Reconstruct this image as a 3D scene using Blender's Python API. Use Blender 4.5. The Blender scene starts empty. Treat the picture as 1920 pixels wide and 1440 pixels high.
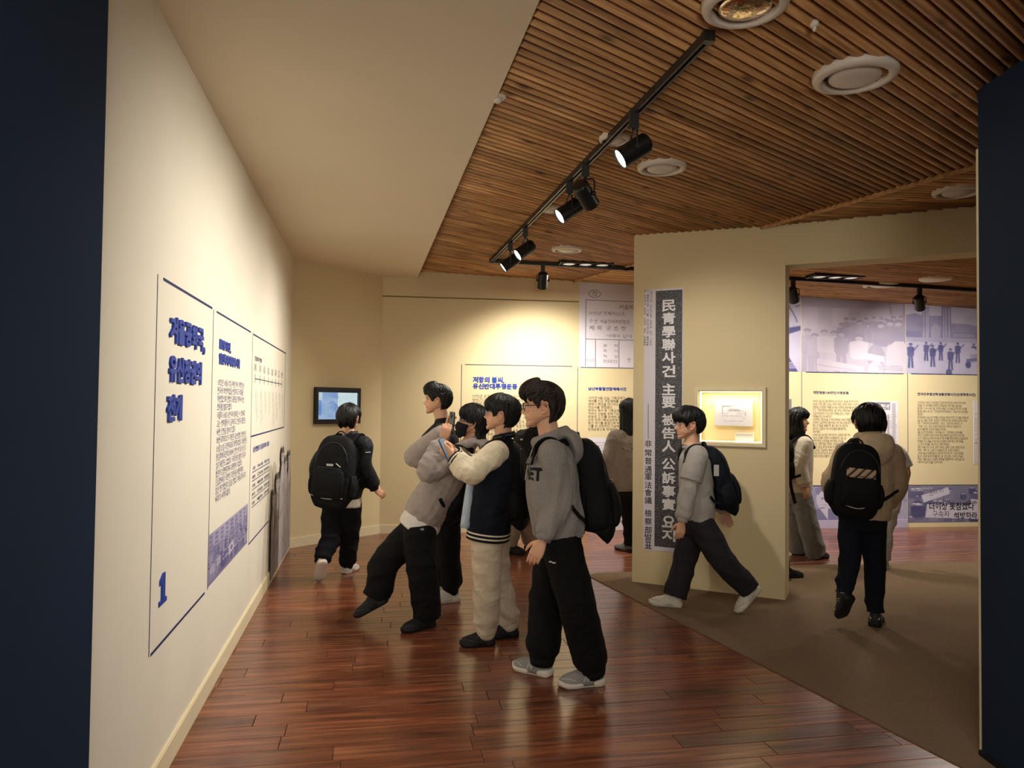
import bpy, math, random
import numpy as np
from mathutils import Vector, Matrix

# ------------------------------------------------------------------ camera, world, exposure
SC = bpy.context.scene
COL = SC.collection
EYE, FPX = 1.52, 1400.0
PITCH, ROLL = math.atan(38 / FPX), 0.0108
_f = Vector((0, math.cos(PITCH), math.sin(PITCH)))
_u0 = Vector((0, -math.sin(PITCH), math.cos(PITCH)))
_r = Vector((1, 0, 0)) * math.cos(ROLL) + _u0 * math.sin(ROLL)
_u = _u0 * math.cos(ROLL) - Vector((1, 0, 0)) * math.sin(ROLL)
cam_d = bpy.data.cameras.new('camera')
cam = bpy.data.objects.new('camera', cam_d)
COL.objects.link(cam)
cam_d.sensor_width = 36.0
cam_d.lens = 36.0 * FPX / 1920.0
cam_d.clip_start = 0.02
cam.matrix_world = Matrix(((_r.x, _u.x, -_f.x, 0), (_r.y, _u.y, -_f.y, 0), (_r.z, _u.z, -_f.z, EYE), (0, 0, 0, 1)))
SC.camera = cam
SC.view_settings.view_transform = 'Standard'
SC.view_settings.look = 'None'
SC.view_settings.gamma = 1.0
SC.view_settings.use_curve_mapping = False
SC.view_settings.exposure = 1.0
SC.cycles.use_denoising = True
SC.cycles.max_bounces = 8
SC.cycles.diffuse_bounces = 5
wd = bpy.data.worlds.new('world')
SC.world = wd
wd.use_nodes = True
wd.node_tree.nodes['Background'].inputs[0].default_value = (1.0, 0.93, 0.84, 1)
wd.node_tree.nodes['Background'].inputs[1].default_value = 0.22


def area_lamp(loc, size, watts, col, tgt):
    d = bpy.data.lights.new('fill_lamp', 'AREA')
    d.shape = 'DISK'
    d.size = size
    d.energy = watts
    d.color = col
    o = bpy.data.objects.new('fill_lamp', d)
    COL.objects.link(o)
    o.location = loc
    o.rotation_euler = (Vector(tgt) - Vector(loc)).to_track_quat('-Z', 'Y').to_euler()
    return o


WARM = (1.0, 0.93, 0.82)
# added fill light behind the camera, aimed up to brighten the soffit
area_lamp((0.4, -2.0, 1.9), 1.5, 38, (1.0, .94, .84), (0.0, 4.0, 2.75))
# added fill lamps just under the ceiling, without fittings, for soft room light
area_lamp((0.9, 1.2, 2.88), 0.35, 11, WARM, (0.9, 1.3, 0))
area_lamp((1.5, 4.4, 2.90), 0.25, 2.5, WARM, (1.5, 4.4, 0))
area_lamp((2.6, 7.6, 2.72), 0.3, 17, WARM, (2.6, 7.6, 0))
area_lamp((4.4, 7.4, 2.66), 0.3, 17, WARM, (4.4, 7.4, 0))
area_lamp((0.6, 8.0, 2.90), 0.2, 7, WARM, (0.6, 8.0, 0))

# ------------------------------------------------------------------ projection helpers (photo -> metres)
CAM0 = Vector((0, 0, EYE))


def ray(px, py):
    return (_f * FPX + _r * (px - 960.0) + _u * (720.0 - py))


def at(px, py, Y):
    d = ray(px, py)
    return CAM0 + d * (Y / d.y)


def flo(px, py, z=0.0):
    d = ray(px, py)
    return CAM0 + d * ((z - EYE) / d.z)


def hgt(px, py, fn):
    z = EYE + 1.46
    for _ in range(12):
        d = ray(px, py)
        p = CAM0 + d * ((z - EYE) / d.z)
        z = fn(p.x, p.y)
    return p


# ------------------------------------------------------------------ object helpers
def obj(name, verts, faces, mats, parent=None, kind=None, smooth=False, mi=None, col=None, colname='tone'):
    me = bpy.data.meshes.new(name)
    v = [tuple(map(float, p)) for p in verts]
    me.from_pydata(v, [], [tuple(int(i) for i in f) for f in faces])
    return _fin(name, me, mats, parent, kind, smooth, mi, col, colname)


def _fin(name, me, mats, parent, kind, smooth, mi=None, col=None, colname='tone'):
    if not isinstance(mats, (list, tuple)):
        mats = [mats]
    for m in mats:
        me.materials.append(m)
    if mi is not None:
        me.polygons.foreach_set('material_index', np.asarray(mi, dtype=np.int32))
    if smooth:
        me.polygons.foreach_set('use_smooth', np.ones(len(me.polygons), dtype=bool))
    if col is not None:                       # one colour per face
        a = me.color_attributes.new(colname, 'FLOAT_COLOR', 'CORNER')
        n = np.zeros(len(me.polygons), dtype=np.int32)
        me.polygons.foreach_get('loop_total', n)
        c = np.repeat(np.asarray(col, dtype=np.float32), n, axis=0)
        a.data.foreach_set('color', c.ravel())
    me.update()
    o = bpy.data.objects.new(name, me)
    COL.objects.link(o)
    if parent is not None:
        o.parent = parent
    if kind:
        o['kind'] = kind
    return o


def tag(o, label, cat, group=None):
    o['label'] = label
    o['category'] = cat
    if group:
        o['group'] = group
    return o


def thing(name, label, cat, loc=(0, 0, 0), group=None):
    o = bpy.data.objects.new(name, None)
    COL.objects.link(o)
    o.empty_display_size = 0.1
    tag(o, label, cat, group)
    o.location = loc
    return o


def put(o, root):
    """parent keeping world coordinates of geometry that was written in world space"""
    o.parent = root
    o.matrix_parent_inverse = Matrix.Translation(-root.location)
    return o


class MB:
    """collects shapes into one mesh"""
    def __init__(s):
        s.v = []
        s.f = []
        s.m = []

    def add(s, v, f, m=0):
        b = len(s.v)
        s.v += [tuple(map(float, p)) for p in v]
        s.f += [tuple(i + b for i in q) for q in f]
        s.m += [m] * len(f)
        return s

    def box(s, x0, x1, y0, y1, z0, z1, M=None, m=0):
        v = [Vector((x, y, z)) for z in (z0, z1) for y in (y0, y1) for x in (x0, x1)]
        if M is not None:
            v = [M @ p for p in v]
        f = [(0, 2, 3, 1), (4, 5, 7, 6), (0, 1, 5, 4), (2, 6, 7, 3), (0, 4, 6, 2), (1, 3, 7, 5)]
        return s.add(v, f, m)

    def build(s, name, mats, root=None, kind=None, smooth=False):
        o = obj(name, s.v, s.f, mats, None, kind, smooth, s.m)
        if root is not None:
            put(o, root)
        return o


def lathe(prof, n=24, M=None, cap=True):
    """prof: list of (r, z)"""
    v, f = [], []
    for r, z in prof:
        for k in range(n):
            a = 2 * math.pi * k / n
            v.append(Vector((r * math.cos(a), r * math.sin(a), z)))
    for i in range(len(prof) - 1):
        for k in range(n):
            a, b = i * n + k, i * n + (k + 1) % n
            f.append((a, b, b + n, a + n))
    if cap:
        f.append(tuple(range(n))[::-1])
        f.append(tuple((len(prof) - 1) * n + k for k in range(n)))
    if M is not None:
        v = [M @ p for p in v]
    return v, f


def catmull(P, n):
    P = np.asarray(P, float)
    Q = np.vstack([2 * P[0] - P[1], P, 2 * P[-1] - P[-2]])
    out = []
    for i in range(1, len(Q) - 2):
        for k in range(n):
            t = k / n
            a, b, c, d = Q[i - 1], Q[i], Q[i + 1], Q[i + 2]
            out.append(0.5 * (2 * b + (c - a) * t + (2 * a - 5 * b + 4 * c - d) * t * t + (3 * b - a - 3 * c + d) * t ** 3))
    out.append(Q[-2])
    return np.array(out)


def tube(path, rad, n=12, ref=(0, 0, 1), smooth=4, cap=True):
    """path Nx3, rad list of r or (a along ref side, b). ring axis a points along ref x tangent-free 'ref' vector"""
    P = np.asarray(path, float)
    R = np.array([(r, r) if np.isscalar(r) else r for r in rad], float)
    if len(R) == 1:
        R = np.repeat(R, len(P), 0)
    if smooth > 1 and len(P) > 2:
        PR = catmull(np.hstack([P, R]), smooth)
        P, R = PR[:, :3], np.maximum(PR[:, 3:], 1e-4)
    ref = np.asarray(ref, float)
    T = np.gradient(P, axis=0)
    T /= np.linalg.norm(T, axis=1)[:, None] + 1e-12
    v, f = [], []
    for i in range(len(P)):
        a = ref - T[i] * ref.dot(T[i])
        if np.linalg.norm(a) < 1e-3:
            a = np.cross(T[i], (0.3, 0.5, 0.8))
        a /= np.linalg.norm(a)
        b = np.cross(T[i], a)
        for k in range(n):
            th = 2 * math.pi * k / n
            v.append(P[i] + a * R[i, 0] * math.cos(th) + b * R[i, 1] * math.sin(th))
    for i in range(len(P) - 1):
        for k in range(n):
            p, q = i * n + k, i * n + (k + 1) % n
            f.append((p, q, q + n, p + n))
    if cap:
        f.append(tuple(range(n))[::-1])
        f.append(tuple((len(P) - 1) * n + k for k in range(n)))
    return v, f


# ------------------------------------------------------------------ materials
def srgb(r, g, b):
    return tuple(((c / 255.0) / 12.92 if c / 255.0 <= 0.04045 else ((c / 255.0 + 0.055) / 1.055) ** 2.4) for c in (r, g, b)) + (1.0,)


def mat(name, col, rough=0.6, spec=0.3, metal=0.0, noise=0.0, nscale=8.0, bump=0.0, bscale=60.0, emit=0.0, stretch=(1, 1, 1), coat=0.0, attr=None, sheen=0.0):
    m = bpy.data.materials.new(name)
    m.use_nodes = True
    nt = m.node_tree
    N, L = nt.nodes, nt.links
    b = N['Principled BSDF']
    b.inputs['Base Color'].default_value = col
    b.inputs['Roughness'].default_value = rough
    b.inputs['Specular IOR Level'].default_value = spec
    b.inputs['Metallic'].default_value = metal
    b.inputs['Coat Weight'].default_value = coat
    b.inputs['Coat Roughness'].default_value = 0.12
    b.inputs['Sheen Weight'].default_value = sheen
    if emit:
        b.inputs['Emission Color'].default_value = col
        b.inputs['Emission Strength'].default_value = emit
    src = None
    if attr:
        a = N.new('ShaderNodeVertexColor')
        a.layer_name = attr
        src = a.outputs[0]
        if noise <= 0:
            L.new(src, b.inputs['Base Color'])
    if noise > 0 or bump > 0:
        tc = N.new('ShaderNodeTexCoord')
        mp = N.new('ShaderNodeMapping')
        mp.inputs['Scale'].default_value = stretch
        L.new(tc.outputs['Object'], mp.inputs[0])
    if noise > 0:
        t = N.new('ShaderNodeTexNoise')
        t.inputs['Scale'].default_value = nscale
        t.inputs['Detail'].default_value = 4
        L.new(mp.outputs[0], t.inputs['Vector'])
        mr = N.new('ShaderNodeMapRange')
        mr.inputs['From Min'].default_value = 0.3
        mr.inputs['From Max'].default_value = 0.7
        mr.inputs['To Min'].default_value = 1 - noise
        mr.inputs['To Max'].default_value = 1 + noise
        L.new(t.outputs[0], mr.inputs[0])
        mx = N.new('ShaderNodeMix')
        mx.data_type = 'RGBA'
        mx.blend_type = 'MULTIPLY'
        mx.inputs[0].default_value = 1.0
        if src is not None:
            L.new(src, mx.inputs[6])
        else:
            mx.inputs[6].default_value = col
        L.new(mr.outputs[0], mx.inputs[7])
        L.new(mx.outputs[2], b.inputs['Base Color'])
    if bump > 0:
        t2 = N.new('ShaderNodeTexNoise')
        t2.inputs['Scale'].default_value = bscale
        t2.inputs['Detail'].default_value = 3
        L.new(mp.outputs[0], t2.inputs['Vector'])
        bp = N.new('ShaderNodeBump')
        bp.inputs['Strength'].default_value = bump
        bp.inputs['Distance'].default_value = 0.01
        L.new(t2.outputs[0], bp.inputs['Height'])
        L.new(bp.outputs[0], b.inputs['Normal'])
    return m


def wood(name, c0, c1, c2, rough, coat=0.0, sx=1.2, sy=14.0, attr=None, knots=True, spec=0.4):
    """grain runs along local X; every object gets its own offset"""
    m = bpy.data.materials.new(name)
    m.use_nodes = True
    nt = m.node_tree
    N, L = nt.nodes, nt.links
    b = N['Principled BSDF']
    b.inputs['Roughness'].default_value = rough
    b.inputs['Specular IOR Level'].default_value = spec
    b.inputs['Coat Weight'].default_value = coat
    b.inputs['Coat Roughness'].default_value = 0.16
    tc = N.new('ShaderNodeTexCoord')
    oi = N.new('ShaderNodeObjectInfo')
    mul = N.new('ShaderNodeMath')
    mul.operation = 'MULTIPLY'
    mul.inputs[1].default_value = 37.0
    L.new(oi.outputs['Random'], mul.inputs[0])
    cb = N.new('ShaderNodeCombineXYZ')
    for i in range(3):
        L.new(mul.outputs[0], cb.inputs[i])
    ad = N.new('ShaderNodeVectorMath')
    ad.operation = 'ADD'
    L.new(tc.outputs['Object'], ad.inputs[0])
    L.new(cb.outputs[0], ad.inputs[1])
    mp = N.new('ShaderNodeMapping')
    mp.inputs['Scale'].default_value = (sx, sy, sy)
    L.new(ad.outputs[0], mp.inputs[0])
    t = N.new('ShaderNodeTexNoise')
    t.inputs['Scale'].default_value = 2.2
    t.inputs['Detail'].default_value = 6
    t.inputs['Distortion'].default_value = 0.6
    L.new(mp.outputs[0], t.inputs['Vector'])
    rp = N.new('ShaderNodeValToRGB')
    e = rp.color_ramp.elements
    e[0].position, e[0].color = 0.3, c0
    e[1].position, e[1].color = 0.72, c2
    q = e.new(0.5)
    q.color = c1
    L.new(t.outputs[0], rp.inputs[0])
    mx = N.new('ShaderNodeMix')
    mx.data_type = 'RGBA'
    mx.blend_type = 'MULTIPLY'
    mx.inputs[0].default_value = 1.0
    L.new(rp.outputs[0], mx.inputs[6])
    if attr:
        a = N.new('ShaderNodeVertexColor')
        a.layer_name = attr
        L.new(a.outputs[0], mx.inputs[7])
    else:
        mr = N.new('ShaderNodeMapRange')
        mr.inputs['To Min'].default_value = 0.72
        mr.inputs['To Max'].default_value = 1.18
        L.new(oi.outputs['Random'], mr.inputs[0])
        L.new(mr.outputs[0], mx.inputs[7])
    out = mx.outputs[2]
    if knots:
        vo = N.new('ShaderNodeTexVoronoi')
        vo.inputs['Scale'].default_value = 1.0
        mp2 = N.new('ShaderNodeMapping')
        mp2.inputs['Scale'].default_value = (3.2, 9, 9)
        L.new(ad.outputs[0], mp2.inputs[0])
        L.new(mp2.outputs[0], vo.inputs['Vector'])
        r2 = N.new('ShaderNodeMapRange')
        r2.inputs['From Min'].default_value = 0.06
        r2.inputs['From Max'].default_value = 0.2
        r2.inputs['To Min'].default_value = 0.35
        r2.inputs['To Max'].default_value = 1.0
        L.new(vo.outputs['Distance'], r2.inputs[0])
        m3 = N.new('ShaderNodeMix')
        m3.data_type = 'RGBA'
        m3.blend_type = 'MULTIPLY'
        m3.inputs[0].default_value = 1.0
        L.new(out, m3.inputs[6])
        L.new(r2.outputs[0], m3.inputs[7])
        out = m3.outputs[2]
    L.new(out, b.inputs['Base Color'])
    bp = N.new('ShaderNodeBump')
    bp.inputs['Strength'].default_value = 0.08
    bp.inputs['Distance'].default_value = 0.004
    L.new(t.outputs[0], bp.inputs['Height'])
    L.new(bp.outputs[0], b.inputs['Normal'])
    return m


M_IVORY = mat('ivory_wall_paint', srgb(224, 216, 198), 0.75, 0.2, noise=0.015, nscale=3, bump=0.03, bscale=180)
M_CREAM = mat('cream_wall_paint', srgb(214, 197, 156), 0.75, 0.2, noise=0.015, nscale=3, bump=0.03, bscale=180)
M_SOFFIT = mat('soffit_paint', srgb(226, 213, 186), 0.85, 0.15, noise=0.015, nscale=2, bump=0.03, bscale=180)
M_NAVY = mat('navy_wall_paint', srgb(29, 42, 62), 0.8, 0.12, noise=0.05, nscale=2, bump=0.08, bscale=220)
M_SLAT = wood('ceiling_slat_wood', srgb(146, 104, 62), srgb(186, 138, 88), srgb(214, 168, 114), 0.55)
M_BACK = mat('dark_gap', srgb(38, 24, 14), 0.9, 0.1)
M_PLANK = wood('floor_plank_wood', srgb(74, 38, 24), srgb(114, 62, 40), srgb(152, 94, 62), 0.31, 0.4, 1.0, 16.0, 'tone', False)
M_JOINT = mat('floor_joint', srgb(28, 12, 8), 0.8, 0.1)
M_CARPET = mat('carpet_pile', srgb(142, 118, 92), 1.0, 0.0, noise=0.10, nscale=60, bump=0.9, bscale=420, sheen=0.1)
M_BLACK = mat('black_metal', srgb(22, 22, 23), 0.4, 0.5, bump=0.02)
M_WHITE = mat('white_plastic', srgb(215, 205, 190), 0.45, 0.4, noise=0.02)
M_GREYIN = mat('diffuser_inner', srgb(70, 60, 50), 0.7, 0.2, noise=0.05)
M_LENS = mat('lamp_lens', (1.0, 0.95, 0.86, 1), 0.4, 0.3, emit=14.0)
M_BLUE = mat('royal_blue_lettering', srgb(38, 62, 148), 0.5, 0.3, noise=0.03)
M_NAVYINK = mat('navy_ink', srgb(44, 48, 92), 0.6, 0.2, noise=0.03)
M_INK = mat('grey_blue_ink', srgb(66, 66, 92), 0.7, 0.2, noise=0.03)
M_DARKINK = mat('black_ink', srgb(40, 38, 42), 0.7, 0.2, noise=0.03)
M_PRINT = mat('printed_vinyl', (1, 1, 1, 1), 0.55, 0.25, attr='tone')
M_PAPER = mat('printed_paper', srgb(214, 208, 216), 0.7, 0.2, noise=0.015, nscale=2)
M_WHITEINK = mat('white_ink', srgb(226, 224, 226), 0.6, 0.2)
M_TRIM = mat('cream_trim', srgb(220, 206, 172), 0.6, 0.3, noise=0.01)

# ------------------------------------------------------------------ walls as planes
class Wall:
    def __init__(s, A, B):
        s.O = Vector((A.x, A.y, 0))
        d = Vector((B.x - A.x, B.y - A.y, 0))
        s.len = d.length
        s.u = d.normalized()
        s.z = Vector((0, 0, 1))
        s.n = s.u.cross(s.z)

    def hit(s, px, py):
        d = ray(px, py)
        t = (s.O - CAM0).dot(s.n) / d.dot(s.n)
        p = CAM0 + d * t
        return ((p - s.O).dot(s.u), p.z)

    def P(s, a, z, out=0.0):
        return s.O + s.u * a + s.z * z + s.n * out

    def M(s, a=0.0, z=0.0, out=0.0):
        p = s.P(a, z, out)
        return Matrix(((s.u.x, s.z.x, s.n.x, p.x), (s.u.y, s.z.y, s.n.y, p.y), (s.u.z, s.z.z, s.n.z, p.z), (0, 0, 0, 1)))


pL0, pL1 = flo(310, 1440), flo(540, 1028)
WL = Wall(pL0, pL1)
pB0, pB1 = flo(711, 1000), flo(1838, 987)
WD = Wall(pL1, pB0)
WB = Wall(pB0, pB1)
WP = Wall(flo(1185, 1092), flo(1472, 1127))
Z_SOF = EYE + 1.485


def zN(x, y):
    return EYE + 1.472 - 0.030 * x + 0.006 * y


FB = hgt(1072, 528, zN)      # fold line ends
FE = hgt(1827, 312, zN)


def plane_fn(a, b, c):
    n = (b - a).cross(c - a)
    return lambda x, y: a.z - (n.x * (x - a.x) + n.y * (y - a.y)) / n.z


_g = WP.P(3.9, 0)
zF1 = plane_fn(FB, FE, Vector((_g.x, _g.y, EYE + 1.45)))
_b = WB.P(*WB.hit(1838, 580))
zF2 = plane_fn(FB, hgt(1450, 418, zN), _b)
H_PART = EYE + 1.455

# left wall (from behind the navy return to the corner), thickness behind the face
def wall_slab(name, W, a0, a1, z0, z1, m, th=0.15):
    b = MB()
    b.box(a0, a1, z0, z1, -th, 0.0, W.M())
    return b.build(name, m, None, 'structure')


a_navy = WL.hit(185, 720)[0] - 0.04
wall_slab('wall_left', WL, a_navy, WL.len + 0.0, 0, Z_SOF + 0.3, M_IVORY)
wall_slab('wall_corner', WD, -0.02, WD.len + 0.02, 0, Z_SOF + 0.3, M_CREAM)
wall_slab('wall_back', WB, -0.02, 9.0, 0, 3.4, M_CREAM)

# baseboards with a bright top ledge
def baseboard(name, W, a0, a1, h=0.10, t=0.014, m=M_TRIM):
    b = MB()
    b.box(a0, a1, 0, h - 0.006, 0, t, W.M())
    b.box(a0, a1, h - 0.006, h, 0, t - 0.004, W.M())
    return b.build(name, m, None, 'structure')


baseboard('baseboard_left', WL, a_navy, WL.len)
baseboard('baseboard_corner', WD, 0.004, WD.len)
baseboard('baseboard_back', WB, 0.004, WB.hit(1090, 990)[0])
# thin cornice line on the back wall, a strip darker than the paint
a0, z0 = WB.hit(712, 555)
a1, z1 = WB.hit(1085, 570)
b = MB()
b.box(a0, a1, z0 - 0.006, z0 + 0.006, -0.004, 0.006, WB.M())
b.build('trim_1', mat('cornice_line', srgb(120, 104, 72), 0.8, 0.1), None, 'structure')

# soffit: dropped cream slab from the left wall to its free edge
e0, e1 = flo(1012, 0, Z_SOF), flo(783, 520, Z_SOF)
ed = (e1 - e0).normalized()
eN, eF = e0 - ed * 4.0, e1 + ed * 0.35
wN = WL.P(-4.5, 0)
pts = [(wN.x, wN.y), (eN.x, eN.y), (eF.x, eF.y), (WB.P(-0.1, 0, -0.1).x, WB.P(-0.1, 0, -0.1).y), (pL1.x - 0.1, pL1.y + 0.1)]
n = len(pts)
v = [(x, y, Z_SOF) for x, y in pts] + [(x, y, Z_SOF + 0.45) for x, y in pts]
f = [tuple(range(n))[::-1], tuple(range(n, 2 * n))] + [(i, (i + 1) % n, (i + 1) % n + n, i + n) for i in range(n)]
obj('ceiling_soffit', v, f, M_SOFFIT, None, 'structure')

# partition with its opening and the hole for the display case
sa, za = WP.hit(1309, 731)
sb, zb = WP.hit(1431, 833.5)
s_open = WP.len
z_open = WP.hit(1474, 497)[1]
TH = 0.25
us = [0.0, sa, sb, s_open, 4.6]
zs = [0.0075, zb, za, z_open, H_PART + 0.12]
b = MB()
fill = lambda i, j: 0 <= i < 4 and 0 <= j < 4 and not (i == 1 and j == 1) and not (i == 3 and j < 3)
Mw = WP.M()
idx = {}
vv, ff = [], []


def vid(i, j, k):
    if (i, j, k) not in idx:
        idx[(i, j, k)] = len(vv)
        vv.append(Mw @ Vector((us[i], zs[j], -TH * k)))
    return idx[(i, j, k)]


for i in range(4):
    for j in range(4):
        if not fill(i, j):
            continue
        ff.append((vid(i, j, 0), vid(i + 1, j, 0), vid(i + 1, j + 1, 0), vid(i, j + 1, 0)))
        ff.append((vid(i, j, 1), vid(i, j + 1, 1), vid(i + 1, j + 1, 1), vid(i + 1, j, 1)))
        if not fill(i - 1, j):
            ff.append((vid(i, j, 0), vid(i, j + 1, 0), vid(i, j + 1, 1), vid(i, j, 1)))
        if not fill(i + 1, j):
            ff.append((vid(i + 1, j, 0), vid(i + 1, j, 1), vid(i + 1, j + 1, 1), vid(i + 1, j + 1, 0)))
        if not fill(i, j - 1):
            ff.append((vid(i, j, 0), vid(i, j, 1), vid(i + 1, j, 1), vid(i + 1, j, 0)))
        if not fill(i, j + 1):
            ff.append((vid(i, j + 1, 0), vid(i + 1, j + 1, 0), vid(i + 1, j + 1, 1), vid(i, j + 1, 1)))
obj('wall_partition', vv, ff, M_CREAM, None, 'structure')

# navy entrance walls on both sides of the camera
nr = flo(1841, 1418)
X_NR, Y_NR = nr.x, nr.y
b = MB()
b.box(X_NR, X_NR + 0.22, -1.5, Y_NR, 0.008, zN(X_NR, Y_NR) + 0.05)
b.build('wall_right', M_NAVY, None, 'structure')
b = MB()
b.box(X_NR - 0.016, X_NR, -1.5, Y_NR - 0.002, 0.008, 0.03)
b.build('baseboard_right', mat('black_skirting', srgb(20, 22, 26), 0.5), None, 'structure')
b = MB()
b.box(X_NR + 0.0, X_NR + 0.22, Y_NR, Y_NR + 0.016, 0.008, EYE + 1.168)
b.build('trim_2', M_TRIM, None, 'structure')
ln = at(185, 720, 2.2)
b = MB()
b.box(ln.x - 0.9, ln.x, -1.5, 2.2, 0.0, Z_SOF + 0.2)
b.build('wall_entrance', M_NAVY, None, 'structure')
# walls that close the room outside the picture
b = MB()
b.box(-6, 9.5, -2.6, -2.45, 0, 3.6)
b.build('wall_behind', M_CREAM, None, 'structure')
b = MB()
b.box(9.2, 9.35, -2.6, 12, 0, 3.6)
b.build('wall_far_right', M_CREAM, None, 'structure')

# ------------------------------------------------------------------ wooden slat ceiling
def clip(poly, p0, d, n):
    """intervals of the line p0+t*d inside polygon"""
    ts = []
    m = len(poly)
    for i in range(m):
        a, c = poly[i], poly[(i + 1) % m]
        sa_, sc_ = (a - p0).dot(n), (c - p0).dot(n)
        if (sa_ > 0) != (sc_ > 0):
            k = sa_ / (sa_ - sc_)
            ts.append(((a + (c - a) * k) - p0).dot(d))
    ts.sort()
    return [(ts[i], ts[i + 1]) for i in range(0, len(ts) - 1, 2)]


V2 = lambda x, y: Vector((x, y))
ceil_root = None
polyN = [V2(eN.x + 1.0, eN.y) if False else V2(eN.x, eN.y), V2(eF.x, eF.y + 0.1), V2(FB.x, FB.y + 0.05), V2(FE.x, FE.y)]
fd = V2(FE.x - FB.x, FE.y - FB.y).normalized()
k_ = (Y_NR + 0.05 - FE.y) / fd.y
fR = V2(FE.x + fd.x * k_, Y_NR + 0.05)
polyN += [fR, V2(X_NR + 0.1, Y_NR + 0.05), V2(X_NR + 0.1, -1.3), V2(eN.x, -1.3)]
# fold vs partition plane
t_ = (WP.O.xy - V2(FB.x, FB.y)).dot(WP.n.xy) / fd.dot(WP.n.xy)
fP = V2(FB.x, FB.y) + fd * t_
pw = lambda a, o=0.0: V2(WP.P(a, 0, o).x, WP.P(a, 0, o).y)
polyF1 = [fP, V2(FE.x, FE.y), fR, V2(6.5, fR.y), pw(4.6)]
wb = lambda a: V2(WB.P(a, 0).x, WB.P(a, 0).y)
polyF2 = [V2(FB.x, FB.y), fP, pw(4.6, -0.1), wb(8.2)]
# backing board above the slats
vb, fb = [], []
for poly, fn in ((polyN, zN), (polyF1, zF1), (polyF2, zF2)):
    i0 = len(vb)
    vb += [(p.x, p.y, fn(p.x, p.y) + 0.04) for p in poly]
    vb += [(p.x, p.y, fn(p.x, p.y) + 0.06) for p in poly]
    m_ = len(poly)
    fb.append(tuple(range(i0, i0 + m_)))
    fb.append(tuple(range(i0 + m_, i0 + 2 * m_))[::-1])
    fb += [(i0 + i, i0 + i + m_, i0 + (i + 1) % m_ + m_, i0 + (i + 1) % m_) for i in range(m_)]
ceiling = obj('ceiling', vb, fb, M_BACK, None, 'structure')
# a plain lid well above, so no light leaks in
b = MB()
b.box(-6, 9.5, -2.6, 12, 3.55, 3.6)
b.build('ceiling_lid', M_BACK, None, 'structure')
random.seed(4)


def slats(poly, fn, d, pitch, w, h):
    d = d.normalized()
    n = V2(-d.y, d.x)
    ks = [p.dot(n) for p in poly]
    k = min(ks) + pitch * 0.5
    while k < max(ks):
        for t0, t1 in clip(poly, n * k, d, n):
            if t1 - t0 < 0.05:
                continue
            p, q = n * k + d * t0, n * k + d * t1
            P0, P1 = Vector((p.x, p.y, fn(p.x, p.y))), Vector((q.x, q.y, fn(q.x, q.y)))
            X = (P1 - P0).normalized()
            Yv = Vector((n.x, n.y, 0))
            Zv = X.cross(Yv)
            L_ = (P1 - P0).length
            dz = random.uniform(-0.0015, 0.0015)
            prof = [(-w, h), (-w, h * 0.45), (-w * 0.72, h * 0.12), (0, 0), (w * 0.72, h * 0.12), (w, h * 0.45), (w, h)]
            v_ = [(x, y, z + dz) for x in (0, L_) for y, z in prof]
            m_ = len(prof)
            f_ = [(i, i + m_, i + m_ + 1, i + 1) for i in range(m_ - 1)]
            f_ += [tuple(range(m_)), tuple(range(m_, 2 * m_))[::-1], (0, m_ - 1, 2 * m_ - 1, m_)]
            o = obj('slat', v_, f_, M_SLAT, ceiling)
            o.matrix_world = Matrix(((X.x, Yv.x, Zv.x, P0.x), (X.y, Yv.y, Zv.y, P0.y), (X.z, Yv.z, Zv.z, P0.z), (0, 0, 0, 1)))
            for pl in o.data.polygons[:m_ - 1]:
                pl.use_smooth = True
        k += pitch


slats(polyN, zN, V2(math.sin(math.radians(51)), math.cos(math.radians(51))), 0.0555, 0.0215, 0.042)
slats(polyF1, zF1, WB.u.xy, 0.0555, 0.0220, 0.036)
slats(polyF2, zF2, WB.u.xy, 0.0555, 0.0220, 0.036)
# edge batten along the fold
b = MB()
P0, P1 = Vector((FB.x, FB.y, zN(FB.x, FB.y))), Vector((fR.x, fR.y, zN(fR.x, fR.y)))
v, f = tube([P0, P1], [(0.02, 0.012)], 6, (0, 0, 1), 1)
obj('trim_3', v, f, M_SLAT, None, 'structure')

# ------------------------------------------------------------------ floor
b = MB()
b.box(-6, 9.5, -2.6, 12, -0.1, -0.012)
floor = b.build('floor', M_JOINT, None, 'structure')
PU = Vector((math.sin(math.radians(79.5)), math.cos(math.radians(79.5)), 0))
PV = Vector((-PU.y, PU.x, 0))
cr = [flo(1104, 1081), flo(1108, 1078), flo(1120, 1075.5), flo(1150, 1074.4), flo(1185, 1073)]
c_e = flo(1838, 1056)
cr += [flo(1480, 1061), c_e + (c_e - flo(1480, 1061)).normalized() * 2.5]
c_n = flo(1500, 1284)
cr_near = c_n + (c_n - flo(1104, 1081)).normalized() * 4.2
cr += [Vector((8.5, cr_near.y, 0)), cr_near]
cpoly = [V2(p.x, p.y) for p in cr]


def inside(p, poly):
    r = False
    for i in range(len(poly)):
        a, c = poly[i], poly[i - 1]
        if (a.y > p.y) != (c.y > p.y) and p.x < (c.x - a.x) * (p.y - a.y) / (c.y - a.y) + a.x:
            r = not r
    return r


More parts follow.
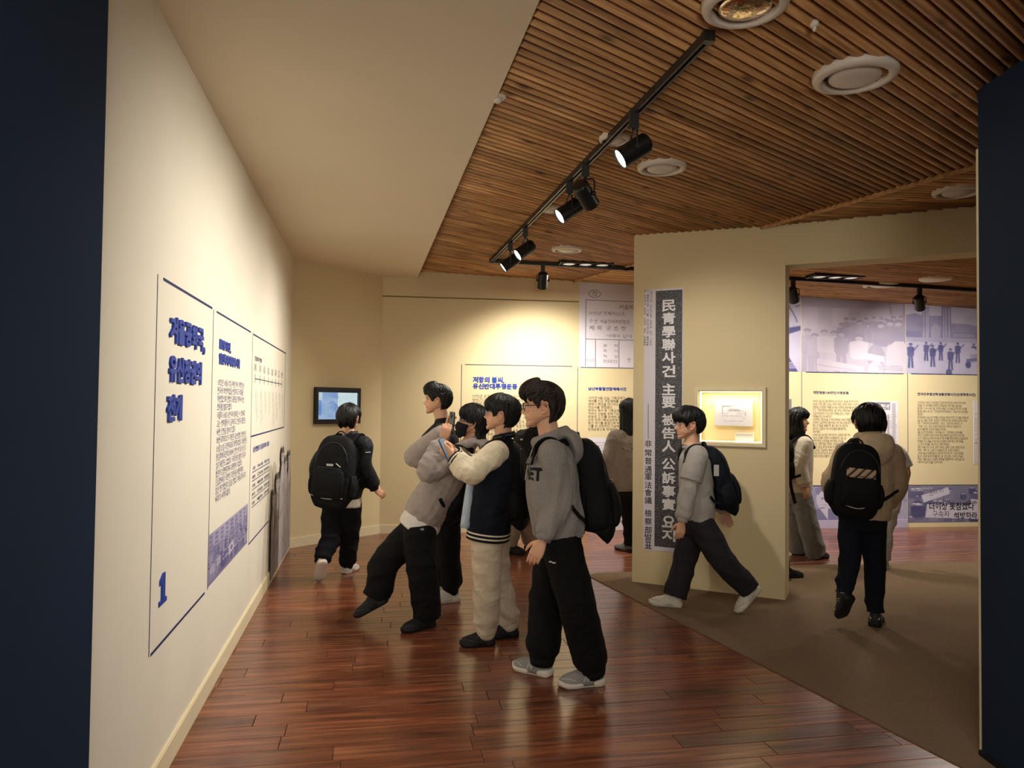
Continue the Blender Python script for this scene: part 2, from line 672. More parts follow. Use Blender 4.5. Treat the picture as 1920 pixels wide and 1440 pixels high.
rng = np.random.default_rng(7)
PWID = 0.132
pl_list = []
for r_ in range(-14, 76):
    c = r_ * PWID
    u = -4.5 + rng.uniform(0, 1)
    while u < 7.5:
        L_ = rng.choice([0.6, 0.9, 0.9, 1.2]) * rng.uniform(0.96, 1.04)
        mid = PU * (u + L_ / 2) + PV * (c + PWID / 2)
        corners = [PU * (u + x) + PV * (c + y) for x in (0, L_) for y in (0, PWID)]
        sl = max((q - WL.O).dot(WL.n) for q in corners)
        ok = sl > 0 and mid.y < 11 and mid.y > -2.4 and max((q - WB.O).dot(WB.n) for q in corners) > 0 and max((q - WD.O).dot(WD.n) for q in corners) > -0.1
        if ok and not all(inside(V2(q.x, q.y), cpoly) for q in corners):
            g = rng.normal(1.0, 0.12)
            w_ = rng.normal(0, 0.05)
            pl_list.append((u, c, L_, mid, (max(.55, g + w_), max(.5, g), max(.45, g - w_), 1)))
        u += L_
vis = lambda m: m.y > 1.5 and abs((m.x) / m.y) < 0.80
pl_list.sort(key=lambda q: (0 if vis(q[3]) else 1, q[3].length))
G_, BV = 0.0012, 0.0015


def plank_geo(L_):
    x0, x1, y0, y1 = G_, L_ - G_, G_, PWID - G_
    v_ = [(x0, y0, -.012), (x1, y0, -.012), (x1, y1, -.012), (x0, y1, -.012),
          (x0, y0, -BV), (x1, y0, -BV), (x1, y1, -BV), (x0, y1, -BV),
          (x0 + BV, y0 + BV, 0), (x1 - BV, y0 + BV, 0), (x1 - BV, y1 - BV, 0), (x0 + BV, y1 - BV, 0)]
    f_ = [(8, 9, 10, 11)] + [(i, (i + 1) % 4, (i + 1) % 4 + 4, i + 4) for i in range(4)] + [(i + 4, (i + 1) % 4 + 4, (i + 1) % 4 + 8, i + 8) for i in range(4)]
    return v_, f_


sv, sf, scol = [], [], []
for i, (u, c, L_, mid, t) in enumerate(pl_list):
    v_, f_ = plank_geo(L_)
    p = PU * u + PV * c
    if i < 295:
        o = obj('plank', v_, f_, M_PLANK, floor, col=[t] * len(f_))
        o.matrix_world = Matrix(((PU.x, PV.x, 0, p.x), (PU.y, PV.y, 0, p.y), (0, 0, 1, 0), (0, 0, 0, 1)))
    else:
        b0 = len(sv)
        sv += [(q[0] + u, q[1] + c, q[2]) for q in v_]
        sf += [tuple(k + b0 for k in q) for q in f_]
        scol += [t] * len(f_)
o = obj('planks_beyond', sv, sf, M_PLANK, floor, 'stuff', col=scol)
o.matrix_world = Matrix(((PU.x, PV.x, 0, 0), (PU.y, PV.y, 0, 0), (0, 0, 1, 0), (0, 0, 0, 1)))

n = len(cr)
v = [(p.x, p.y, 0.0) for p in cr] + [(p.x, p.y, 0.007) for p in cr]
f = [tuple(range(n)), tuple(range(n, 2 * n))[::-1]] + [(i, i + n, (i + 1) % n + n, (i + 1) % n) for i in range(n)]
car = obj('carpet', v, f, M_CARPET)
tag(car, 'flat taupe carpet with a pointed end laid under the free-standing cream partition', 'carpet')
# ------------------------------------------------------------------ lettering
FONT_CACHE = {}


def text_geo(body, bold=0, extrude=0.0, res=2, line=1.0, align='LEFT', char=1.0):
    o = FONT_CACHE.get('o')
    if o is None:
        o = FONT_CACHE['o'] = bpy.data.objects.new('lettering', bpy.data.curves.new('lettering', 'FONT'))
    c = o.data
    c.body = body
    c.resolution_u = res
    c.extrude = extrude
    c.space_line = line
    c.space_character = char
    c.align_x = align
    me = bpy.data.meshes.new_from_object(o)
    v = np.zeros(len(me.vertices) * 3, dtype=np.float32)
    me.vertices.foreach_get('co', v)
    v = v.reshape(-1, 3)
    f = [tuple(p.vertices) for p in me.polygons]
    bpy.data.meshes.remove(me)
    if bold > 0:
        V, F = [v], list(f)
        k = 1
        for i in range(8):
            a = math.pi * i / 4
            w = v.copy()
            w[:, 0] += bold * math.cos(a)
            w[:, 1] += bold * math.sin(a)
            w[:, 2] -= 0.0006 * k
            F += [tuple(q + k * len(v) for q in p) for p in f]
            V.append(w)
            k += 1
        v, f = np.vstack(V), F
    return v, f


def letters(name, body, W, s0, s1, z0, z1, m, root, bold=0, depth=0.0, out=0.002, res=2, line=1.0, fit=True, rot=0.0, char=1.0):
    v, f = text_geo(body, bold, 0.5 if depth else 0.0, res, line, char=char)
    if depth:
        v[:, 2] = (v[:, 2] + 0.5)
    lo, hi = v.min(0), v.max(0)
    sx = (s1 - s0) / max(hi[0] - lo[0], 1e-6)
    sy = (z1 - z0) / max(hi[1] - lo[1], 1e-6)
    if not fit:
        sx = sy = min(sx, sy)
    v = (v - lo * np.array([1, 1, 0])) * np.array([sx, sy, depth if depth else 0.01])
    if rot:
        c, s = math.cos(rot), math.sin(rot)
        v = np.stack([v[:, 0] * c - v[:, 1] * s, v[:, 0] * s + v[:, 1] * c, v[:, 2]], 1)
    Mx = np.array(W.M(s0, z0, out))
    v = v @ Mx[:3, :3].T + Mx[:3, 3]
    o = obj(name, v, f, m)
    put(o, root)
    if not depth and len(body) > 1:
        o['kind'] = 'stuff'
    return o


def headline(body, W, s0, s1, z0, z1, m, root, bold, depth):
    """raised heading: every letter an object of its own"""
    wt = [0.3 if c == ' ' else 0.28 if c == ',' else 0.62 if c.isdigit() else 1.0 for c in body]
    k, tot = 0.0, sum(wt)
    for c, w in zip(body, wt):
        a, b_ = s0 + (s1 - s0) * (k + .02 * w) / tot, s0 + (s1 - s0) * (k + .97 * w) / tot
        k += w
        if c == ' ':
            continue
        y0, y1 = z0, z1
        if c == ',':
            y0, y1 = z0 - (z1 - z0) * .12, z0 + (z1 - z0) * .22
        letters('letter', c, W, a, b_, y0, y1, m, root, bold=bold, depth=depth, out=0.0)


def strip(name, W, s0, z0, s1, z1, w, m, root, out=0.0005, th=0.0015):
    """thin raised line between two wall points"""
    a, b_ = Vector((s0, z0, 0)), Vector((s1, z1, 0))
    d = (b_ - a).normalized()
    p = Vector((-d.y, d.x, 0)) * (w / 2)
    v = []
    for k in (out, out + th):
        for q in (a - p, a + p, b_ + p, b_ - p):
            v.append(W.P(q.x, q.y, k))
    f = [(0, 1, 2, 3), (7, 6, 5, 4), (0, 4, 5, 1), (1, 5, 6, 2), (2, 6, 7, 3), (3, 7, 4, 0)]
    return put(obj(name, v, f, m), root)


def lpx(name, W, x0, y0, x1, y1, w, m, root, vertical=False, flat=False):
    s0, z0 = W.hit(x0, y0)
    s1, z1 = W.hit(x1, y1)
    if vertical:
        s1 = s0 = (s0 + s1) / 2
    if flat:
        z0 = z1 = (z0 + z1) / 2
    return strip(name, W, s0, z0, s1, z1, w, m, root)


def rect(W, xl, yt, xr, yb, xb=None):
    """wall rectangle from left/right pixel columns and the top/bottom at the left edge"""
    s0, z1 = W.hit(xl, yt)
    _, z0 = W.hit(xl if xb is None else xb, yb)
    s1, _ = W.hit(xr, yt)
    return s0, s1, z0, z1


def sheet(name, W, s0, s1, z0, z1, th, m, root, out=0.0):
    b_ = MB()
    b_.box(s0, s1, z0, z1, out, out + th, W.M())
    return b_.build(name, m, root)


def zc(x, y):
    p = V2(x, y)
    if inside(p, polyF1):
        return zF1(x, y)
    if inside(p, polyF2):
        return zF2(x, y)
    return zN(x, y)


# ------------------------------------------------------------------ painted prints: a fine grid of coloured faces
class Canvas:
    def __init__(s, w, h, tone=0.8, seed=1):
        s.W_, s.H_ = w, h
        w, h = w * 3, h * 3            # painted finer than it is meshed
        s.w, s.h = w, h
        s.a = np.full((h, w), tone, np.float32)
        s.mask = np.ones((h, w), bool)
        s.Y, s.X = np.mgrid[0:h, 0:w].astype(np.float32)
        s.X = (s.X + 0.5) / w
        s.Y = (s.Y + 0.5) / h          # 0 at the top
        s.r = np.random.default_rng(seed)
        s.asp = w / h

    def ell(s, cx, cy, rx, ry, t):
        s.a[((s.X - cx) / rx) ** 2 + ((s.Y - cy) / ry) ** 2 < 1] = t

    def box(s, x0, y0, x1, y1, t):
        s.a[(s.X >= x0) & (s.X < x1) & (s.Y >= y0) & (s.Y < y1)] = t

    def poly(s, pts, t):
        s.a[s.inside(pts)] = t

    def inside(s, pts):
        r = np.zeros_like(s.a, bool)
        for i in range(len(pts)):
            x0, y0 = pts[i]
            x1, y1 = pts[i - 1]
            c = ((y0 > s.Y) != (y1 > s.Y)) & (s.X < (x1 - x0) * (s.Y - y0) / (y1 - y0 + 1e-9) + x0)
            r ^= c
        return r

    def line(s, x0, y0, x1, y1, w, t):
        dx, dy = (x1 - x0) * s.asp, y1 - y0
        L = dx * dx + dy * dy + 1e-9
        k = np.clip((((s.X - x0) * s.asp) * dx + (s.Y - y0) * dy) / L, 0, 1)
        d = ((s.X - x0) * s.asp - k * dx) ** 2 + (s.Y - y0 - k * dy) ** 2
        s.a[d < w * w] = t

    def noise(s, amp, cells=12):
        n = s.r.uniform(-1, 1, (cells + 2, cells + 2))
        gy, gx = s.Y * cells, s.X * cells
        iy, ix = gy.astype(int), gx.astype(int)
        fy, fx = gy - iy, gx - ix
        v = n[iy, ix] * (1 - fx) * (1 - fy) + n[iy, ix + 1] * fx * (1 - fy) + n[iy + 1, ix] * (1 - fx) * fy + n[iy + 1, ix + 1] * fx * fy
        s.a += amp * v

    def grain(s, amp):
        s.a += s.r.normal(0, amp, s.a.shape)

    def man(s, cx, top, h, body, face=0.75, hair=0.15, legs=True, wide=1.0, gun=False):
        hw = h * 0.085 / s.asp * wide
        hh = h * 0.07
        by = top + 2 * hh
        sh = hw * 1.9
        s.poly([(cx - sh, by + h * .03), (cx - hw * .6, by), (cx + hw * .6, by), (cx + sh, by + h * .03), (cx + sh * .95, by + h * .34), (cx + sh * .7, by + h * .40), (cx - sh * .7, by + h * .40), (cx - sh * .95, by + h * .34)], body)
        if legs:
            s.poly([(cx - sh * .65, by + h * .38), (cx - .02 * hw, by + h * .38), (cx - hw * .3, top + h), (cx - sh * .8, top + h)], body * 0.9)
            s.poly([(cx + sh * .65, by + h * .38), (cx + .02 * hw, by + h * .38), (cx + hw * .4, top + h), (cx + sh * .85, top + h)], body * 0.9)
        s.ell(cx, top + hh, hw * .85, hh, face)
        s.ell(cx, top + hh * .65, hw * .95, hh * .72, hair)
        s.ell(cx, top + hh * 1.35, hw * .7, hh * .6, face)
        if gun:
            s.line(cx + sh * .5, by + h * .22, cx + sh * 2.1, by - h * .06, 0.007, body * .7)

    def mesh(s, name, W, s0, s1, z0, z1, lo, hi, root, out=0.002):
        w, h = s.W_, s.H_
        a = s.a.reshape(h, 3, w, 3).mean((1, 3))
        mk = s.mask.reshape(h, 3, w, 3).mean((1, 3)) > .5
        xs = np.linspace(s0, s1, w)
        zs = np.linspace(z1, z0, h)
        O = np.array(W.P(0, 0, out))
        u = np.array(W.u)
        gx, gz = np.meshgrid(xs, zs)
        v = O + gx[..., None] * u + gz[..., None] * np.array([0, 0, 1.0])
        v = v.reshape(-1, 3)
        i, j = np.mgrid[0:h - 1, 0:w - 1]
        q = i * w + j
        q = np.stack([q, q + w, q + w + 1, q + 1], -1).reshape(-1, 4)
        t = np.clip(a, 0, 1).reshape(-1, 1)
        lo_, hi_ = np.array(lo), np.array(hi)
        c = lo_ + (hi_ - lo_) * t
        k = (mk.ravel()[q].sum(1) >= 2)
        for i_ in np.nonzero(v[q].mean(1)[:, 2] > 2.55)[0]:
            p_ = v[q[i_]].mean(0)
            if p_[2] > zc(p_[0], p_[1]) + .018:
                k[i_] = False
        q = q[k]
        me = bpy.data.meshes.new(name)
        me.from_pydata(v.tolist(), [], q.tolist())
        at_ = me.color_attributes.new('tone', 'FLOAT_COLOR', 'POINT')
        at_.data.foreach_set('color', c.astype(np.float32).ravel())
        o = _fin(name, me, M_PRINT, None, None, False)
        return put(o, root) if root is not None else o


INKB, PALE = srgb(46, 48, 110), srgb(194, 186, 206)
INKG, PALEG = srgb(38, 34, 36), srgb(222, 214, 216)


def lin(name, label, cat, W, s, z, group=None):
    return thing(name, label, cat, W.P(s, z, 0), group)


# ================================================================== LEFT WALL
LB = M_NAVYINK
M_BODY = mat('body_text_ink', srgb(92, 84, 74), .7, .2)
M_BODYB = mat('blue_body_text_ink', srgb(84, 86, 132), .7, .2)
r1 = lin('title_panel', 'section title panel with huge raised blue letters and a big blue numeral near the floor', 'text panel', WL, *WL.hit(340, 900))
lpx('side_rule', WL, 298.6, 516, 275, 1236, 0.004, M_INK, r1, vertical=True)
lpx('top_rule', WL, 306, 521.5, 397.5, 579, 0.011, LB, r1, flat=True)
lpx('bottom_rule', WL, 282, 1227, 383, 1113, 0.011, LB, r1, flat=True)
for txt, xl, yt, yb, xr in (('겨울공화국,', 316.5, 590, 641, 383), ('유신정권의', 315, 665, 716, 376), ('전개', 311, 739, 791, 339)):
    s0, s1, z0, z1 = rect(WL, xl, yt, xr, yb)
    headline(txt, WL, s0, s1, z0, z1, M_BLUE, r1, 0.046, 0.010)
s0, s1, z0, z1 = rect(WL, 298, 1080, 310, 1137)
s1 = WL.hit(310.5, 1100)[0]
one = [(.30, 0), (.30, .14), (0.0, .14), (0, 0), (1, 0), (1, .14), (.72, .14), (.72, 1), (.42, 1), (.06, .80), (.06, .66), (.30, .70)]
one = [(0, 0), (1, 0), (1, .15), (.74, .15), (.74, 1), (.46, 1), (.05, .83), (.05, .66), (.30, .72), (.30, .15), (0, .15)]
v = [WL.P(s0 + (s1 - s0) * x, z0 + (z1 - z0) * z, k) for k in (0, 0.006) for x, z in one]
n = len(one)
put(obj('numeral', v, [tuple(range(n, 2 * n)), tuple(range(n))[::-1]] + [(i, (i + 1) % n, (i + 1) % n + n, i + n) for i in range(n)], M_BLUE), r1)

r2 = lin('text_panel', 'blue headed text panel with a long paragraph above the blue march photograph', 'text panel', WL, *WL.hit(430, 850))
lpx('side_rule', WL, 401.7, 581, 387, 1108, 0.004, M_INK, r2, vertical=True)
lpx('top_rule', WL, 406, 584, 470, 623, 0.010, LB, r2, flat=True)
for txt, xl, yt, yb, xr in (('10월 유신,', 411, 635, 654, 432), ('일인독재 체제의 시작', 410, 661, 682, 449)):
    headline(txt, WL, *rect(WL, xl, yt, xr, yb), M_BLUE, r2, 0.044, 0.006)
para_L = ['1972년 10월 17일 저년 7시, 박정의는', '전국에 비상계었을 선포하고 국회를', '해산했으며 헌법의 표련을 정지시이는', '조치를 발표하였다.', '이를하 10월 유신이라 불리는 이 조치로', '고는 정치활동이 금지되고 언론과 출한은', '사전 건연을 발아의 했다.',
          '비상국주회의가 하련한 유신헌법 개정안은', '11월 21일 국민투표로 확정되었다. 대통령은', '통일주체국민회의에서 간정 선거로 동안고', '임기 제한도 없었다. 국회의원 삼분의 일과', '법관의 임명권하지 대통령이 위었다.', '긴급조치로 국민의 기본권을 제한하며', '일인 장기집권의 일을 연었고 겨울공화국의', '시대가 시작되었다.']
s0, z1 = WL.hit(408, 709)
s1 = WL.hit(464, 760)[0]
z0 = WL.hit(402, 945)[1]
letters('paragraph', '\n'.join(para_L), WL, s0, s1, z0, z1, M_BODYB, r2, res=1, line=1.0)

r3 = lin('chronology_panel', 'panel with a dated timeline of leaning entries above a ruled table beside the corner', 'text panel', WL, *WL.hit(505, 800))
lpx('side_rule', WL, 474, 623, 465.5, 1018, 0.004, M_INK, r3, vertical=True)
lpx('top_rule', WL, 475, 626, 535.5, 663, 0.010, LB, r3, flat=True)
lpx('end_rule', WL, 535.5, 663, 532, 800, 0.004, M_INK, r3, vertical=True)
lpx('middle_rule', WL, 470.5, 817.5, 532, 801.5, 0.010, LB, r3, flat=True)
lpx('bottom_rule', WL, 465.5, 1021, 503, 977, 0.010, LB, r3, flat=True)
letters('title_line', '긴급조치 연표', WL, *rect(WL, 477.5, 667, 491, 676), M_INK, r3, bold=0.03)
sA, zA = WL.hit(478, 709)
sB, zB = WL.hit(528, 721)
zA = (zA + zB) / 2
strip('time_axis', WL, sA, zA, sB, zA, 0.006, M_INK, r3)
dates = ['1월 8일', '1월 14일', '4월 3일', '8월 23일', '12월', '75.4.8', '75.5.13', '79년']
for i in range(8):
    s_ = sA + (sB - sA) * i / 7
    strip('tick', WL, s_, zA - 0.03, s_, zA + 0.03, 0.006, M_INK, r3)
    letters('date', dates[i], WL, s_ - 0.05, s_ + 0.05, zA + 0.055, zA + 0.115, M_INK, r3, res=1)
    for k in range(2):
        L_ = [0.24, 0.26, 0.19, 0.20, 0.31, 0.25, 0.16, 0.28][i] - 0.03 * k
        letters('entry', ['긴급조치 선포와 헌법 논의 금지', '비상군법회의 설치와 위반자 처벌'][k], WL, s_ + 0.02 + 0.06 * k, s_ + 0.02 + 0.06 * k + L_, zA - 0.085, zA - 0.065, M_INK, r3, res=1, rot=-1.25)
s0, s1, z0, z1 = rect(WL, 474.2, 838, 504, 849)
letters('title_line', '유신헌법과 긴급조치의 내용', WL, s0, s1, z0, z1, M_BLUE, r3, bold=0.03)
sT0, zT0 = WL.hit(473, 886)
sT1 = WL.hit(506, 868)[0]
zT1 = WL.hit(470.5, 953)[1]
rows = [('구분', '주요 내용', '제정 이유'), ('대통령', '간선', '통일주체국민회의'), ('국회', '해산권', '삼권분립'), ('임기', '6년 중임 제한 없음', '장기집권 보장'), ('기본권', '제한', '긴급조치 발동권')]
dz = (zT0 - zT1) / 4
for i in range(5):
    strip('table_rule', WL, sT0, zT0 - dz * i, sT1, zT0 - dz * i, 0.005, M_INK, r3)
    for j, (q0, q1) in enumerate(((0.0, .14), (.26, .56), (.64, .96))):
        a_ = sT0 + (sT1 - sT0) * q0
        letters('cell', rows[i][j], WL, a_, sT0 + (sT1 - sT0) * q1, zT0 - dz * i + dz * .22, zT0 - dz * i + dz * .62, M_BLUE if i == 0 else M_INK, r3, bold=0.02, res=1)

# blue march photograph on the left wall
cv = Canvas(150, 110, 0.62, 3)
cv.box(0, 0, 1, 0.28, 0.72)
for i in range(9):
    x = i * .12
    cv.box(x, 0.02 + .03 * (i % 3), x + .10, 0.45, 0.5 + .05 * (i % 4))
    for j in range(4):
        cv.box(x + .02, .06 + j * .09, x + .08, .10 + j * .09, .3)
for row in range(7):
    y = 0.28 + row * 0.07
    for i in range(16):
        h = 0.16 + row * 0.055
        cv.man(cv.r.uniform(0.0, 1.0), y + cv.r.uniform(-.02, .02), h, cv.r.uniform(.12, .55), .72, .18, wide=.9)
for i in range(11):
    x = i * .035
    cv.line(x, 0.28 + i * .01, x, 0.95, 0.006, .15)
cv.box(.05, .66, .14, .80, .88)
cv.box(.18, .62, .27, .76, .9)
cv.poly([(.45, .60), (.58, .54), (.6, .74), (.47, .82)], .92)
for i in range(3):
    cv.line(.065, .69 + i * .035, .125, .69 + i * .035, .006, .2)
    cv.line(.195, .65 + i * .035, .255, .65 + i * .035, .006, .2)
cv.ell(.53, .68, .03, .05, .3)
cv.box(0, .93, 1, 1, .35)
cv.grain(.05)
s0, z1 = WL.hit(390.5, 1004)
s1 = WL.hit(464, 948)[0]
z0 = WL.hit(388, 1103)[1]
o = cv.mesh('march_photograph', WL, s0, s1, z0, z1, INKB, PALE, None)
tag(o, 'blue tinted photograph of a street march with placards low on the ivory wall', 'photograph')

# cut-out print of standing men at the far end of the left wall
sF0, sF1 = WL.hit(504, 1000)[0], WL.hit(540.3, 1000)[0]
zF1_ = WL.hit(524, 836)[1]
cv = Canvas(140, 220, 0.5, 5)
cv.a[:] = 0.6
m_all = np.zeros_like(cv.mask)
men = [(.10, .30, .22, .28, .30), (.27, .20, .29, .20, .24), (.50, .01, .27, .58, .28), (.68, .10, .26, .44, .28), (.88, .07, .24, .42, .34)]
for cx, top, wd_, tone, hairt in men:
    body = cv.inside([(cx - wd_ * .28, top + .17), (cx - wd_ * .12, top + .13), (cx + wd_ * .12, top + .13), (cx + wd_ * .30, top + .17), (cx + wd_ * .5, top + .30), (cx + wd_ * .52, 1.0), (cx - wd_ * .52, 1.0), (cx - wd_ * .5, top + .30)])
    cv.a[body] = tone
    head = ((cv.X - cx) / (wd_ * .28)) ** 2 + ((cv.Y - top - .085) / .085) ** 2 < 1
    cv.a[head] = .66
    cv.a[head & (cv.Y < top + .06)] = hairt * .5
    face = head & (cv.Y > top + .06)
    cv.a[face & (np.abs(cv.Y - top - .085) < .006) & (np.abs(np.abs(cv.X - cx) - wd_ * .11) < wd_ * .06)] = .2
    cv.a[face & (np.abs(cv.Y - top - .135) < .005) & (np.abs(cv.X - cx) < wd_ * .08)] = .35
    m_all |= body | head
    cv.line(cx, top + .18, cx + .01, .97, .004, tone * .6)
    cv.line(cx - wd_ * .12, top + .17, cx, top + .30, .005, .9)
    cv.line(cx + wd_ * .12, top + .17, cx, top + .30, .005, .9)
    cv.line(cx - wd_ * .4, top + .4, cx - wd_ * .25, top + .75, .004, tone * .65)
cv.line(.30, .62, .95, .40, .006, .25)
cv.line(.55, .80, .75, .92, .008, .25)
cv.noise(.08, 14)
cv.grain(.03)
cv.mask = m_all
o = cv.mesh('group_portrait_print', WL, sF0, sF1, 0.02, zF1_, INKG, PALEG, None, out=0.0175)
tag(o, 'grey cut-out photo print of five standing men at the inner end of the ivory wall', 'photo print')

# ================================================================== SCREEN ON THE CORNER WALL
s0, s1, z0, z1 = rect(WD, 588.5, 725.5, 671.7, 795)
tv = lin('wall_monitor', 'black framed monitor glowing pale blue on the corner wall', 'monitor', WD, (s0 + s1) / 2, (z0 + z1) / 2)
M_TVB = mat('monitor_bezel', srgb(26, 26, 28), 0.3, 0.5)
b = MB()
Mw = WD.M()
w_ = 0.022
zt, zb_ = z1 - 0.055, z0 + 0.05
b.box(s0, s1, z0, zb_, 0.0, 0.05, Mw)
b.box(s0, s1, zt, z1, 0.0, 0.05, Mw)
b.box(s0, s0 + 0.028, zb_, zt, 0.0, 0.05, Mw)
b.box(s1 - 0.028, s1, zb_, zt, 0.0, 0.05, Mw)
b.box(s0, s1, zb_, zt, 0.0, 0.02, Mw)
b.build('bezel', M_TVB, tv)
cv = Canvas(90, 66, .6, 9)
M_SCR = bpy.data.materials.new('lit_screen')
M_SCR.use_nodes = True
nt = M_SCR.node_tree
pb = nt.nodes['Principled BSDF']
at_ = nt.nodes.new('ShaderNodeVertexColor')
at_.layer_name = 'tone'
nt.links.new(at_.outputs[0], pb.inputs['Emission Color'])
pb.inputs['Base Color'].default_value = (.02, .02, .025, 1)
pb.inputs['Emission Strength'].default_value = 0.42
pb.inputs['Roughness'].default_value = 0.25
cv.a[:] = 0.42
cv.box(.5, 0, 1, 1, .85)
cv.box(0, 0, .13, .3, .7)
cv.box(.03, .3, .11, .85, .18)
cv.poly([(.14, .0), (.5, 0), (.52, .25), (.14, .15)], .3)
for k in range(7):
    x = .38 + .02 * k
    cv.line(x, .3 + .03 * k, x + .08 * (1 if k % 2 else -.4), .62 + .05 * (k % 3), .008, .12)
cv.line(.44, .55, .47, .95, .012, .15)
cv.line(.29, .42, .37, .36, .012, .1)
for k in range(16):
    x, y = cv.r.uniform(.55, .95), cv.r.uniform(.05, .9)
    cv.line(x, y, x + cv.r.uniform(-.07, .07), y + cv.r.uniform(-.05, .05), .006, cv.r.uniform(.45, .62))
for k in range(4):
    cv.line(.28, .75 + k * .05, .38, .74 + k * .05, .004, .22)
cv.noise(.08, 9)
scr = cv.mesh('screen', WD, s0 + 0.028, s1 - 0.028, zb_, zt, srgb(40, 110, 200), srgb(225, 245, 240), tv, out=0.0215)
scr.data.materials[0] = M_SCR

# ================================================================== BACK WALL, LEFT BAY
r4 = lin('text_panel', 'text panel with a two-line blue heading behind the boys taking pictures', 'text panel', WB, *WB.hit(960, 800))
lpx('side_rule', WB, 863.5, 683, 864, 985, 0.007, M_INK, r4, vertical=True)
lpx('top_rule', WB, 872, 683.5, 1073, 687, 0.009, M_INK, r4, flat=True)
for txt, xl, yt, yb, xr in (('저항의 불씨,', 886.5, 706, 717.5, 946), ('유신반대투쟁운동', 886.5, 718.5, 729, 970.5)):
    headline(txt, WB, *rect(WB, xl, yt, xr, yb), M_BLUE, r4, 0.045, 0.004)
para_A = ['1972년 유신체제 선포 이후 었어불은 정국 속에서도 민주주의를', '형한(긴급조치에 만선) 저항의 불씨는 서지지 안안다. 대학가와', '언론들은 소리 없이 유신 반대 운동의 학을 의월고 동교계와', '재의 인사들은 시국선언과 기도회를 이어간다. 1973년 10월', '서울대 문리대 시위를 시작으로 유신 청계 투쟁이 전국으로', '번였으며, 개헌을 청원하는 백만인 서명운동이 이어였다.', '정부는 긴급조치를 선포하여 헌법에 대한 일체의 논의를',
          '금지하고 위반자를 명장 없이 체포하였다. 그정에도 학생과', '지신인, 고동자들은 고문과 구속을 주를으고 투쟁하였다.', '이 시기 민주화운동은 민청학련 년성으로 더 벌리 서였고', '만은 이들이 재한을 발고 속고를 치었으하, 년국 저항은', '유신체제를 주서으리는 는 임이 되었으며 주리 사회 민주화의', '민거름이 되었다. 저항의 불씨를 전하며 이 공간은', '그날의 기록과 목소리를 당고 인다.']
letters('paragraph', '\n'.join(para_A), WB, *rect(WB, 885.5, 739, 1059, 850), M_BODY, r4, res=1)

r5 = lin('text_panel', 'narrow text panel with a one-line blue heading partly behind the cream partition', 'text panel', WB, *WB.hit(1140, 760))
lpx('side_rule', WB, 1081, 688, 1083, 990, 0.007, M_INK, r5, vertical=True)
lpx('top_rule', WB, 1088.5, 688.6, 1250, 691.6, 0.009, M_INK, r5, flat=True)
letters('title_line', '남산부활절연합예배사건', WB, *rect(WB, 1103, 725.5, 1174, 732), M_BLUE, r5, bold=0.04)
para_B = ['1973년 4월 22일, 기독교계가 서울 남산에서 부활절', '예배를 만은 연합예배를 운비했다. 그서하 유신', '체제의 재년을 대기하고 박형유 목사, 권호명', '전도사를 연했했다.', '박형유 목사 등 기독교계 인사들은 을을 고아', '하라의 안날을 위해 기도와 전한을 운비했고', '방송국 고 다를 공에서 을래하으를 들고 유신', '비한 한국기독교교회형의회(KNCC)와 학에',
          '동안 대기를 발였으며 박형유 목사의 석방', '기를 위 교회하다 기원했다. 이 사건은 유신', '반대운동으로 학에하는 전관정이 되었다.']
s0, s1, z0, z1 = rect(WB, 1103, 743, 1225, 807.5)
letters('paragraph', '\n'.join(para_B), WB, s0, s1, z0, z1, M_BODY, r5, res=1)

# enlarged handwritten document above and the one below
s0, z0 = WB.hit(1085.5, 688)
s1 = WB.hit(1290, 690)[0]
z1 = WB.hit(1085.5, 531)[1] + 0.01
dr = lin('document_print', 'enlarged handwritten court document pasted under the wooden ceiling at the partition edge', 'document', WB, s0 + .3, z0 + .5)
q_ = WB.P(s1, 0)
z1b = zc(q_.x, q_.y) + .012
b = MB()
b.add([WB.P(a_, z_, o_) for o_ in (0.0003, .002) for a_, z_ in ((s0, z0), (s1, z0), (s1, z1b), (s0, z1))], [(4, 5, 6, 7), (3, 2, 1, 0), (0, 1, 5, 4), (1, 2, 6, 5), (2, 3, 7, 6), (3, 0, 4, 7)])
b.build('paper', M_PAPER, dr)
X = lambda px, py: WB.hit(px, py)


def sl(n_, x0, y0, x1, y1, w=0.006, m=M_INK, root=dr, W=WB):
    a_, b_ = W.hit(x0, y0), W.hit(x1, y1)
    return strip(n_, W, a_[0], a_[1], b_[0], b_[1], w, m, root, 0.0022, 0.001)


sl('frame_rule', 1098.5, 562, 1290, 571)
sl('frame_rule', 1098.5, 562, 1097.5, 687)
sl('frame_rule', 1097.7, 635.5, 1290, 641)
sl('frame_rule', 1116.5, 637, 1116.3, 688)
sl('frame_rule', 1160.5, 638, 1160.5, 689)
M_PEN = mat('pencil_ink', srgb(104, 98, 112), 0.8, 0.1)
for txt, xl, yt, xr, yb in (('서울지방법원', 1161, 571, 1215, 580), ('1972년 형제7022호', 1104, 583, 1172, 590.5), ('수 신  서울형사지방법원', 1105, 598, 1180, 606), ('제 목  공 소 장', 1105, 610, 1174, 619), ('아래와 같이 공소를', 1137, 626, 1215, 633),
                            ('본     적', 1131, 645, 1158, 651), ('주     거', 1131, 655, 1158, 661), ('직     업', 1131, 665, 1158, 671), ('주민등록 번호', 1131, 674, 1158, 681), ('피고인', 1099.5, 672, 1115, 678), ('성', 1176, 671, 1182, 679)):
    letters('handwriting', txt, WB, *rect(WB, xl, yt, xr, yb), M_PEN, dr, res=1, out=0.0025)
a_, b_ = WB.hit(1115, 551)
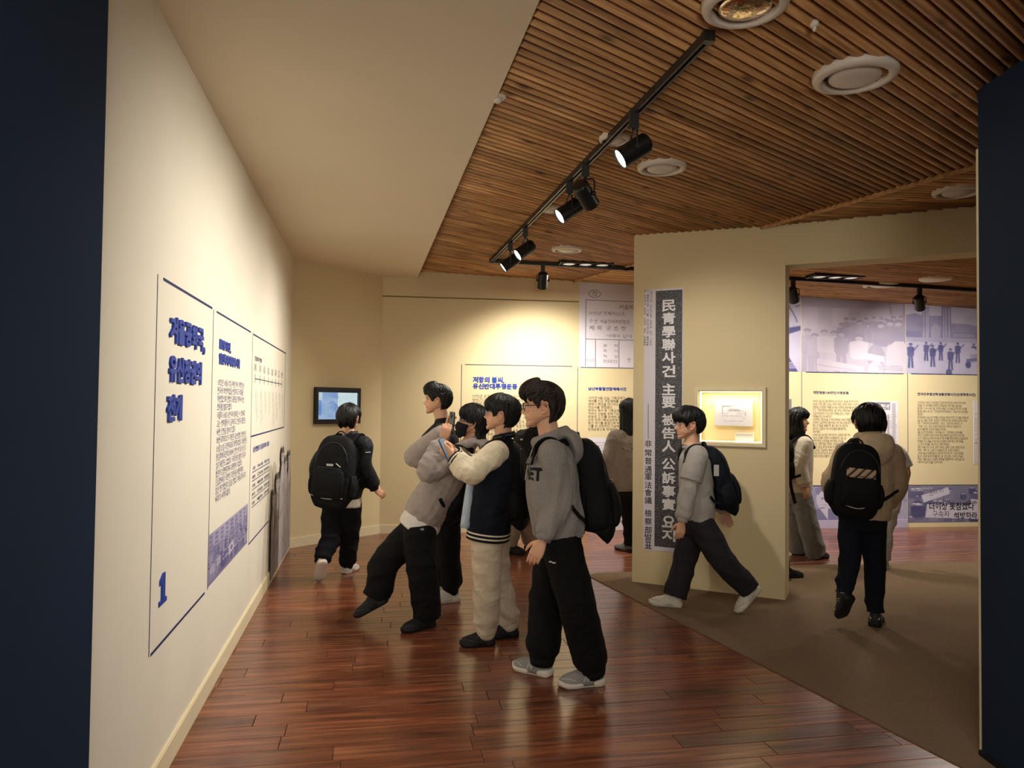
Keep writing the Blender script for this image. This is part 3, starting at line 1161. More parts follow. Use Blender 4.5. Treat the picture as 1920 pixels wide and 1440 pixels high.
v, f = tube([WB.P(a_ + .062 * math.cos(t) * 1.2, b_ + .045 * math.sin(t), .003) for t in np.linspace(0, 6.3, 20)], [.003] * 20, 4, tuple(WB.n), 1)
put(obj('handwriting', v, f, M_PEN), dr)
letters('handwriting', '72', WB, a_ - .03, a_ + .03, b_ - .025, b_ + .025, M_PEN, dr, out=0.0025)

s0, z1 = WB.hit(1103.5, 821)
s1 = WB.hit(1290, 821)[0]
dr2 = lin('document_print', 'pale document print with handwriting that reaches the floor behind the long-haired girl', 'document', WB, s0 + .3, .6)
sheet('paper', WB, s0, s1, 0.005, z1, 0.002, M_PAPER, dr2)
for k, (yt, xl, xr) in enumerate([(829, 1116, 1150), (834, 1110, 1150), (839, 1110, 1150), (844, 1110, 1150), (849, 1110, 1150), (854, 1110, 1150)]):
    letters('handwriting', ['증거로 제출된 문건', '학생들의 전국적 연합체', '조직과 시위 계획을', '기록한 진술 조서이며', '서울과 지방 대학의', '이름과 날짜를 적음'][k], WB, *rect(WB, xl, yt, xr, yt + 2.6), M_PEN, dr2, res=1, out=0.0025)
for y in (928, 945, 968):
    sl('frame_rule', 1110, y, 1290, y + 2, 0.005, M_PEN, dr2)
for txt, xl, yt, xr, yb in (('호', 1155, 935, 1161, 941), ('금', 1157, 949, 1163, 956), ('비', 1161, 962, 1168, 969), ('서명', 1132, 976, 1165, 981), ('날인 확인', 1104, 977, 1134, 985)):
    letters('handwriting', txt, WB, *rect(WB, xl, yt, xr, yb), M_PEN, dr2, res=1, out=0.0025)

# ================================================================== BACK WALL SEEN THROUGH THE OPENING
topz = lambda px, py: WB.hit(px, py)[1]
zA, zB = WB.hit(1503, 697)[1], WB.hit(1503, 910.5)[1]
zC = WB.hit(1530, 975.5)[1]


def photo(name, label, cv, xl, xr, z0, z1, lo=INKB, hi=PALE):
    o = cv.mesh(name, WB, WB.hit(xl, 800)[0], WB.hit(xr, 800)[0], z0, z1, lo, hi, None)
    return tag(o, label, 'photograph')


# a: bare branches and a roof edge
cv = Canvas(70, 90, .86, 11)
cv.poly([(0, .55), (.7, .44), (1, .40), (1, .46), (.7, .53), (0, .66)], .15)
cv.poly([(.55, .68), (.7, .72), (.95, 1), (.5, 1)], .12)
for x0, y0, x1, y1 in ((.72, .1, .82, .2), (.82, .2, .9, .3), (.9, .3, .93, .36), (.93, .02, .98, .05), (.6, .05, .75, .12), (.9, .16, .98, .14)):
    cv.line(x0, y0, x1, y1, .008, .2)
cv.noise(.05, 8)
for k in range(3):
    cv.line(.62, .88 + k * .03, .96, .885 + k * .03, .005, .8)
photo('rally_photograph', 'pale photograph with bare branches beside the opening, mostly behind the partition', cv, 1400, 1501, zA, topz(1500, 556) + .02)
# b: courtroom
cv = Canvas(200, 124, .66, 12)
cv.box(0, 0, 1, .16, .52)
cv.box(.3, .17, .45, .40, .82)
cv.box(.0, .16, .16, .62, .74)
cv.poly([(.83, .05), (1, .06), (1, .40), (.87, .40)], .42)
cv.poly([(.86, .1), (.97, .1), (.97, .34), (.88, .34)], .62)
for i in range(26):
    x = .38 + .024 * i
    cv.man(x, .36 + .07 * math.sin(i * 2.3) - .002 * i, .42, .36 + .04 * (i % 3), .62, .3, False, 1.0)
for x, t, c_ in ((.06, .44, .55), (.13, .50, .6), (.22, .45, .84), (.31, .46, .86), (.38, .46, .45)):
    cv.man(x, t, .56, c_, .62, .34, True, 1.25)
cv.man(.55, .50, .60, .9, .72, .32, False, 1.5)
for x in (.76, .85, .93):
    cv.man(x, .30 + .03 * (x < .8), .6, .36, .7, .3, False, 1.3)
cv.poly([(.82, .66), (.9, .58), (.98, .58), (1, .62), (1, 1), (.8, 1)], .88)
cv.ell(.71, .78, .085, .15, .42)
cv.poly([(.625, .74), (.795, .78), (.79, .86), (.625, .83)], .9)
cv.ell(.71, .96, .075, .12, .82)
cv.poly([(.15, .82), (.6, .92), (.6, .99), (.15, .97)], .85)
cv.line(.15, .9, .52, .97, .004, .5)
for k in range(3):
    cv.line(.74, .9 + k * .025, .97, .905 + k * .025, .005, .45)
cv.noise(.06, 10)
cv.grain(.02)
photo('courtroom_photograph', 'faded violet photograph of a crowded courtroom seen through the opening', cv, 1502, 1698, zA, topz(1502, 556) + .03, srgb(110, 102, 132), srgb(196, 186, 198))
# c: gate with soldiers and a motorcycle
cv = Canvas(150, 120, .78, 13)
cv.box(0, 0, 1, .2, .82)
cv.poly([(0, .2), (.12, .17), (.3, .24), (.5, .3), (.75, .3), (1, .36), (1, .52), (0, .52)], .45)
cv.box(0, .42, 1, .5, .35)
cv.box(.2, .08, .29, .52, .42)
cv.box(.44, .02, .56, .52, .4)
cv.box(.29, .2, .44, .3, .45)
cv.poly([(.31, .52), (.31, .36), (.37, .3), (.43, .36), (.43, .52)], .6)
for x in (.215, .25, .27, .46, .49, .53):
    cv.box(x, .1, x + .012, .5, .72)
cv.box(.88, .16, 1, .52, .4)
for k in range(5):
    cv.box(.58, .44 + .01 * k, .86, .445 + .01 * k, .65)
cv.box(.0, .5, 1, .56, .62)
for x, t, h in ((.06, .58, .34), (.25, .56, .26), (.33, .60, .30), (.43, .56, .25), (.55, .64, .30), (.64, .56, .28), (.84, .57, .24), (.99, .56, .30)):
    cv.man(x, t, h, .16, .35, .12, True, 1.0, gun=(x < .7))
cv.ell(.83, .68, .04, .05, .8)
cv.poly([(.79, .72), (.88, .71), (.9, .82), (.8, .84)], .55)
cv.ell(.77, .86, .035, .05, .14)
cv.ell(.93, .83, .035, .05, .14)
cv.line(.76, .8, .94, .78, .02, .25)
cv.ell(.53, .97, .04, .05, .15)
cv.noise(.07, 9)
cv.grain(.03)
photo('soldiers_photograph', 'blue photograph of soldiers, a towered gate and a motorcycle high on the back wall', cv, 1699, 1850, zA, topz(1699, 568) + .03)

r6 = lin('text_panel', 'petition text panel with a newspaper clipping, behind the boy in the beige jacket', 'text panel', WB, *WB.hit(1600, 800))
lpx('side_rule', WB, 1503, 697, 1503, 910, 0.007, M_INK, r6, vertical=True)
lpx('top_rule', WB, 1511, 697.5, 1694, 701, 0.012, M_NAVYINK, r6, flat=True)
lpx('bottom_rule', WB, 1515, 911, 1697, 910, 0.010, M_NAVYINK, r6, flat=True)
letters('title_line', '개헌청원100만인서명운동', WB, *rect(WB, 1524, 733, 1591.5, 738.8), M_NAVYINK, r6, bold=0.035)
para_C = ['1973년 12월 24일, 재의 민주인사 30인(장운하, 계운제, 백기관, 학석헌,', '김수관, 이의등, 법정, 김동일, 안명주, 지학운, 문동관, 헌관주, 이호청 등)은', '년했헌법 유신헌법의 청계를 요구하는 개헌청원운동본부를 발속하고 기자회년을', '간고, 「헌법개정청원운동본부」를 구성하고 서명운동을 시작하였다.', '10일 만에 40만에 이으는 시민의 서명을 었었고, 1974년 고 개헌서명운동은', '학생들을 중신으로 서며간다.', '유신정권은 개헌운동을 고기에 동사하며는 의도로 당화를 발표하여', '유언비어 긴급조치라는 발동하였고 개헌 청원 운동을 중한하라고 명고',
          '했다. 증 헌법을 개계를 주장, 발의, 제안 고는 청원하는', '금지하는 긴급조치 1호와 비상군법회의를 설치하는', '선포하였다.', '1974년 1월 15일 장운하, 백기관 등이 긴급조치 위반 구속', '되었고 인사들이 연했되어 조사를 발안다. 1월 21일', '박정의정권은 유신헌법을 개헌하며는 운직임을', '김동관, 인명진 등을 구속했다. 개헌청원', '연에대 김동일, 백기관 등에에 직연형이', '선고되었고 긴급조치는 계속되었다.', '학에한 문인과 지신인은 동아일보와', '전국민의 서명으로 불하기 시작했다.']
letters('paragraph', '\n'.join(para_C), WB, *rect(WB, 1524, 749.5, 1622, 858), M_BODY, r6, res=1)


def clipping(nm, label, xl, yt, xr, yb, seed, headline):
    s0, s1, z0, z1 = rect(WB, xl, yt, xr, yb)
    cr_ = lin(nm, label, 'clipping', WB, s0, z0)
    cv = Canvas(70, 120, .86, seed)
    cv.mask[:] = True
    for col_ in range(6):
        for row in range(42):
            if cv.r.uniform() < .8:
                x = .05 + col_ * .155
                cv.box(x, .2 + row * .018, x + .125 * cv.r.uniform(.5, 1), .209 + row * .018, cv.r.uniform(.4, .7))
    if headline:
        cv.box(.02, .02, .72, .13, .22)
        cv.box(.36, .17, .52, .28, .45)
        cv.box(.78, .03, .9, .75, .55)
        cv.box(.62, .2, .68, .5, .4)
        cv.box(.0, .70, 1, .71, .2)
    else:
        cv.box(0, .66, 1, .67, .3)
        cv.box(0, .68, 1, 1, .75)
        cv.ell(.6, .8, .3, .05, .6)
        cv.ell(.5, .9, .12, .08, .85)
    cv.grain(.04)
    cv.mesh('newsprint', WB, s0, s1, z0, z1, srgb(52, 48, 62), srgb(222, 214, 220), cr_, out=0.0035)
    sheet('backing', WB, s0, s1, z0, z1, 0.003, M_PAPER, cr_)
    if headline:
        letters('headline', '헌법개정 청원 백만인 서명', WB, s0 + (s1 - s0) * .05, s0 + (s1 - s0) * .69, z1 - (z1 - z0) * .115, z1 - (z1 - z0) * .04, M_WHITEINK, cr_, bold=0.03, res=1, out=0.0045)


clipping('newspaper_clipping', 'newspaper clipping with a black headline bar beside the dark-haired boy in beige', 1629, 752, 1684, 878, 21, True)
clipping('newspaper_clipping', 'pale newspaper clipping half hidden by the navy wall edge', 1825, 752, 1880, 870, 22, False)
cv = Canvas(40, 50, .8, 23)
cv.box(0, 0, 1, .35, .3)
cv.poly([(.5, .35), (.9, .35), (.7, .6), (.55, .8)], .25)
cv.noise(.1, 6)
photo('small_photograph', 'small grey photograph above the girl in the white jacket', cv, 1440, 1484, WB.hit(1483, 812)[1], WB.hit(1483, 748)[1], INKG, PALEG)

r7 = lin('text_panel', 'long text panel with a bracketed blue heading next to the navy wall edge', 'text panel', WB, *WB.hit(1770, 800))
lpx('side_rule', WB, 1701, 700, 1703, 910, 0.007, M_INK, r7, vertical=True)
lpx('top_rule', WB, 1708, 701, 1900, 704, 0.012, M_NAVYINK, r7, flat=True)
lpx('bottom_rule', WB, 1704, 910, 1900, 909, 0.010, M_NAVYINK, r7, flat=True)
letters('title_line', '전국민주청년학생총연맹사건(민청학련사건)', WB, *rect(WB, 1720, 736, 1829, 742.5), M_NAVYINK, r7, bold=0.035)
para_D = ['1973년 발, 1974년 고 유신헌법과 긴급조치에 반대하는 운직임 학생 시위와', '언론을 고인 대학생들은 전국적인 조직을 통한 공동 대을의 일요성을', '절간했다. 이에 1974년 3월, 학 대학 대표들이 고여 4월 3일 전국 동시 시위를', '벌였을 대부서 년의하고 「전국민주청년학생총연맹」이라는 명의의 선언문을', '배포했다.', '중앙정보부는 3월 29일 학생들의 운직임을 사전에 하학하고 건거를 시작했으며', '4월 3일, 서울대, 연에대, 성윤관대, 이화여대 등 주요 대학에서 일어한 시위와', '학에 「전국민주청년학생총연맹」 명의의 「민중 민속 민주선언」과', '「민중의 소리」 등의 유인울이 배포되었다. 박정의는 당일 발 10시',
          '을년당화를 통해 긴급조치 4호를 선포하였다.', '4월 25일 중앙정보부장은 기자회년을 연어 「민청학련은 공산계 불법', '한체인 인민혁명당 재건위 조직과 재일 조총련계, 일본 공산당, 국내 과하', '인사가 속합적으로 작용하여 속련 동기로 정부를 전속하며 했다고 발표했으며', '학생들과 지신인들을 대거로 체포 군사법정에 회부하였다. 정부 전속을', '고인 반국가적 불운 에련 조직인 건처정 주며였다.', '관련 인사들 이청, 유인대, 김지하, 여정남, 김명일, 강신속, 정문화, 황인성,', '하명신, 서중석 등 1,024명이 조사를 발안으며, 203명이 구속되고', '1974년 6월 비상보통군법회의 재한에서 7명 사형, 주기 12명 등 중형을', '발안다. 국내회 동교계 학계를 중신으로, 석방 운동이 이어지고, 하임내',
          '정권은 이들해 2월 사건 관련자 대부분을 형집했정지로 1975년 2월 15일', '석방하여 인원과 진일을 기었하에 동다.']
letters('paragraph', '\n'.join(para_D), WB, *rect(WB, 1720, 752, 1815, 869), M_BODY, r7, res=1)

# lower row
cv = Canvas(150, 80, .45, 31)
cv.noise(.07, 7)
cv.ell(.17, .38, .085, .34, .86)
cv.ell(.17, .14, .095, .17, .3)
cv.ell(.17, .40, .075, .27, .86)
cv.poly([(.0, 1), (.05, .72), (.14, .62), (.22, .66), (.3, .76), (.36, 1)], .25)
cv.poly([(.12, .66), (.2, .64), (.2, .98)], .92)
cv.ell(.145, .36, .014, .03, .3)
cv.ell(.195, .36, .014, .03, .3)
cv.line(.15, .55, .195, .54, .008, .45)
cv.poly([(.7, .5), (.85, .35), (1, .5), (1, 1), (.66, 1)], .6)
cv.grain(.02)
photo('portrait_photograph', 'violet photograph of a smiling man in a suit along the bottom of the back wall', cv, 1515, 1700, zC, zB - .01, srgb(62, 62, 118), srgb(198, 190, 208))
cv = Canvas(170, 100, .3, 32)
for i in range(46):
    x, y = cv.r.uniform(0, 1), cv.r.uniform(0, .85)
    cv.man(x, y, cv.r.uniform(.35, .6), cv.r.uniform(.1, .4), .75, .12, False, 1.2)
cv.grain(.05)
cv.man(.13, .42, .8, .12, .8, .08, False, 1.2)
cv.poly([(.17, .26), (.50, .04), (.52, .22), (.20, .46)], .9)
cv.poly([(.24, .50), (.98, .56), (1, .93), (.22, .86)], .92)
cv.poly([(.78, .36), (.97, .42), (.96, .56), (.77, .55)], .9)
cv.noise(.03, 12)
pz0, pz1 = zC - .0, zB - .01
pr = photo('banner_photograph', 'dark blue photograph of protesters holding up hand-lettered banners at floor level', cv, 1701, 1852, 0.06, pz1, srgb(28, 30, 92), srgb(204, 198, 212))
for txt, xl, yt, xr, yb in (('더이상 못참겠다', 1742, 942, 1826, 957), ('석방하라', 1788, 960, 1832, 973)):
    a_ = rect(WB, xl, yt, xr, yb)
    letters('banner_lettering', txt, WB, *a_, M_DARKINK, pr, bold=0.02, res=1, out=0.0032)
letters('banner_lettering', '구속자', WB, *rect(WB, 1748, 958, 1780, 970), M_PEN, pr, res=1, out=0.0032)
letters('banner_lettering', '언론자유 투쟁', WB, *rect(WB, 1742, 920, 1770, 930), M_PEN, pr, res=1, out=0.0032, rot=0.25)
letters('banner_lettering', '민주', WB, *rect(WB, 1812, 938, 1832, 945), M_DARKINK, pr, res=1, out=0.0032, rot=-0.08)
letters('caption', '1974년 4월 민주인사 석방을 요구하며\n시위를 벌이는 학생들', WB, *rect(WB, 1707, 914, 1748, 921), M_WHITEINK, pr, res=1, out=0.0032)
b = MB()
b.box(WB.hit(1290, 980)[0], WB.hit(1701, 980)[0], 0, zC, 0, 0.014, WB.M())
b.build('baseboard_far', mat('violet_skirting', srgb(176, 166, 190), 0.5, 0.3, noise=.03), None, 'structure')

# ================================================================== PARTITION: vertical headline banner
s0, s1 = WP.hit(1207.5, 700)[0], WP.hit(1281, 700)[0]
z1, z0 = WP.hit(1282, 539)[1], WP.hit(1207, 1030)[1]
bn = lin('vertical_banner', 'tall white banner with a speckled black strip of vertical Chinese characters', 'banner', WP, (s0 + s1) / 2, (z0 + z1) / 2)
sheet('paper', WP, s0, s1, z0, z1, 0.0025, M_PAPER, bn)
M_SPECK = bpy.data.materials.new('speckled_black_print')
M_SPECK.use_nodes = True
nt = M_SPECK.node_tree
pb = nt.nodes['Principled BSDF']
tc = nt.nodes.new('ShaderNodeTexCoord')
tn = nt.nodes.new('ShaderNodeTexNoise')
tn.inputs['Scale'].default_value = 210
tn.inputs['Detail'].default_value = 6
rp = nt.nodes.new('ShaderNodeValToRGB')
rp.color_ramp.elements[0].position = 0.52
rp.color_ramp.elements[0].color = srgb(44, 42, 46)
rp.color_ramp.elements[1].position = 0.70
rp.color_ramp.elements[1].color = srgb(170, 166, 172)
nt.links.new(tc.outputs['Object'], tn.inputs['Vector'])
nt.links.new(tn.outputs[0], rp.inputs[0])
nt.links.new(rp.outputs[0], pb.inputs['Base Color'])
pb.inputs['Roughness'].default_value = 0.6
q0, q1 = WP.hit(1229, 700)[0], WP.hit(1279, 700)[0]
zq1, zq0 = WP.hit(1229, 546)[1], WP.hit(1228, 1024)[1]
sheet('black_strip', WP, q0, q1, zq0, zq1, 0.001, M_SPECK, bn, 0.0025)
big = [('民', 573), ('青', 597), ('學', 622), ('聯', 646), ('사', 670.5), ('건', 696), ('主', 730), ('要', 754), ('被', 787), ('告', 812), ('人', 836.5), ('公', 870), ('訴', 896), ('事', 921), ('實', 945.5), ('요', 978), ('지', 1004)]
for ch, y in big:
    a_, z_ = WP.hit(1254, y)
    letters('character', ch, WP, a_ - .058, a_ + .058, z_ - .050, z_ + .050, M_WHITEINK, bn, bold=0.028, out=0.0042)
small = [('非', 832), ('常', 849), ('普', 864), ('通', 880), ('軍', 894), ('法', 909.5), ('會', 923.5), ('議', 938), ('檢', 962), ('察', 977.5), ('部', 993.5), ('발', 1007), ('표', 1022)]
for ch, y in small:
    a_, z_ = WP.hit(1215.7, y)
    letters('character', ch, WP, a_ - .031, a_ + .031, z_ - .030, z_ + .030, M_DARKINK, bn, bold=0.012, out=0.003)
sl('column_rule', 1215.5, 757, 1215.6, 823, 0.004, M_DARKINK, bn, WP)
for x, t in ((1221, '인맥과으로 주도하도록 조작을 맡기 그조직'), (1215, '및 閣僚級으로 하고, 지도위원으로 羅相植,'), (1209.7, '後 후진하고 전진적 화염한 4人 指導體制')):
    a_, zt_ = WP.hit(x, 543)
    zb_ = WP.hit(x, 649)[1]
    k = len(t)
    for i, ch in enumerate(t):
        if ch == ' ':
            continue
        z_ = zt_ + (zb_ - zt_) * (i + .5) / k
        letters('character', ch, WP, a_ - .0095, a_ + .0095, z_ - .0095, z_ + .0095, M_DARKINK, bn, res=1, out=0.003)

# ================================================================== DISPLAY CASE set in the partition
dc = lin('display_case', 'lit recessed display case with a cream frame and a document, on the partition', 'display case', WP, (sa + sb) / 2, (za + zb) / 2)
Mw = WP.M()
DP = -0.11
b = MB()
g = 0.0015
b.box(sa + g, sb - g, zb + g, za - g, DP - .012, DP, Mw)
b.box(sa + g, sa + .012, zb + g, za - g, DP, 0.0, Mw)
b.box(sb - .012, sb - g, zb + g, za - g, DP, 0.0, Mw)
b.box(sa + .012, sb - .012, zb + g, zb + .012, DP, 0.0, Mw)
b.box(sa + .012, sb - .012, za - .012, za - g, DP, 0.0, Mw)
M_CASE = mat('case_lining', srgb(232, 214, 168), 0.7, 0.2, noise=.01)
b.build('lining', M_CASE, dc)
b = MB()
w_ = 0.022
for x0, x1, y0, y1 in ((sa - w_, sa + .004, zb - w_, za + w_), (sb - .004, sb + w_, zb - w_, za + w_), (sa + .004, sb - .004, zb - w_, zb + .004), (sa + .004, sb - .004, za - .004, za + w_)):
    b.box(x0, x1, y0, y1, 0.0005, 0.026, Mw)
b.build('frame', M_TRIM, dc)
M_LED = mat('led_strip', (1.0, 0.93, 0.68, 1), 0.5, 0.2, emit=1.5)
for x0, x1, y0, y1 in ((sa + .013, sb - .013, za - .020, za - .0125), (sa + .013, sb - .013, zb + .0125, zb + .018), (sa + .0125, sa + .020, zb + .02, za - .022), (sb - .018, sb - .0125, zb + .02, za - .022)):
    b = MB()
    b.box(x0, x1, y0, y1, -0.03, -0.012, Mw)
    b.build('led_strip', M_LED, dc)
p0, z1 = WP.hit(1336.5, 751.5)
p1, z0 = WP.hit(1409.5, 800.5)
b = MB()
b.box(p0, p1, z0, z1, DP, DP + .045, Mw)
b.build('document_block', M_CASE, dc)
b = MB()
b.box(p0 + .004, p1 - .004, z0 + .004, z1 - .004, DP + .045, DP + .047, Mw)
docp = b.build('document', mat('white_document', srgb(226, 222, 232), .7, .2), dc)
DOUT = DP + .0475


class Off:
    """a plane parallel to a wall at some offset"""
    def __init__(s, W, o):
        s.W, s.o, s.n, s.u, s.z = W, o, W.n, W.u, W.z

    def P(s, a, z, out=0.0):
        return s.W.P(a, z, s.o + out)

    def M(s, a=0, z=0, out=0.0):
        return s.W.M(a, z, s.o + out)


WO = Off(WP, DOUT)
mx, mz = (p0 + p1) / 2, (z0 + z1) / 2
hw, hh = (p1 - p0) / 2, (z1 - z0) / 2
names = ['김 이 박 최', '정 강 조 윤', '장 임 한 오', '서 신 권 황', '안 송 류 전']
rng2 = random.Random(3)
for r_ in range(7):
    z_ = mz + hh * (.62 - .20 * r_)
    wd2 = hw * [.10, .22, .55, .6, .62, .6, .5][r_]
    cell = 0
    x = mx - wd2
    while x < mx + wd2 - .01:
        w2 = rng2.uniform(.025, .06)
        if rng2.random() < .8:
            letters('chart_entry', names[(r_ + cell) % 5], WO, x, min(x + w2, mx + wd2), z_ - .0045, z_ + .0045, M_INK, docp, res=1, out=0.0005)
        x += w2 + .012
        cell += 1
strip('chart_line', WO, mx - hw * .58, mz + hh * .62, mx - hw * .1, mz + hh * .62, .002, M_INK, docp)
strip('chart_line', WO, mx - hw * .58, mz + hh * .62, mx - hw * .58, mz - hh * .05, .002, M_INK, docp)
strip('chart_line', WO, mx - hw * .25, mz + hh * .33, mx + hw * .35, mz + hh * .33, .002, M_INK, docp)
strip('chart_line', WO, mx + hw * .62, mz + hh * .2, mx + hw * .62, mz - hh * .2, .002, M_INK, docp)
k0, z1 = WP.hit(1376.5, 811.5)
k1, z0 = WP.hit(1411, 829)
b = MB()
b.box(k0, k1, max(z0, zb + .014), z1, DP, DP + .06, Mw)
card = b.build('caption_card', mat('white_card', srgb(244, 238, 226), .7, .2), dc)
WC = Off(WP, DP + .0605)
letters('caption', '민청학련의 인민혁명당 배후조직 체계도', WC, k0 + .006, k1 - .006, z1 - .022, z1 - .013, M_INK, card, res=1, bold=.02)
letters('caption', '중앙정보부 발표 1974년 4월 25일 신문', WC, k0 + .006, k1 - .010, z1 - .036, z1 - .029, M_INK, card, res=1)
letters('caption', '사료관 소장', WC, k0 + .006, k0 + .05, z1 - .06, z1 - .053, M_INK, card, res=1)
d = bpy.data.lights.new('case_glow', 'AREA')
d.shape = 'RECTANGLE'
d.size, d.size_y = sb - sa - .06, .02
d.energy = 0.7
d.color = (1, .9, .62)
lo_ = bpy.data.objects.new('case_glow', d)
COL.objects.link(lo_)
lo_.matrix_world = WP.M((sa + sb) / 2, za - .024, -.03) @ Matrix.Rotation(math.pi / 2, 4, 'X') @ Matrix.Rotation(math.pi, 4, 'X')
lo_.matrix_world = Matrix.Translation(WP.P((sa + sb) / 2, za - .024, -.03)) @ Matrix(((WP.u.x, WP.n.x, 0, 0), (WP.u.y, WP.n.y, 0, 0), (0, 0, 1, 0), (0, 0, 0, 1)))

# ================================================================== CEILING FITTINGS
def vent(px, py, r, label, fn=zc, cone=None):
    p = hgt(px, py, fn)
    t = thing('ceiling_vent', label, 'air diffuser', tuple(p), 'round air diffusers in the slat ceiling')
    Mx = Matrix.Translation(p + Vector((0, 0, -.004)))
    v_, f_ = lathe([(r, .02), (r, 0.0), (r * .97, -.012), (r * .80, -.020), (r * .76, -.012), (r * .76, .014)], 40, Mx, False)
    put(obj('rim', v_, f_, M_WHITE, smooth=True), t)
    v_, f_ = lathe([(0.001, .012), (r * .77, .012)], 40, Mx, False)
    put(obj('recess', v_, [q[::-1] for q in f_], M_GREYIN, smooth=False), t)
    v_, f_ = lathe([(r * .58, .004), (r * .62, -.002), (r * .60, -.010), (r * .5, -.018), (r * .25, -.024), (.001, -.026)], 40, Mx, False)
    put(obj('cone', v_, f_, cone or M_WHITE, smooth=True), t)
    return t


vent(1397, 8, .155, 'round air diffuser with a mottled reflection near the free end of the light track', cone=mat('mirror_metal', srgb(225, 205, 170), .14, .5, metal=1.0, bump=.5, bscale=22))
vent(1603, 141, .175, 'large white round air diffuser in the slats close to the navy wall')
vent(1241, 313, .150, 'white round air diffuser beside the biggest spotlight')
vent(1063, 467, .150, 'round air diffuser above the front edge of the back wall')
vent(1795, 358, .150, 'round air diffuser at the ceiling fold cut by the navy wall')
vent(1652, 534, .19, 'round air diffuser above the courtroom photograph')
vent(1152, 259, .085, 'small round ceiling disc half hidden behind the biggest spotlight')
vent(1030, 391, .085, 'small round ceiling disc behind the middle spotlight')
p = hgt(1754, 523, zc)
t = thing('ceiling_speaker', 'flat white ceiling disc above the soldiers photograph', 'ceiling speaker', tuple(p))
v, f = lathe([(.15, .01), (.15, -.008), (.145, -.014), (.001, -.016)], 36, Matrix.Translation(p), False)
put(obj('cover', v, f, M_WHITE, smooth=True), t)
v, f = lathe([(.158, .01), (.158, -.004), (.15, -.006)], 36, Matrix.Translation(p), False)
put(obj('rim', v, f, M_WHITE, smooth=True), t)
for px, py, r, lb in ((933, 183, .042, 'small white sprinkler cap against the cream soffit edge'), (1527, 46, .016, 'tiny white sprinkler head between the slats near the big air diffuser'), (1089, 346, .035, 'small pale ring in the slats beside the unlit spotlight')):
    p = hgt(px, py, zc)
    t = thing('sprinkler', lb, 'sprinkler', tuple(p))
    v, f = lathe([(r, .015), (r, -.002), (r * .8, -.008), (r * .5, -.009)], 20, Matrix.Translation(p), False)
    put(obj('escutcheon', v, f, M_WHITE, smooth=True), t)
    v, f = lathe([(r * .45, .01), (r * .45, -.02), (r * .3, -.026), (.0005, -.027)], 16, Matrix.Translation(p), False)
    put(obj('head', v, f, M_WHITE, smooth=True), t)


def multi(px, py, dirv, nl, label):
    p = hgt(px, py, zc)
    t = thing('multi_downlight', label, 'downlight', tuple(p))
    d = Vector((dirv.x, dirv.y, 0)).normalized()
    q = Vector((-d.y, d.x, 0))
    Mx = Matrix(((d.x, q.x, 0, p.x), (d.y, q.y, 0, p.y), (0, 0, 1, p.z - .006), (0, 0, 0, 1)))
    L_ = .19 * nl
    b_ = MB()
    for x0, x1, y0, y1 in ((-L_ / 2, L_ / 2, -.1, -.085), (-L_ / 2, L_ / 2, .085, .1), (-L_ / 2, -L_ / 2 + .015, -.085, .085), (L_ / 2 - .015, L_ / 2, -.085, .085)):
        b_.box(x0, x1, y0, y1, -.012, .03, Mx)
    b_.build('housing', M_BLACK, t)
    b_ = MB()
    b_.box(-L_ / 2 + .01, L_ / 2 - .01, -.09, .09, .022, .03, Mx)
    b_.build('tray', M_BLACK, t)
    for k in range(nl):
        x = (k - (nl - 1) / 2) * .18
        v_, f_ = lathe([(.05, .02), (.072, -.008), (.074, -.012), (.068, -.012)], 24, Mx @ Matrix.Translation((x, 0, 0)), False)
        ring = put(obj('lamp_ring', v_, f_, M_BLACK, smooth=True), t)
        v_, f_ = lathe([(.066, -.006), (.04, -.012), (.001, -.014)], 24, Mx @ Matrix.Translation((x, 0, 0)), False)
        put(obj('lamp', v_, f_, mat('frosted_lamp', srgb(225, 220, 210), .4, .4, emit=.25), smooth=True), t)


TD2 = WB.u
multi(1098, 494, TD2, 3, 'black recessed box with round lamps beside the cross track')
multi(1566, 518, TD2, 3, 'black recessed box with three round lamps, seen through the opening')

# ================================================================== TRACKS AND SPOTLIGHTS
DROP = 0.022
t0 = hgt(1325, 62, zN) + Vector((0, 0, -DROP))
t1 = hgt(922, 485, zN) + Vector((0, 0, -DROP))


def track(name, label, P0, P1, caps=True):
    t = thing(name, label, 'light track', tuple((P0 + P1) / 2))
    X = (P1 - P0).normalized()
    Yv = Vector((0, 0, 1)).cross(X).normalized()
    Zv = X.cross(Yv)
    Mx = Matrix(((X.x, Yv.x, Zv.x, P0.x), (X.y, Yv.y, Zv.y, P0.y), (X.z, Yv.z, Zv.z, P0.z), (0, 0, 0, 1)))
    L_ = (P1 - P0).length
    b_ = MB()
    b_.box(0, L_, -.018, -.007, -.016, .02, Mx)
    b_.box(0, L_, .007, .018, -.016, .02, Mx)
    b_.box(0, L_, -.007, .007, .004, .02, Mx)
    b_.build('rail', M_BLACK, t)
    for x in (-.03, L_ - .005):
        b_ = MB()
        b_.box(x, x + .035, -.022, .022, -.022, .0205, Mx)
        b_.build('end_cap', M_BLACK, t)
    return t


track('light_track', 'black light track carrying five spotlights along the cream soffit', t0, t1)
u0_ = t1 + Vector((0.02, 0.03, 0))
s_end = hgt(1832, 541, zF2)
u_dir = (Vector((s_end.x, s_end.y, 0)) - Vector((u0_.x, u0_.y, 0))).normalized()
fx = FB + (FE - FB) * 0.12
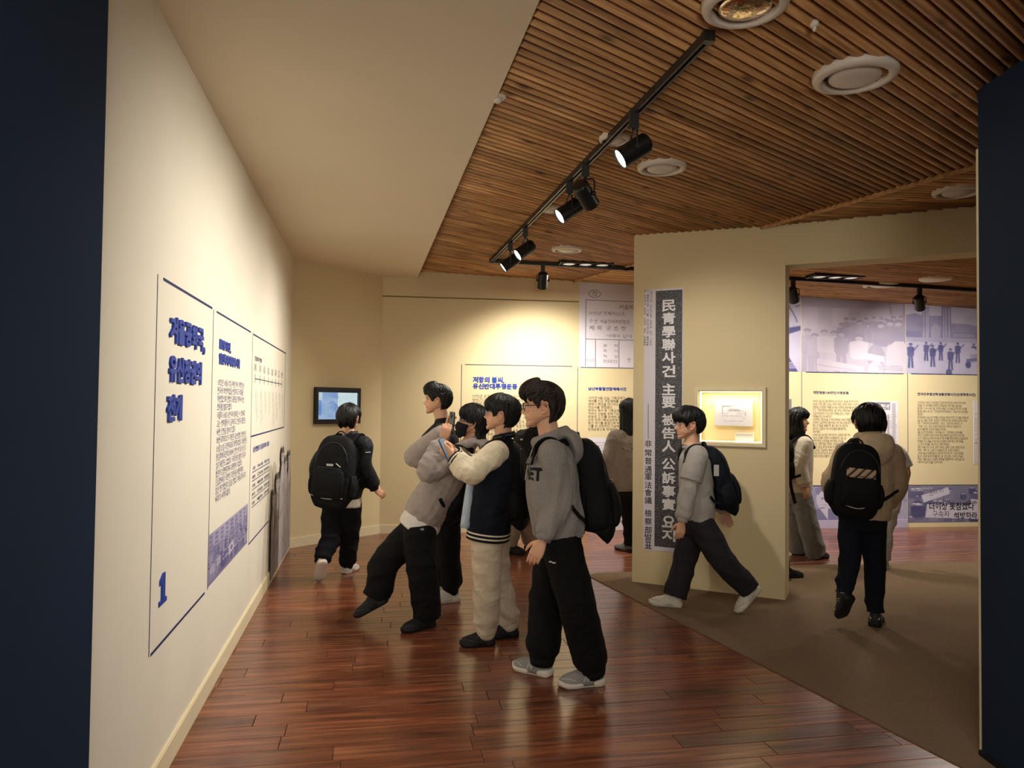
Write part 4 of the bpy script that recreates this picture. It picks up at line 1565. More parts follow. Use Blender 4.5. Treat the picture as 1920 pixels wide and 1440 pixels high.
# the cross track bends with the ceiling at the fold
kx = 0
for _ in range(400):
    q = u0_ + u_dir * kx
    if inside(V2(q.x, q.y), polyF2):
        break
    kx += 0.01
um = Vector((u0_.x, u0_.y, 0)) + u_dir * kx
um.z = zN(um.x, um.y) - DROP
ue = Vector((s_end.x, s_end.y, 0)) + u_dir * 1.0
ue.z = zF2(ue.x, ue.y) - DROP
track('light_track', 'short black cross track running from the long track to the ceiling fold', Vector((u0_.x, u0_.y, u0_.z)), um)
track('light_track', 'black cross track continuing above the opening towards the navy wall', um + u_dir * .04, ue)


def spot(px, py, hp, aim, label, watts, lit=True, cone=62, rad=.052, ln=.17, tp=None):
    """px,py: point on the track; hp: drop of the head; aim: world target"""
    top = hgt(px, py, zc) + Vector((0, 0, -DROP - .016))
    t = thing('spotlight', label, 'spotlight', tuple(top), 'black track spotlights')
    aim = Vector(aim)
    piv = top + Vector((0, 0, -hp))
    D = (aim - piv).normalized()
    Xv = D.cross(Vector((0, 0, 1))).normalized()
    Yv = D.cross(Xv).normalized()
    if Yv.z > 0:
        Yv, Xv = -Yv, -Xv
    c = piv + Vector((0, 0, -.03))
    b_ = MB()
    b_.box(-.022, .022, -.016, .016, -.075, .012, Matrix.Translation(top))
    b_.build('adapter', M_BLACK, t)
    # yoke: two arms from the stem to the sides of the can
    v_, f_ = tube([top + Vector((0, 0, -.06)), top + Vector((0, 0, -.085))], [.011, .011], 10, (1, 0, 0), 1)
    put(obj('stem', v_, f_, M_BLACK), t)
    st = top + Vector((0, 0, -.085))
    yk = MB()
    for s_ in (-1, 1):
        pth = [st, st + Xv * s_ * (rad * .7) + Vector((0, 0, -.004)), st + Xv * s_ * (rad + .010) + Vector((0, 0, -.022)), c + Xv * s_ * (rad + .010)]
        v_, f_ = tube(pth, [.005] * 4, 6, tuple(D), 3)
        yk.add(v_, f_)
        v_, f_ = tube([c + Xv * s_ * (rad - .004), c + Xv * s_ * (rad + .018)], [.011, .011], 10, tuple(D), 1)
        yk.add(v_, f_)
    yk.build('yoke', M_BLACK, t)
    Mx = Matrix(((Xv.x, Yv.x, -D.x, c.x), (Xv.y, Yv.y, -D.y, c.y), (Xv.z, Yv.z, -D.z, c.z), (0, 0, 0, 1)))
    h = ln / 2
    prof = [(.001, h), (rad * .82, h), (rad * .96, h - .008), (rad, h - .02), (rad, -h + .004), (rad * 1.02, -h), (rad * .95, -h), (rad * .93, -h + .012), (rad * .80, -h + .035)]
    v_, f_ = lathe(prof, 28, Mx, False)
    put(obj('can', v_, f_, M_BLACK, smooth=True), t)
    v_, f_ = lathe([(rad * .94, -h + .010), (rad * .6, -h + .022), (.001, -h + .024)], 28, Mx, False)
    lens = put(obj('lens', v_, f_, M_LENS if lit else M_GREYIN, smooth=True), t)
    if watts > 0:
        d = bpy.data.lights.new('spot_beam', 'SPOT')
        d.energy = watts
        d.color = (1.0, .95, .86)
        d.spot_size = math.radians(cone)
        d.spot_blend = 1.0
        d.shadow_soft_size = .035
        o = bpy.data.objects.new('spot_beam', d)
        COL.objects.link(o)
        o.matrix_world = Matrix.Translation(c + D * (h + .012)) @ Matrix(((Xv.x, Yv.x, -D.x, 0), (Xv.y, Yv.y, -D.y, 0), (Xv.z, Yv.z, -D.z, 0), (0, 0, 0, 1)))
    return t


wl = lambda px, py: WL.P(*WL.hit(px, py))
SPW = 82
spot(1189, 200, .15, wl(362, 790), 'biggest lit black spotlight, nearest the free end of the track', SPW, True, 94)
spot(1098, 298, .15, WP.P((sa + sb) / 2 - .1, 1.5), 'unlit-looking black spotlight turned away between two lit ones', 44, False, 66)
spot(1068, 332, .15, wl(430, 800), 'lit black spotlight third along the soffit track', SPW, True, 94)
spot(985, 420, .15, wl(487, 800), 'lit black spotlight overlapping the last one of the soffit track', SPW, True, 88)
spot(957, 448, .15, wl(516, 800), 'lowest hanging lit spotlight at the far corner of the tracks', SPW * .8, True, 84)
spot(1018, 491, .13, WB.P(*WB.hit(1000, 850)), 'black spotlight hanging alone from the short cross track', 120, False, 125)
spot(1487, 519, .13, WB.P(*WB.hit(1540, 830)), 'black spotlight beside the opening edge, in front of the pale photographs', 92, False, 120)
spot(1724, 534, .13, WB.P(*WB.hit(1750, 830)), 'black spotlight in front of the soldiers photograph', 92, False, 120)
# one more of the same cross track that the partition hides
# ================================================================== PEOPLE
TMP = bpy.data.scenes.new('workbench')


def rmesh(v, f, voxel, smooth=2, fac=0.6):
    me = bpy.data.meshes.new('w')
    me.from_pydata([tuple(map(float, p)) for p in v], [], [tuple(int(i) for i in q) for q in f])
    o = bpy.data.objects.new('w', me)
    TMP.collection.objects.link(o)
    m = o.modifiers.new('r', 'REMESH')
    m.mode = 'VOXEL'
    m.voxel_size = voxel
    if smooth:
        m2 = o.modifiers.new('s', 'SMOOTH')
        m2.factor = fac
        m2.iterations = smooth
    vl = TMP.view_layers[0]
    vl.update()
    ev = o.evaluated_get(vl.depsgraph)
    r = ev.to_mesh()
    V = np.zeros(len(r.vertices) * 3, np.float32)
    r.vertices.foreach_get('co', V)
    n = len(r.polygons)
    Fq = np.zeros(len(r.loops), np.int32)
    r.loops.foreach_get('vertex_index', Fq)
    Fq = Fq.reshape(n, 4)
    ev.to_mesh_clear()
    bpy.data.objects.remove(o)
    bpy.data.meshes.remove(me)
    return V.reshape(-1, 3).astype(float), Fq.copy()


def vnormals(V, Q):
    a = V[Q[:, 2]] - V[Q[:, 0]]
    b_ = V[Q[:, 3]] - V[Q[:, 1]]
    n = np.cross(a, b_)
    N = np.zeros_like(V)
    for k in range(4):
        np.add.at(N, Q[:, k], n)
    return N / (np.linalg.norm(N, axis=1)[:, None] + 1e-12)


def wrinkle(V, Q, amp, freq, seed, spots=(), direction=None, along=None):
    """ridged folds; spots: (centre, radius, gain)"""
    r = np.random.default_rng(seed)
    N = vnormals(V, Q)
    d = np.zeros(len(V))
    warp = np.zeros_like(V)
    for i in range(3):
        k = r.normal(0, 1, 3)
        k *= 6 / np.linalg.norm(k)
        warp += np.sin(V @ k + r.uniform(0, 6))[:, None] * r.normal(0, .035, 3)
    P = V + warp
    for i in range(6):
        k = r.normal(0, 1, 3)
        if direction is not None:
            k = k * .45 + np.asarray(direction) * r.choice([-1, 1])
        if along is not None:
            k = k - np.asarray(along) * k.dot(along) * (.85 if i % 3 else .2)
        k *= freq * r.uniform(.6, 1.5) / np.linalg.norm(k)
        s = np.sin(P @ k + r.uniform(0, 6))
        m = .5 + .5 * np.sin(V @ (r.normal(0, 1, 3) * 4) + r.uniform(0, 6))
        d += (1 - 2 * np.abs(s) ** 0.8) * m / 3
    g = np.ones(len(V)) * .55
    for c, rad, gain in spots:
        g += gain * np.exp(-((V - np.asarray(c)) ** 2).sum(1) / rad ** 2)
    return V + N * (d * amp * g)[:, None]


def qobj(name, V, Q, m, root, col=None):
    """fast mesh object from arrays, smooth shaded"""
    me = bpy.data.meshes.new(name)
    me.vertices.add(len(V))
    me.vertices.foreach_set('co', np.asarray(V, np.float32).ravel())
    me.loops.add(Q.size)
    me.loops.foreach_set('vertex_index', Q.astype(np.int32).ravel())
    me.polygons.add(len(Q))
    me.polygons.foreach_set('loop_start', np.arange(0, Q.size, 4, dtype=np.int32))
    me.polygons.foreach_set('loop_total', np.full(len(Q), 4, np.int32))
    me.update(calc_edges=True)
    me.polygons.foreach_set('use_smooth', np.ones(len(Q), bool))
    if col is not None:
        a = me.color_attributes.new('tone', 'FLOAT_COLOR', 'POINT')
        a.data.foreach_set('color', np.asarray(col, np.float32).ravel())
    me.materials.append(m)
    o = bpy.data.objects.new(name, me)
    COL.objects.link(o)
    return put(o, root)


class Parts:
    def __init__(s):
        s.v, s.f = [], []

    def add(s, vf):
        b_ = len(s.v)
        s.v += [tuple(map(float, p)) for p in vf[0]]
        s.f += [tuple(i + b_ for i in q) for q in vf[1]]
        return s

    def obj(s, name, m, root, smooth=True):
        return put(obj(name, s.v, s.f, m, smooth=smooth), root)


def loft(path, radii, ref, n=20, e=1.0, cap=True, sm=4):
    """like tube, superellipse section with exponent e (<1 is boxier)"""
    P = np.asarray(path, float)
    R = np.asarray(radii, float)
    if sm > 1:
        PR = catmull(np.hstack([P, R]), sm)
        P, R = PR[:, :3], np.maximum(PR[:, 3:], 1e-3)
    ref = np.asarray(ref, float)
    T = np.gradient(P, axis=0)
    T /= np.linalg.norm(T, axis=1)[:, None] + 1e-12
    v, f = [], []
    for i in range(len(P)):
        a = ref - T[i] * ref.dot(T[i])
        a /= np.linalg.norm(a) + 1e-9
        b_ = np.cross(T[i], a)
        for k in range(n):
            th = 2 * math.pi * k / n
            c, s = math.cos(th), math.sin(th)
            c, s = math.copysign(abs(c) ** e, c), math.copysign(abs(s) ** e, s)
            v.append(P[i] + a * R[i, 0] * c + b_ * R[i, 1] * s)
    for i in range(len(P) - 1):
        for k in range(n):
            p, q = i * n + k, i * n + (k + 1) % n
            f.append((p, q, q + n, p + n))
    if cap:
        f.append(tuple(range(n))[::-1])
        f.append(tuple((len(P) - 1) * n + k for k in range(n)))
    return v, f


def ball(c, r, n=14, ax=None):
    v, f = [], []
    r = np.array([r, r, r]) if np.isscalar(r) else np.asarray(r, float)
    A = np.eye(3) if ax is None else np.asarray(ax, float)
    m = n // 2
    for i in range(m + 1):
        t = math.pi * i / m
        for k in range(n):
            p = 2 * math.pi * k / n
            q = np.array([math.sin(t) * math.cos(p), math.sin(t) * math.sin(p), math.cos(t)]) * r
            v.append(np.asarray(c) + A @ q)
    for i in range(m):
        for k in range(n):
            f.append((i * n + k, (i + 1) * n + k, (i + 1) * n + (k + 1) % n, i * n + (k + 1) % n))
    return v, f


# ---------------------------------------------------------------- head shape
_zf = [-.118, -.112, -.104, -.095, -.082, -.070, -.060, -.053, -.046, -.037, -.020, 0, .014, .028, .045, .065, .085, .100, .110, .116]
_yf = [.030, .058, .077, .085, .085, .078, .088, .082, .090, .083, .079, .077, .077, .087, .090, .085, .068, .047, .026, .0]
_zb = [-.118, -.10, -.085, -.06, -.04, -.02, 0, .03, .06, .085, .102, .112, .116]
_yb = [.01, -.005, -.03, -.062, -.078, -.088, -.095, -.100, -.095, -.078, -.052, -.024, 0.0]
_zw = [-.118, -.110, -.10, -.085, -.06, -.03, 0, .02, .05, .08, .10, .112, .116]
_yw = [.006, .022, .038, .052, .064, .071, .075, .077, .075, .061, .040, .018, .0]


def head_surf(phi, z, feat=True):
    f_, b_, w_ = np.interp(z, _zf, _yf), np.interp(z, _zb, _yb), np.interp(z, _zw, _yw)
    s, c = np.sin(phi), np.cos(phi)
    x = w_ * np.sign(s) * np.abs(s) ** .92
    y = np.where(c >= 0, f_ * np.abs(c) ** .88, b_ * np.abs(c) ** .95)
    if feat:
        nz = np.interp(z, [-.044, -.036, -.031, -.024, -.016, 0, .014, .026], [0, .006, .022, .031, .028, .016, .008, 0])
        nw = np.interp(z, [-.04, -.025, 0, .02], [.017, .015, .010, .011])
        fr = (c > 0)
        y = y + fr * nz * np.exp(-(x / nw) ** 2)
        y = y - fr * .009 * np.exp(-((np.abs(x) - .032) / .015) ** 2 - ((z - .008) / .012) ** 2)
        y = y + fr * .004 * np.exp(-((np.abs(x) - .045) / .018) ** 2 - ((z + .022) / .02) ** 2)
    return x, y


def head_geo(neck_local):
    n = 56
    zs = np.concatenate([np.linspace(-.118, .10, 62), np.array([.104, .108, .1115, .114, .116])])
    v, f = [], []
    for z in zs:
        ph = np.linspace(0, 2 * math.pi, n, endpoint=False)
        x, y = head_surf(ph, np.full(n, z))
        v += list(np.stack([x, y, np.full(n, z)], 1))
    for i in range(len(zs) - 1):
        for k in range(n):
            f.append((i * n + k, i * n + (k + 1) % n, (i + 1) * n + (k + 1) % n, (i + 1) * n + k))
    f.append(tuple(range(n))[::-1])
    f.append(tuple((len(zs) - 1) * n + k for k in range(n)))
    va = np.array(v)           # jaw line: the underside rises from the chin to the jaw angle
    k_ = np.clip((-.045 - va[:, 2]) / .07, 0, 1)
    va[:, 2] += k_ * np.clip(.078 - va[:, 1], 0, .13) * .52
    P = Parts().add((va, f))
    nl = np.asarray(neck_local)
    P.add(tube([(0, -.022, -.03), (0, -.026, -.075), nl * .6 + np.array([0, -.028, -.085]) * .4, nl], [(.05, .052), (.052, .055), (.053, .056), (.066, .064)], 20, (1, 0, 0), 4))
    for s in (-1, 1):
        # ear: rim, bowl and lobe
        rim = [(s * .073, .010, -.014), (s * .081, .006, .012), (s * .086, -.006, .026), (s * .090, -.020, .025), (s * .091, -.024, .008), (s * .088, -.018, -.014), (s * .079, -.004, -.030), (s * .073, .006, -.026)]
        P.add(tube(rim, [.0042, .005, .0055, .0055, .005, .005, .006, .004], 8, (0, 0, 1), 3))
        P.add(ball((s * .075, -.006, .004), (.008, .016, .022), 12))
    return P


SKIN = np.array(srgb(216, 168, 136))
LIP = np.array(srgb(196, 122, 112))
EARC = np.array(srgb(226, 160, 132))
M_SKIN = mat('skin', (1, 1, 1, 1), 0.5, 0.35, attr='tone', bump=.03, bscale=500)
M_SKIN.node_tree.nodes['Principled BSDF'].inputs['Subsurface Weight'].default_value = 0.12
M_SKIN.node_tree.nodes['Principled BSDF'].inputs['Subsurface Radius'].default_value = (.012, .004, .002)
M_SKIN.node_tree.nodes['Principled BSDF'].inputs['Subsurface Scale'].default_value = 1.0
M_HAIR = mat('black_hair', srgb(14, 12, 12), 0.45, 0.35, noise=.3, nscale=40, bump=.25, bscale=160)
M_HAIRB = mat('dark_brown_hair', srgb(34, 25, 20), 0.5, 0.3, noise=.3, nscale=40, bump=.25, bscale=160)
M_EYEW = mat('eye_white', srgb(226, 220, 212), .25, .5)
M_IRIS = mat('iris', srgb(34, 22, 16), .2, .5)
M_FRAME = mat('glasses_frame', srgb(42, 30, 30), .35, .5)
M_CLEAR = mat('clear_frame', srgb(196, 190, 196), .25, .5)
M_GLASS = bpy.data.materials.new('lens_glass')
M_GLASS.use_nodes = True
_p = M_GLASS.node_tree.nodes['Principled BSDF']
_p.inputs['Base Color'].default_value = (.9, .93, 1, 1)
_p.inputs['Roughness'].default_value = .03
_p.inputs['Alpha'].default_value = .16
_p.inputs['Specular IOR Level'].default_value = .8
M_GLASS.blend_method = 'BLEND' if hasattr(M_GLASS, 'blend_method') else 'BLEND'


def cloth(name, c, rough=.85, b=.25, sc=420, n=.06, ns=30, sheen=.08, fold=.3):
    m = mat(name, c, rough, .2, noise=n, nscale=ns, bump=b, bscale=sc, sheen=sheen)
    nt = m.node_tree                      # creases: a second, larger bump under the weave
    mp = next(q for q in nt.nodes if q.type == 'MAPPING')
    b1 = next(q for q in nt.nodes if q.type == 'BUMP')
    t = nt.nodes.new('ShaderNodeTexNoise')
    t.inputs['Scale'].default_value = 7
    t.inputs['Detail'].default_value = 2
    t.inputs['Distortion'].default_value = 1.6
    nt.links.new(mp.outputs[0], t.inputs['Vector'])
    b2 = nt.nodes.new('ShaderNodeBump')
    b2.inputs['Strength'].default_value = fold
    b2.inputs['Distance'].default_value = .05
    nt.links.new(t.outputs[0], b2.inputs['Height'])
    nt.links.new(b2.outputs[0], b1.inputs['Normal'])
    return m


# ---------------------------------------------------------------- hand
def hand_geo(curl, spread=.0, thumb=(.55, .72, -.42)):
    P = Parts()
    P.add(tube([(-.07, 0, 0), (-.03, 0, 0), (0, 0, 0), (.02, 0, 0)], [(.030, .024), (.028, .021), (.027, .019), (.032, .017)], 14, (0, 1, 0), 3))
    P.add(loft([(-.004, 0, 0), (.02, 0, .001), (.05, 0, .001), (.078, 0, 0), (.090, 0, -.002)], [(.026, .016), (.034, .017), (.040, .015), (.040, .013), (.036, .009)], (0, 1, 0), 16, .8, True, 2))
    for i, (y, L, r) in enumerate(((.029, .070, .0088), (.010, .078, .0092), (-.010, .073, .0088), (-.029, .057, .0078))):
        p = np.array([.080, y, 0.0])
        pts, rr = [p - np.array([.012, 0, 0]), p], [r * 1.0, r * 1.08]
        a = 0.0
        for seg, (k, c) in enumerate(zip((.46, .30, .24), curl)):
            a += c * (1 + .08 * i)
            d = np.array([math.cos(a), spread * (1.5 - i) * .12, -math.sin(a)])
            p = p + d * L * k
            pts.append(p)
            rr.append(r * (.96, .86, .66)[seg])
        P.add(tube(pts, rr, 10, (0, 1, 0), 2))
        P.add(ball(pts[-1], rr[-1], 8))
    t = np.array(thumb) / np.linalg.norm(thumb)
    p0 = np.array([.012, .022, -.004])
    p1 = p0 + t * .036
    t2 = t + np.array([.45, -.25, -.1])
    t2 /= np.linalg.norm(t2)
    p2 = p1 + t2 * .030
    p3 = p2 + (t2 + np.array([.2, -.15, -.1])) * .020
    P.add(tube([p0, p1, p2, p3], [.015, .0115, .0100, .0070], 10, (0, 0, 1), 3))
    P.add(ball(p3, .0072, 8))
    return rmesh(P.v, P.f, .0034, 1, .5)


HANDS = {'relaxed': hand_geo((.35, .45, .3)), 'grip': hand_geo((.85, .95, .6), 0, (.75, .35, -.75)), 'hold': hand_geo((.45, 1.0, .6), .3, (.7, .5, -.6))}


def unit(a):
    a = np.asarray(a, float)
    return a / (np.linalg.norm(a) + 1e-12)


def place_hand(kind, wrist, d, dorsal, thumb_hint, scale):
    V, Q = HANDS[kind]
    X = unit(d)
    Z = unit(np.asarray(dorsal) - X * np.dot(dorsal, X))
    Yv = np.cross(Z, X)
    flip = np.dot(Yv, thumb_hint) < 0
    V = V.copy() * scale
    if flip:
        V[:, 1] *= -1
        Q = Q[:, ::-1]
    A = np.stack([X, Yv, Z], 1)
    return V @ A.T + np.asarray(wrist), Q


# ---------------------------------------------------------------- hair
def hair_geo(style, seed):
    r = np.random.default_rng(seed)
    zf, zs_, zb_, th = style['front'], style['side'], style['back'], style['thick']
    nphi, nv = 84, 22
    ph = np.linspace(-math.pi, math.pi, nphi, endpoint=False)
    a = np.abs(np.degrees(ph))
    zbnd = np.interp(a, [0, 38, 60, 70, 77, 85, 104, 116, 130, 180], [zf, zf, zs_ * .4 + zf * .6, zs_ - .012, zs_ - .010, max(zs_, .030), max(zs_, .026), zs_ * .4 + zb_ * .6, zb_, zb_]) if not style.get('long') else np.interp(a, [0, 38, 62, 78, 95, 112, 135, 180], [zf, zf, zs_ * .4 + zf * .6, zs_, zs_ + .004, zs_ * .5 + zb_ * .5, zb_, zb_])
    zbnd = zbnd + r.normal(0, style.get('jag', .006), nphi) + .004 * np.sin(ph * 13 + seed)
    top = .118
    V, Fq = [], []
    part = style.get('part', 0.0)
    for layer in (1, 0):
        for i in range(nv + 1):
            v_ = i / nv
            al = v_ * np.arccos(np.clip(zbnd / top, -1, 1))
            z = top * np.cos(al) - .002
            z = np.minimum(z, .1158)
            x, y = head_surf(ph, z, False)
            rad = np.sqrt(x * x + y * y) + 1e-6
            t = th * np.clip(.35 + 1.2 * np.sin(np.pi * (.12 + .80 * v_)) * .75, .2, 1.3)
            t = t * (1 + .10 * np.sin(ph * 17 + 3 * np.sin(v_ * 4 + seed)) + .10 * np.sin(ph * 31 + 5 * v_) + .15 * np.sin(ph * 3 + seed))
            fr = np.clip(1 - a / 60, 0, 1)
            t = t + fr * style.get('lift', 0) * np.sin(np.pi * np.clip(v_ * 1.0, 0, 1)) ** .7
            if layer == 0:
                t = t * 0 + .0005
            k = np.clip(np.sin(al), .0, 1)
            V.append(np.stack([x + x / rad * t * k, y + y / rad * t * k, z + t * np.cos(al) * np.clip(1.05 - .2 * v_, 0, 1)], 1))
    V = np.vstack(V)
    n1 = (nv + 1) * nphi
    for i in range(nv):
        for k in range(nphi):
            k2 = (k + 1) % nphi
            Fq.append((i * nphi + k, (i + 1) * nphi + k, (i + 1) * nphi + k2, i * nphi + k2))
            Fq.append((n1 + i * nphi + k2, n1 + (i + 1) * nphi + k2, n1 + (i + 1) * nphi + k, n1 + i * nphi + k))
    for k in range(nphi):
        k2 = (k + 1) % nphi
        Fq.append((nv * nphi + k, n1 + nv * nphi + k, n1 + nv * nphi + k2, nv * nphi + k2))
    P = Parts().add((V, Fq))
    # locks lying over the cap
    for i in range(int(style.get('locks', 150) * 1.7)):
        p0 = r.uniform(-math.pi, math.pi)
        v0 = r.uniform(.02, .55)
        v1 = min(1.0, v0 + r.uniform(.35, .6)) if r.uniform() < .55 or abs(p0) > .8 else 1.03 + style.get('overhang', .0) * r.uniform(.2, 1)
        dphi = r.normal(0, .22) + style.get('sweep', 0) * .35
        pts, rr = [], []
        for q in np.linspace(0, 1, 6):
            v_ = v0 + (v1 - v0) * q
            pp = p0 + dphi * q
            zb2 = np.interp(((pp + math.pi) % (2 * math.pi)) - math.pi, ph, zbnd)
            al = v_ * math.acos(max(-1, min(1, zb2 / top)))
            z = min(top * math.cos(al), .1158)
            x, y = head_surf(np.array(pp), np.array(z), False)
            x, y = float(x), float(y)
            rd = math.hypot(x, y) + 1e-6
            t = th * min(1.0, max(.3, .35 + .95 * math.sin(math.pi * (.12 + .8 * min(v_, 1))))) + style.get('puff', .004) * q * (1.4 - q) + .002
            fr = max(0, 1 - abs(math.degrees(((pp + math.pi) % (2 * math.pi)) - math.pi)) / 60)
            t += fr * style.get('lift', 0) * math.sin(math.pi * min(v_, 1)) ** .7 if v_ < 1 else 0
            k = min(1, max(0, math.sin(al)))
            pts.append((x + x / rd * t * k, y + y / rd * t * k, z + t * math.cos(al)))
            rr.append(.0048 * (1, 1.05, 1, .85, .6, .12)[len(rr)])
        P.add(tube(pts, [(x_ * 1.25, x_ * .6) for x_ in rr], 6, (.3, .2, .9), 2))
    # long hair hanging from the sides and the back
    L = style.get('long', 0)
    if L:
        for i in range(style.get('strands', 70)):
            lo_, hi_ = style.get('range', (62, 180))
            deg = r.uniform(lo_, hi_) * r.choice([-1, 1])
            pp = math.radians(deg)
            pts, rr = [], []
            ll = L * r.uniform(.82, 1.05)
            for q in np.linspace(0, 1, 8):
                z = .07 - (.07 + ll) * q
                zz = max(z, -.045)
                x, y = head_surf(np.array(pp), np.array(min(zz, .1)), False)
                rd = math.hypot(float(x), float(y)) + 1e-6
                t = .012 + .010 * math.sin(i * 1.7) * .5 + .004 * math.sin(q * 6 + i)
                dr = style.get('drift', (0, 0))
                hang = max(0, -.045 - z)
                pts.append((float(x) * (1 - .10 * hang) + float(x) / rd * t + dr[0] * hang + .004 * math.sin(q * 7 + i), float(y) * (1 - .2 * hang) + float(y) / rd * t + dr[1] * hang, z))
                rr.append(.012 * (.6, 1, 1.15, 1.2, 1.2, 1.05, .8, .12)[len(rr)])
            P.add(tube(pts, [(x_ * 1.2, x_ * .6) for x_ in rr], 6, (float(-math.cos(pp)), float(math.sin(pp)), 0), 2))
    return P


HS = {
    'bowl': dict(front=.034, side=.018, back=-.058, thick=.020, jag=.004, locks=170, lift=.004, overhang=.04),
    'curly': dict(front=.056, side=.030, back=-.040, thick=.018, jag=.007, locks=170, lift=.024, puff=.010, sweep=1),
    'swept': dict(front=.050, side=.012, back=-.066, thick=.021, jag=.006, locks=190, lift=.018, puff=.009, sweep=1.2),
    'fringe': dict(front=.022, side=.004, back=-.072, thick=.021, jag=.006, locks=180, lift=.006, overhang=.10),
    'long': dict(front=.030, side=-.02, back=-.07, thick=.018, jag=.004, locks=130, lift=.004, long=.30, strands=110, range=(58, 180)),
}
from mathutils.bvhtree import BVHTree


def foot_geo(heel, toe, up, s=1.0, high=1.0):
    """returns shoe upper and sole, both oriented heel->toe"""
    heel, toe = np.asarray(heel), np.asarray(toe)
    L = np.linalg.norm(toe - heel)
    X = (toe - heel) / L
    Z = unit(np.asarray(up) - X * np.dot(up, X))
    Yv = np.cross(Z, X)
    A = np.stack([X, Yv, Z], 1)
    st = [(.0, .022, .058), (.06, .034, .082), (.16, .038, .098), (.28, .039, .096), (.40, .039, .082), (.52, .042, .066), (.66, .046, .056), (.80, .045, .050), (.91, .036, .042), (.975, .022, .032), (1.0, .008, .022)]
    n = 18
    v, f = [], []
    z0 = .012
    for t, w, h in st:
        w, h = w * s * 1.06, h * s * high * 1.12
        for k in range(n):
            a = math.pi * k / (n - 1)
            y = w * math.copysign(abs(math.cos(a)) ** .75, math.cos(a))
            z = z0 + (h - z0) * math.sin(a) ** .8
            v.append((t * L, y * (1 - .18 * math.sin(a)), z))
    for i in range(len(st) - 1):
        for k in range(n - 1):
            p = i * n + k
            f.append((p, p + n, p + n + 1, p + 1))
        f.append((i * n + n - 1, (i + 1) * n + n - 1, (i + 1) * n, i * n))
    f.append(tuple(range(n)))
    f.append(tuple((len(st) - 1) * n + k for k in range(n))[::-1])
    upv = np.array(v) @ A.T + heel
    # sole
    so = [(-.035, .012, .030), (-.02, .026, .036), (.04, .038, .038), (.16, .042, .036), (.32, .039, .031), (.46, .041, .029), (.62, .048, .028), (.78, .048, .028), (.90, .040, .030), (.97, .028, .034), (1.015, .014, .038), (1.03, .004, .036)]
    sc_ = catmull(np.array(so), 2)
    sv, sf = [], []
    for t, w, h in sc_:
        w = max(w, .002) * s
        lift = .0 if t < .85 else (t - .85) * .07
        if t < .02:
            lift = (.02 - t) * .12
        for y, z in ((0, lift), (w * .9, lift), (w * 1.0, lift + .006), (w * 1.02, lift + (h - lift) * .6), (w * .97, h), (w * .80, h + .002), (-w * .80, h + .002), (-w * .97, h), (-w * 1.02, lift + (h - lift) * .6), (-w * 1.0, lift + .006), (-w * .9, lift)):
            sv.append((t * L, y, z))
    m_ = 11
    for i in range(len(sc_) - 1):
        for k in range(m_):
            p = i * m_ + k
            q = i * m_ + (k + 1) % m_
            sf.append((p, p + m_, q + m_, q))
    sf.append(tuple(range(m_)))
    sf.append(tuple((len(sc_) - 1) * m_ + k for k in range(m_))[::-1])
    sov = np.array(sv) @ A.T + heel
    # laces
    P = Parts()
    for t in (.36, .43, .50, .57):
        h = np.interp(t, [q[0] for q in st], [q[2] for q in st]) * s * high
        pts = [(t * L, -.026 * s, h * .84), (t * L + .004, -.012 * s, h * .985), (t * L + .006, 0, h + .003), (t * L + .004, .012 * s, h * .985), (t * L, .026 * s, h * .84)]
        P.add(tube(np.array(pts) @ A.T + heel, [.0032] * 5, 6, tuple(Z), 2))
    # padded panels on both sides
    S_ = Parts()
    def skin_strip(pts, wd):
        out = []
        for t, side, hz in pts:      # hz: 0 at the sole, 1 on top
            w = np.interp(t, [q[0] for q in st], [q[1] for q in st]) * s
            h = np.interp(t, [q[0] for q in st], [q[2] for q in st]) * s * high
            a = hz * math.pi / 2
            out.append((t * L, side * w * math.cos(a) ** .75 * (1 - .18 * math.sin(a)) * 1.02, z0 + (h - z0) * math.sin(a) ** .8 + .001))
        S_.add(tube(np.array(out) @ A.T + heel, [(wd, .0022)] * len(out), 8, tuple(A @ np.array([.6, 0, .8])), 3))
    for sd in (-1, 1):
        skin_strip([(.02, sd, .40), (.10, sd, .48), (.20, sd, .42), (.26, sd, .2)], .009)
        skin_strip([(.26, sd, .2), (.38, sd, .42), (.50, sd, .58), (.60, sd, .72)], .006)
        skin_strip([(.34, sd, .2), (.46, sd, .45), (.56, sd, .42), (.66, sd, .2)], .006)
        skin_strip([(.66, sd, .22), (.78, sd, .42), (.90, sd, .62), (.95, sd, .9)], .006)
        skin_strip([(.30, sd, .80), (.42, sd, .80), (.56, sd, .80)], .005)
    return (upv, f), (sov, sf), P, S_


def lerp(a, b_, t):
    return np.asarray(a) * (1 - t) + np.asarray(b_) * t


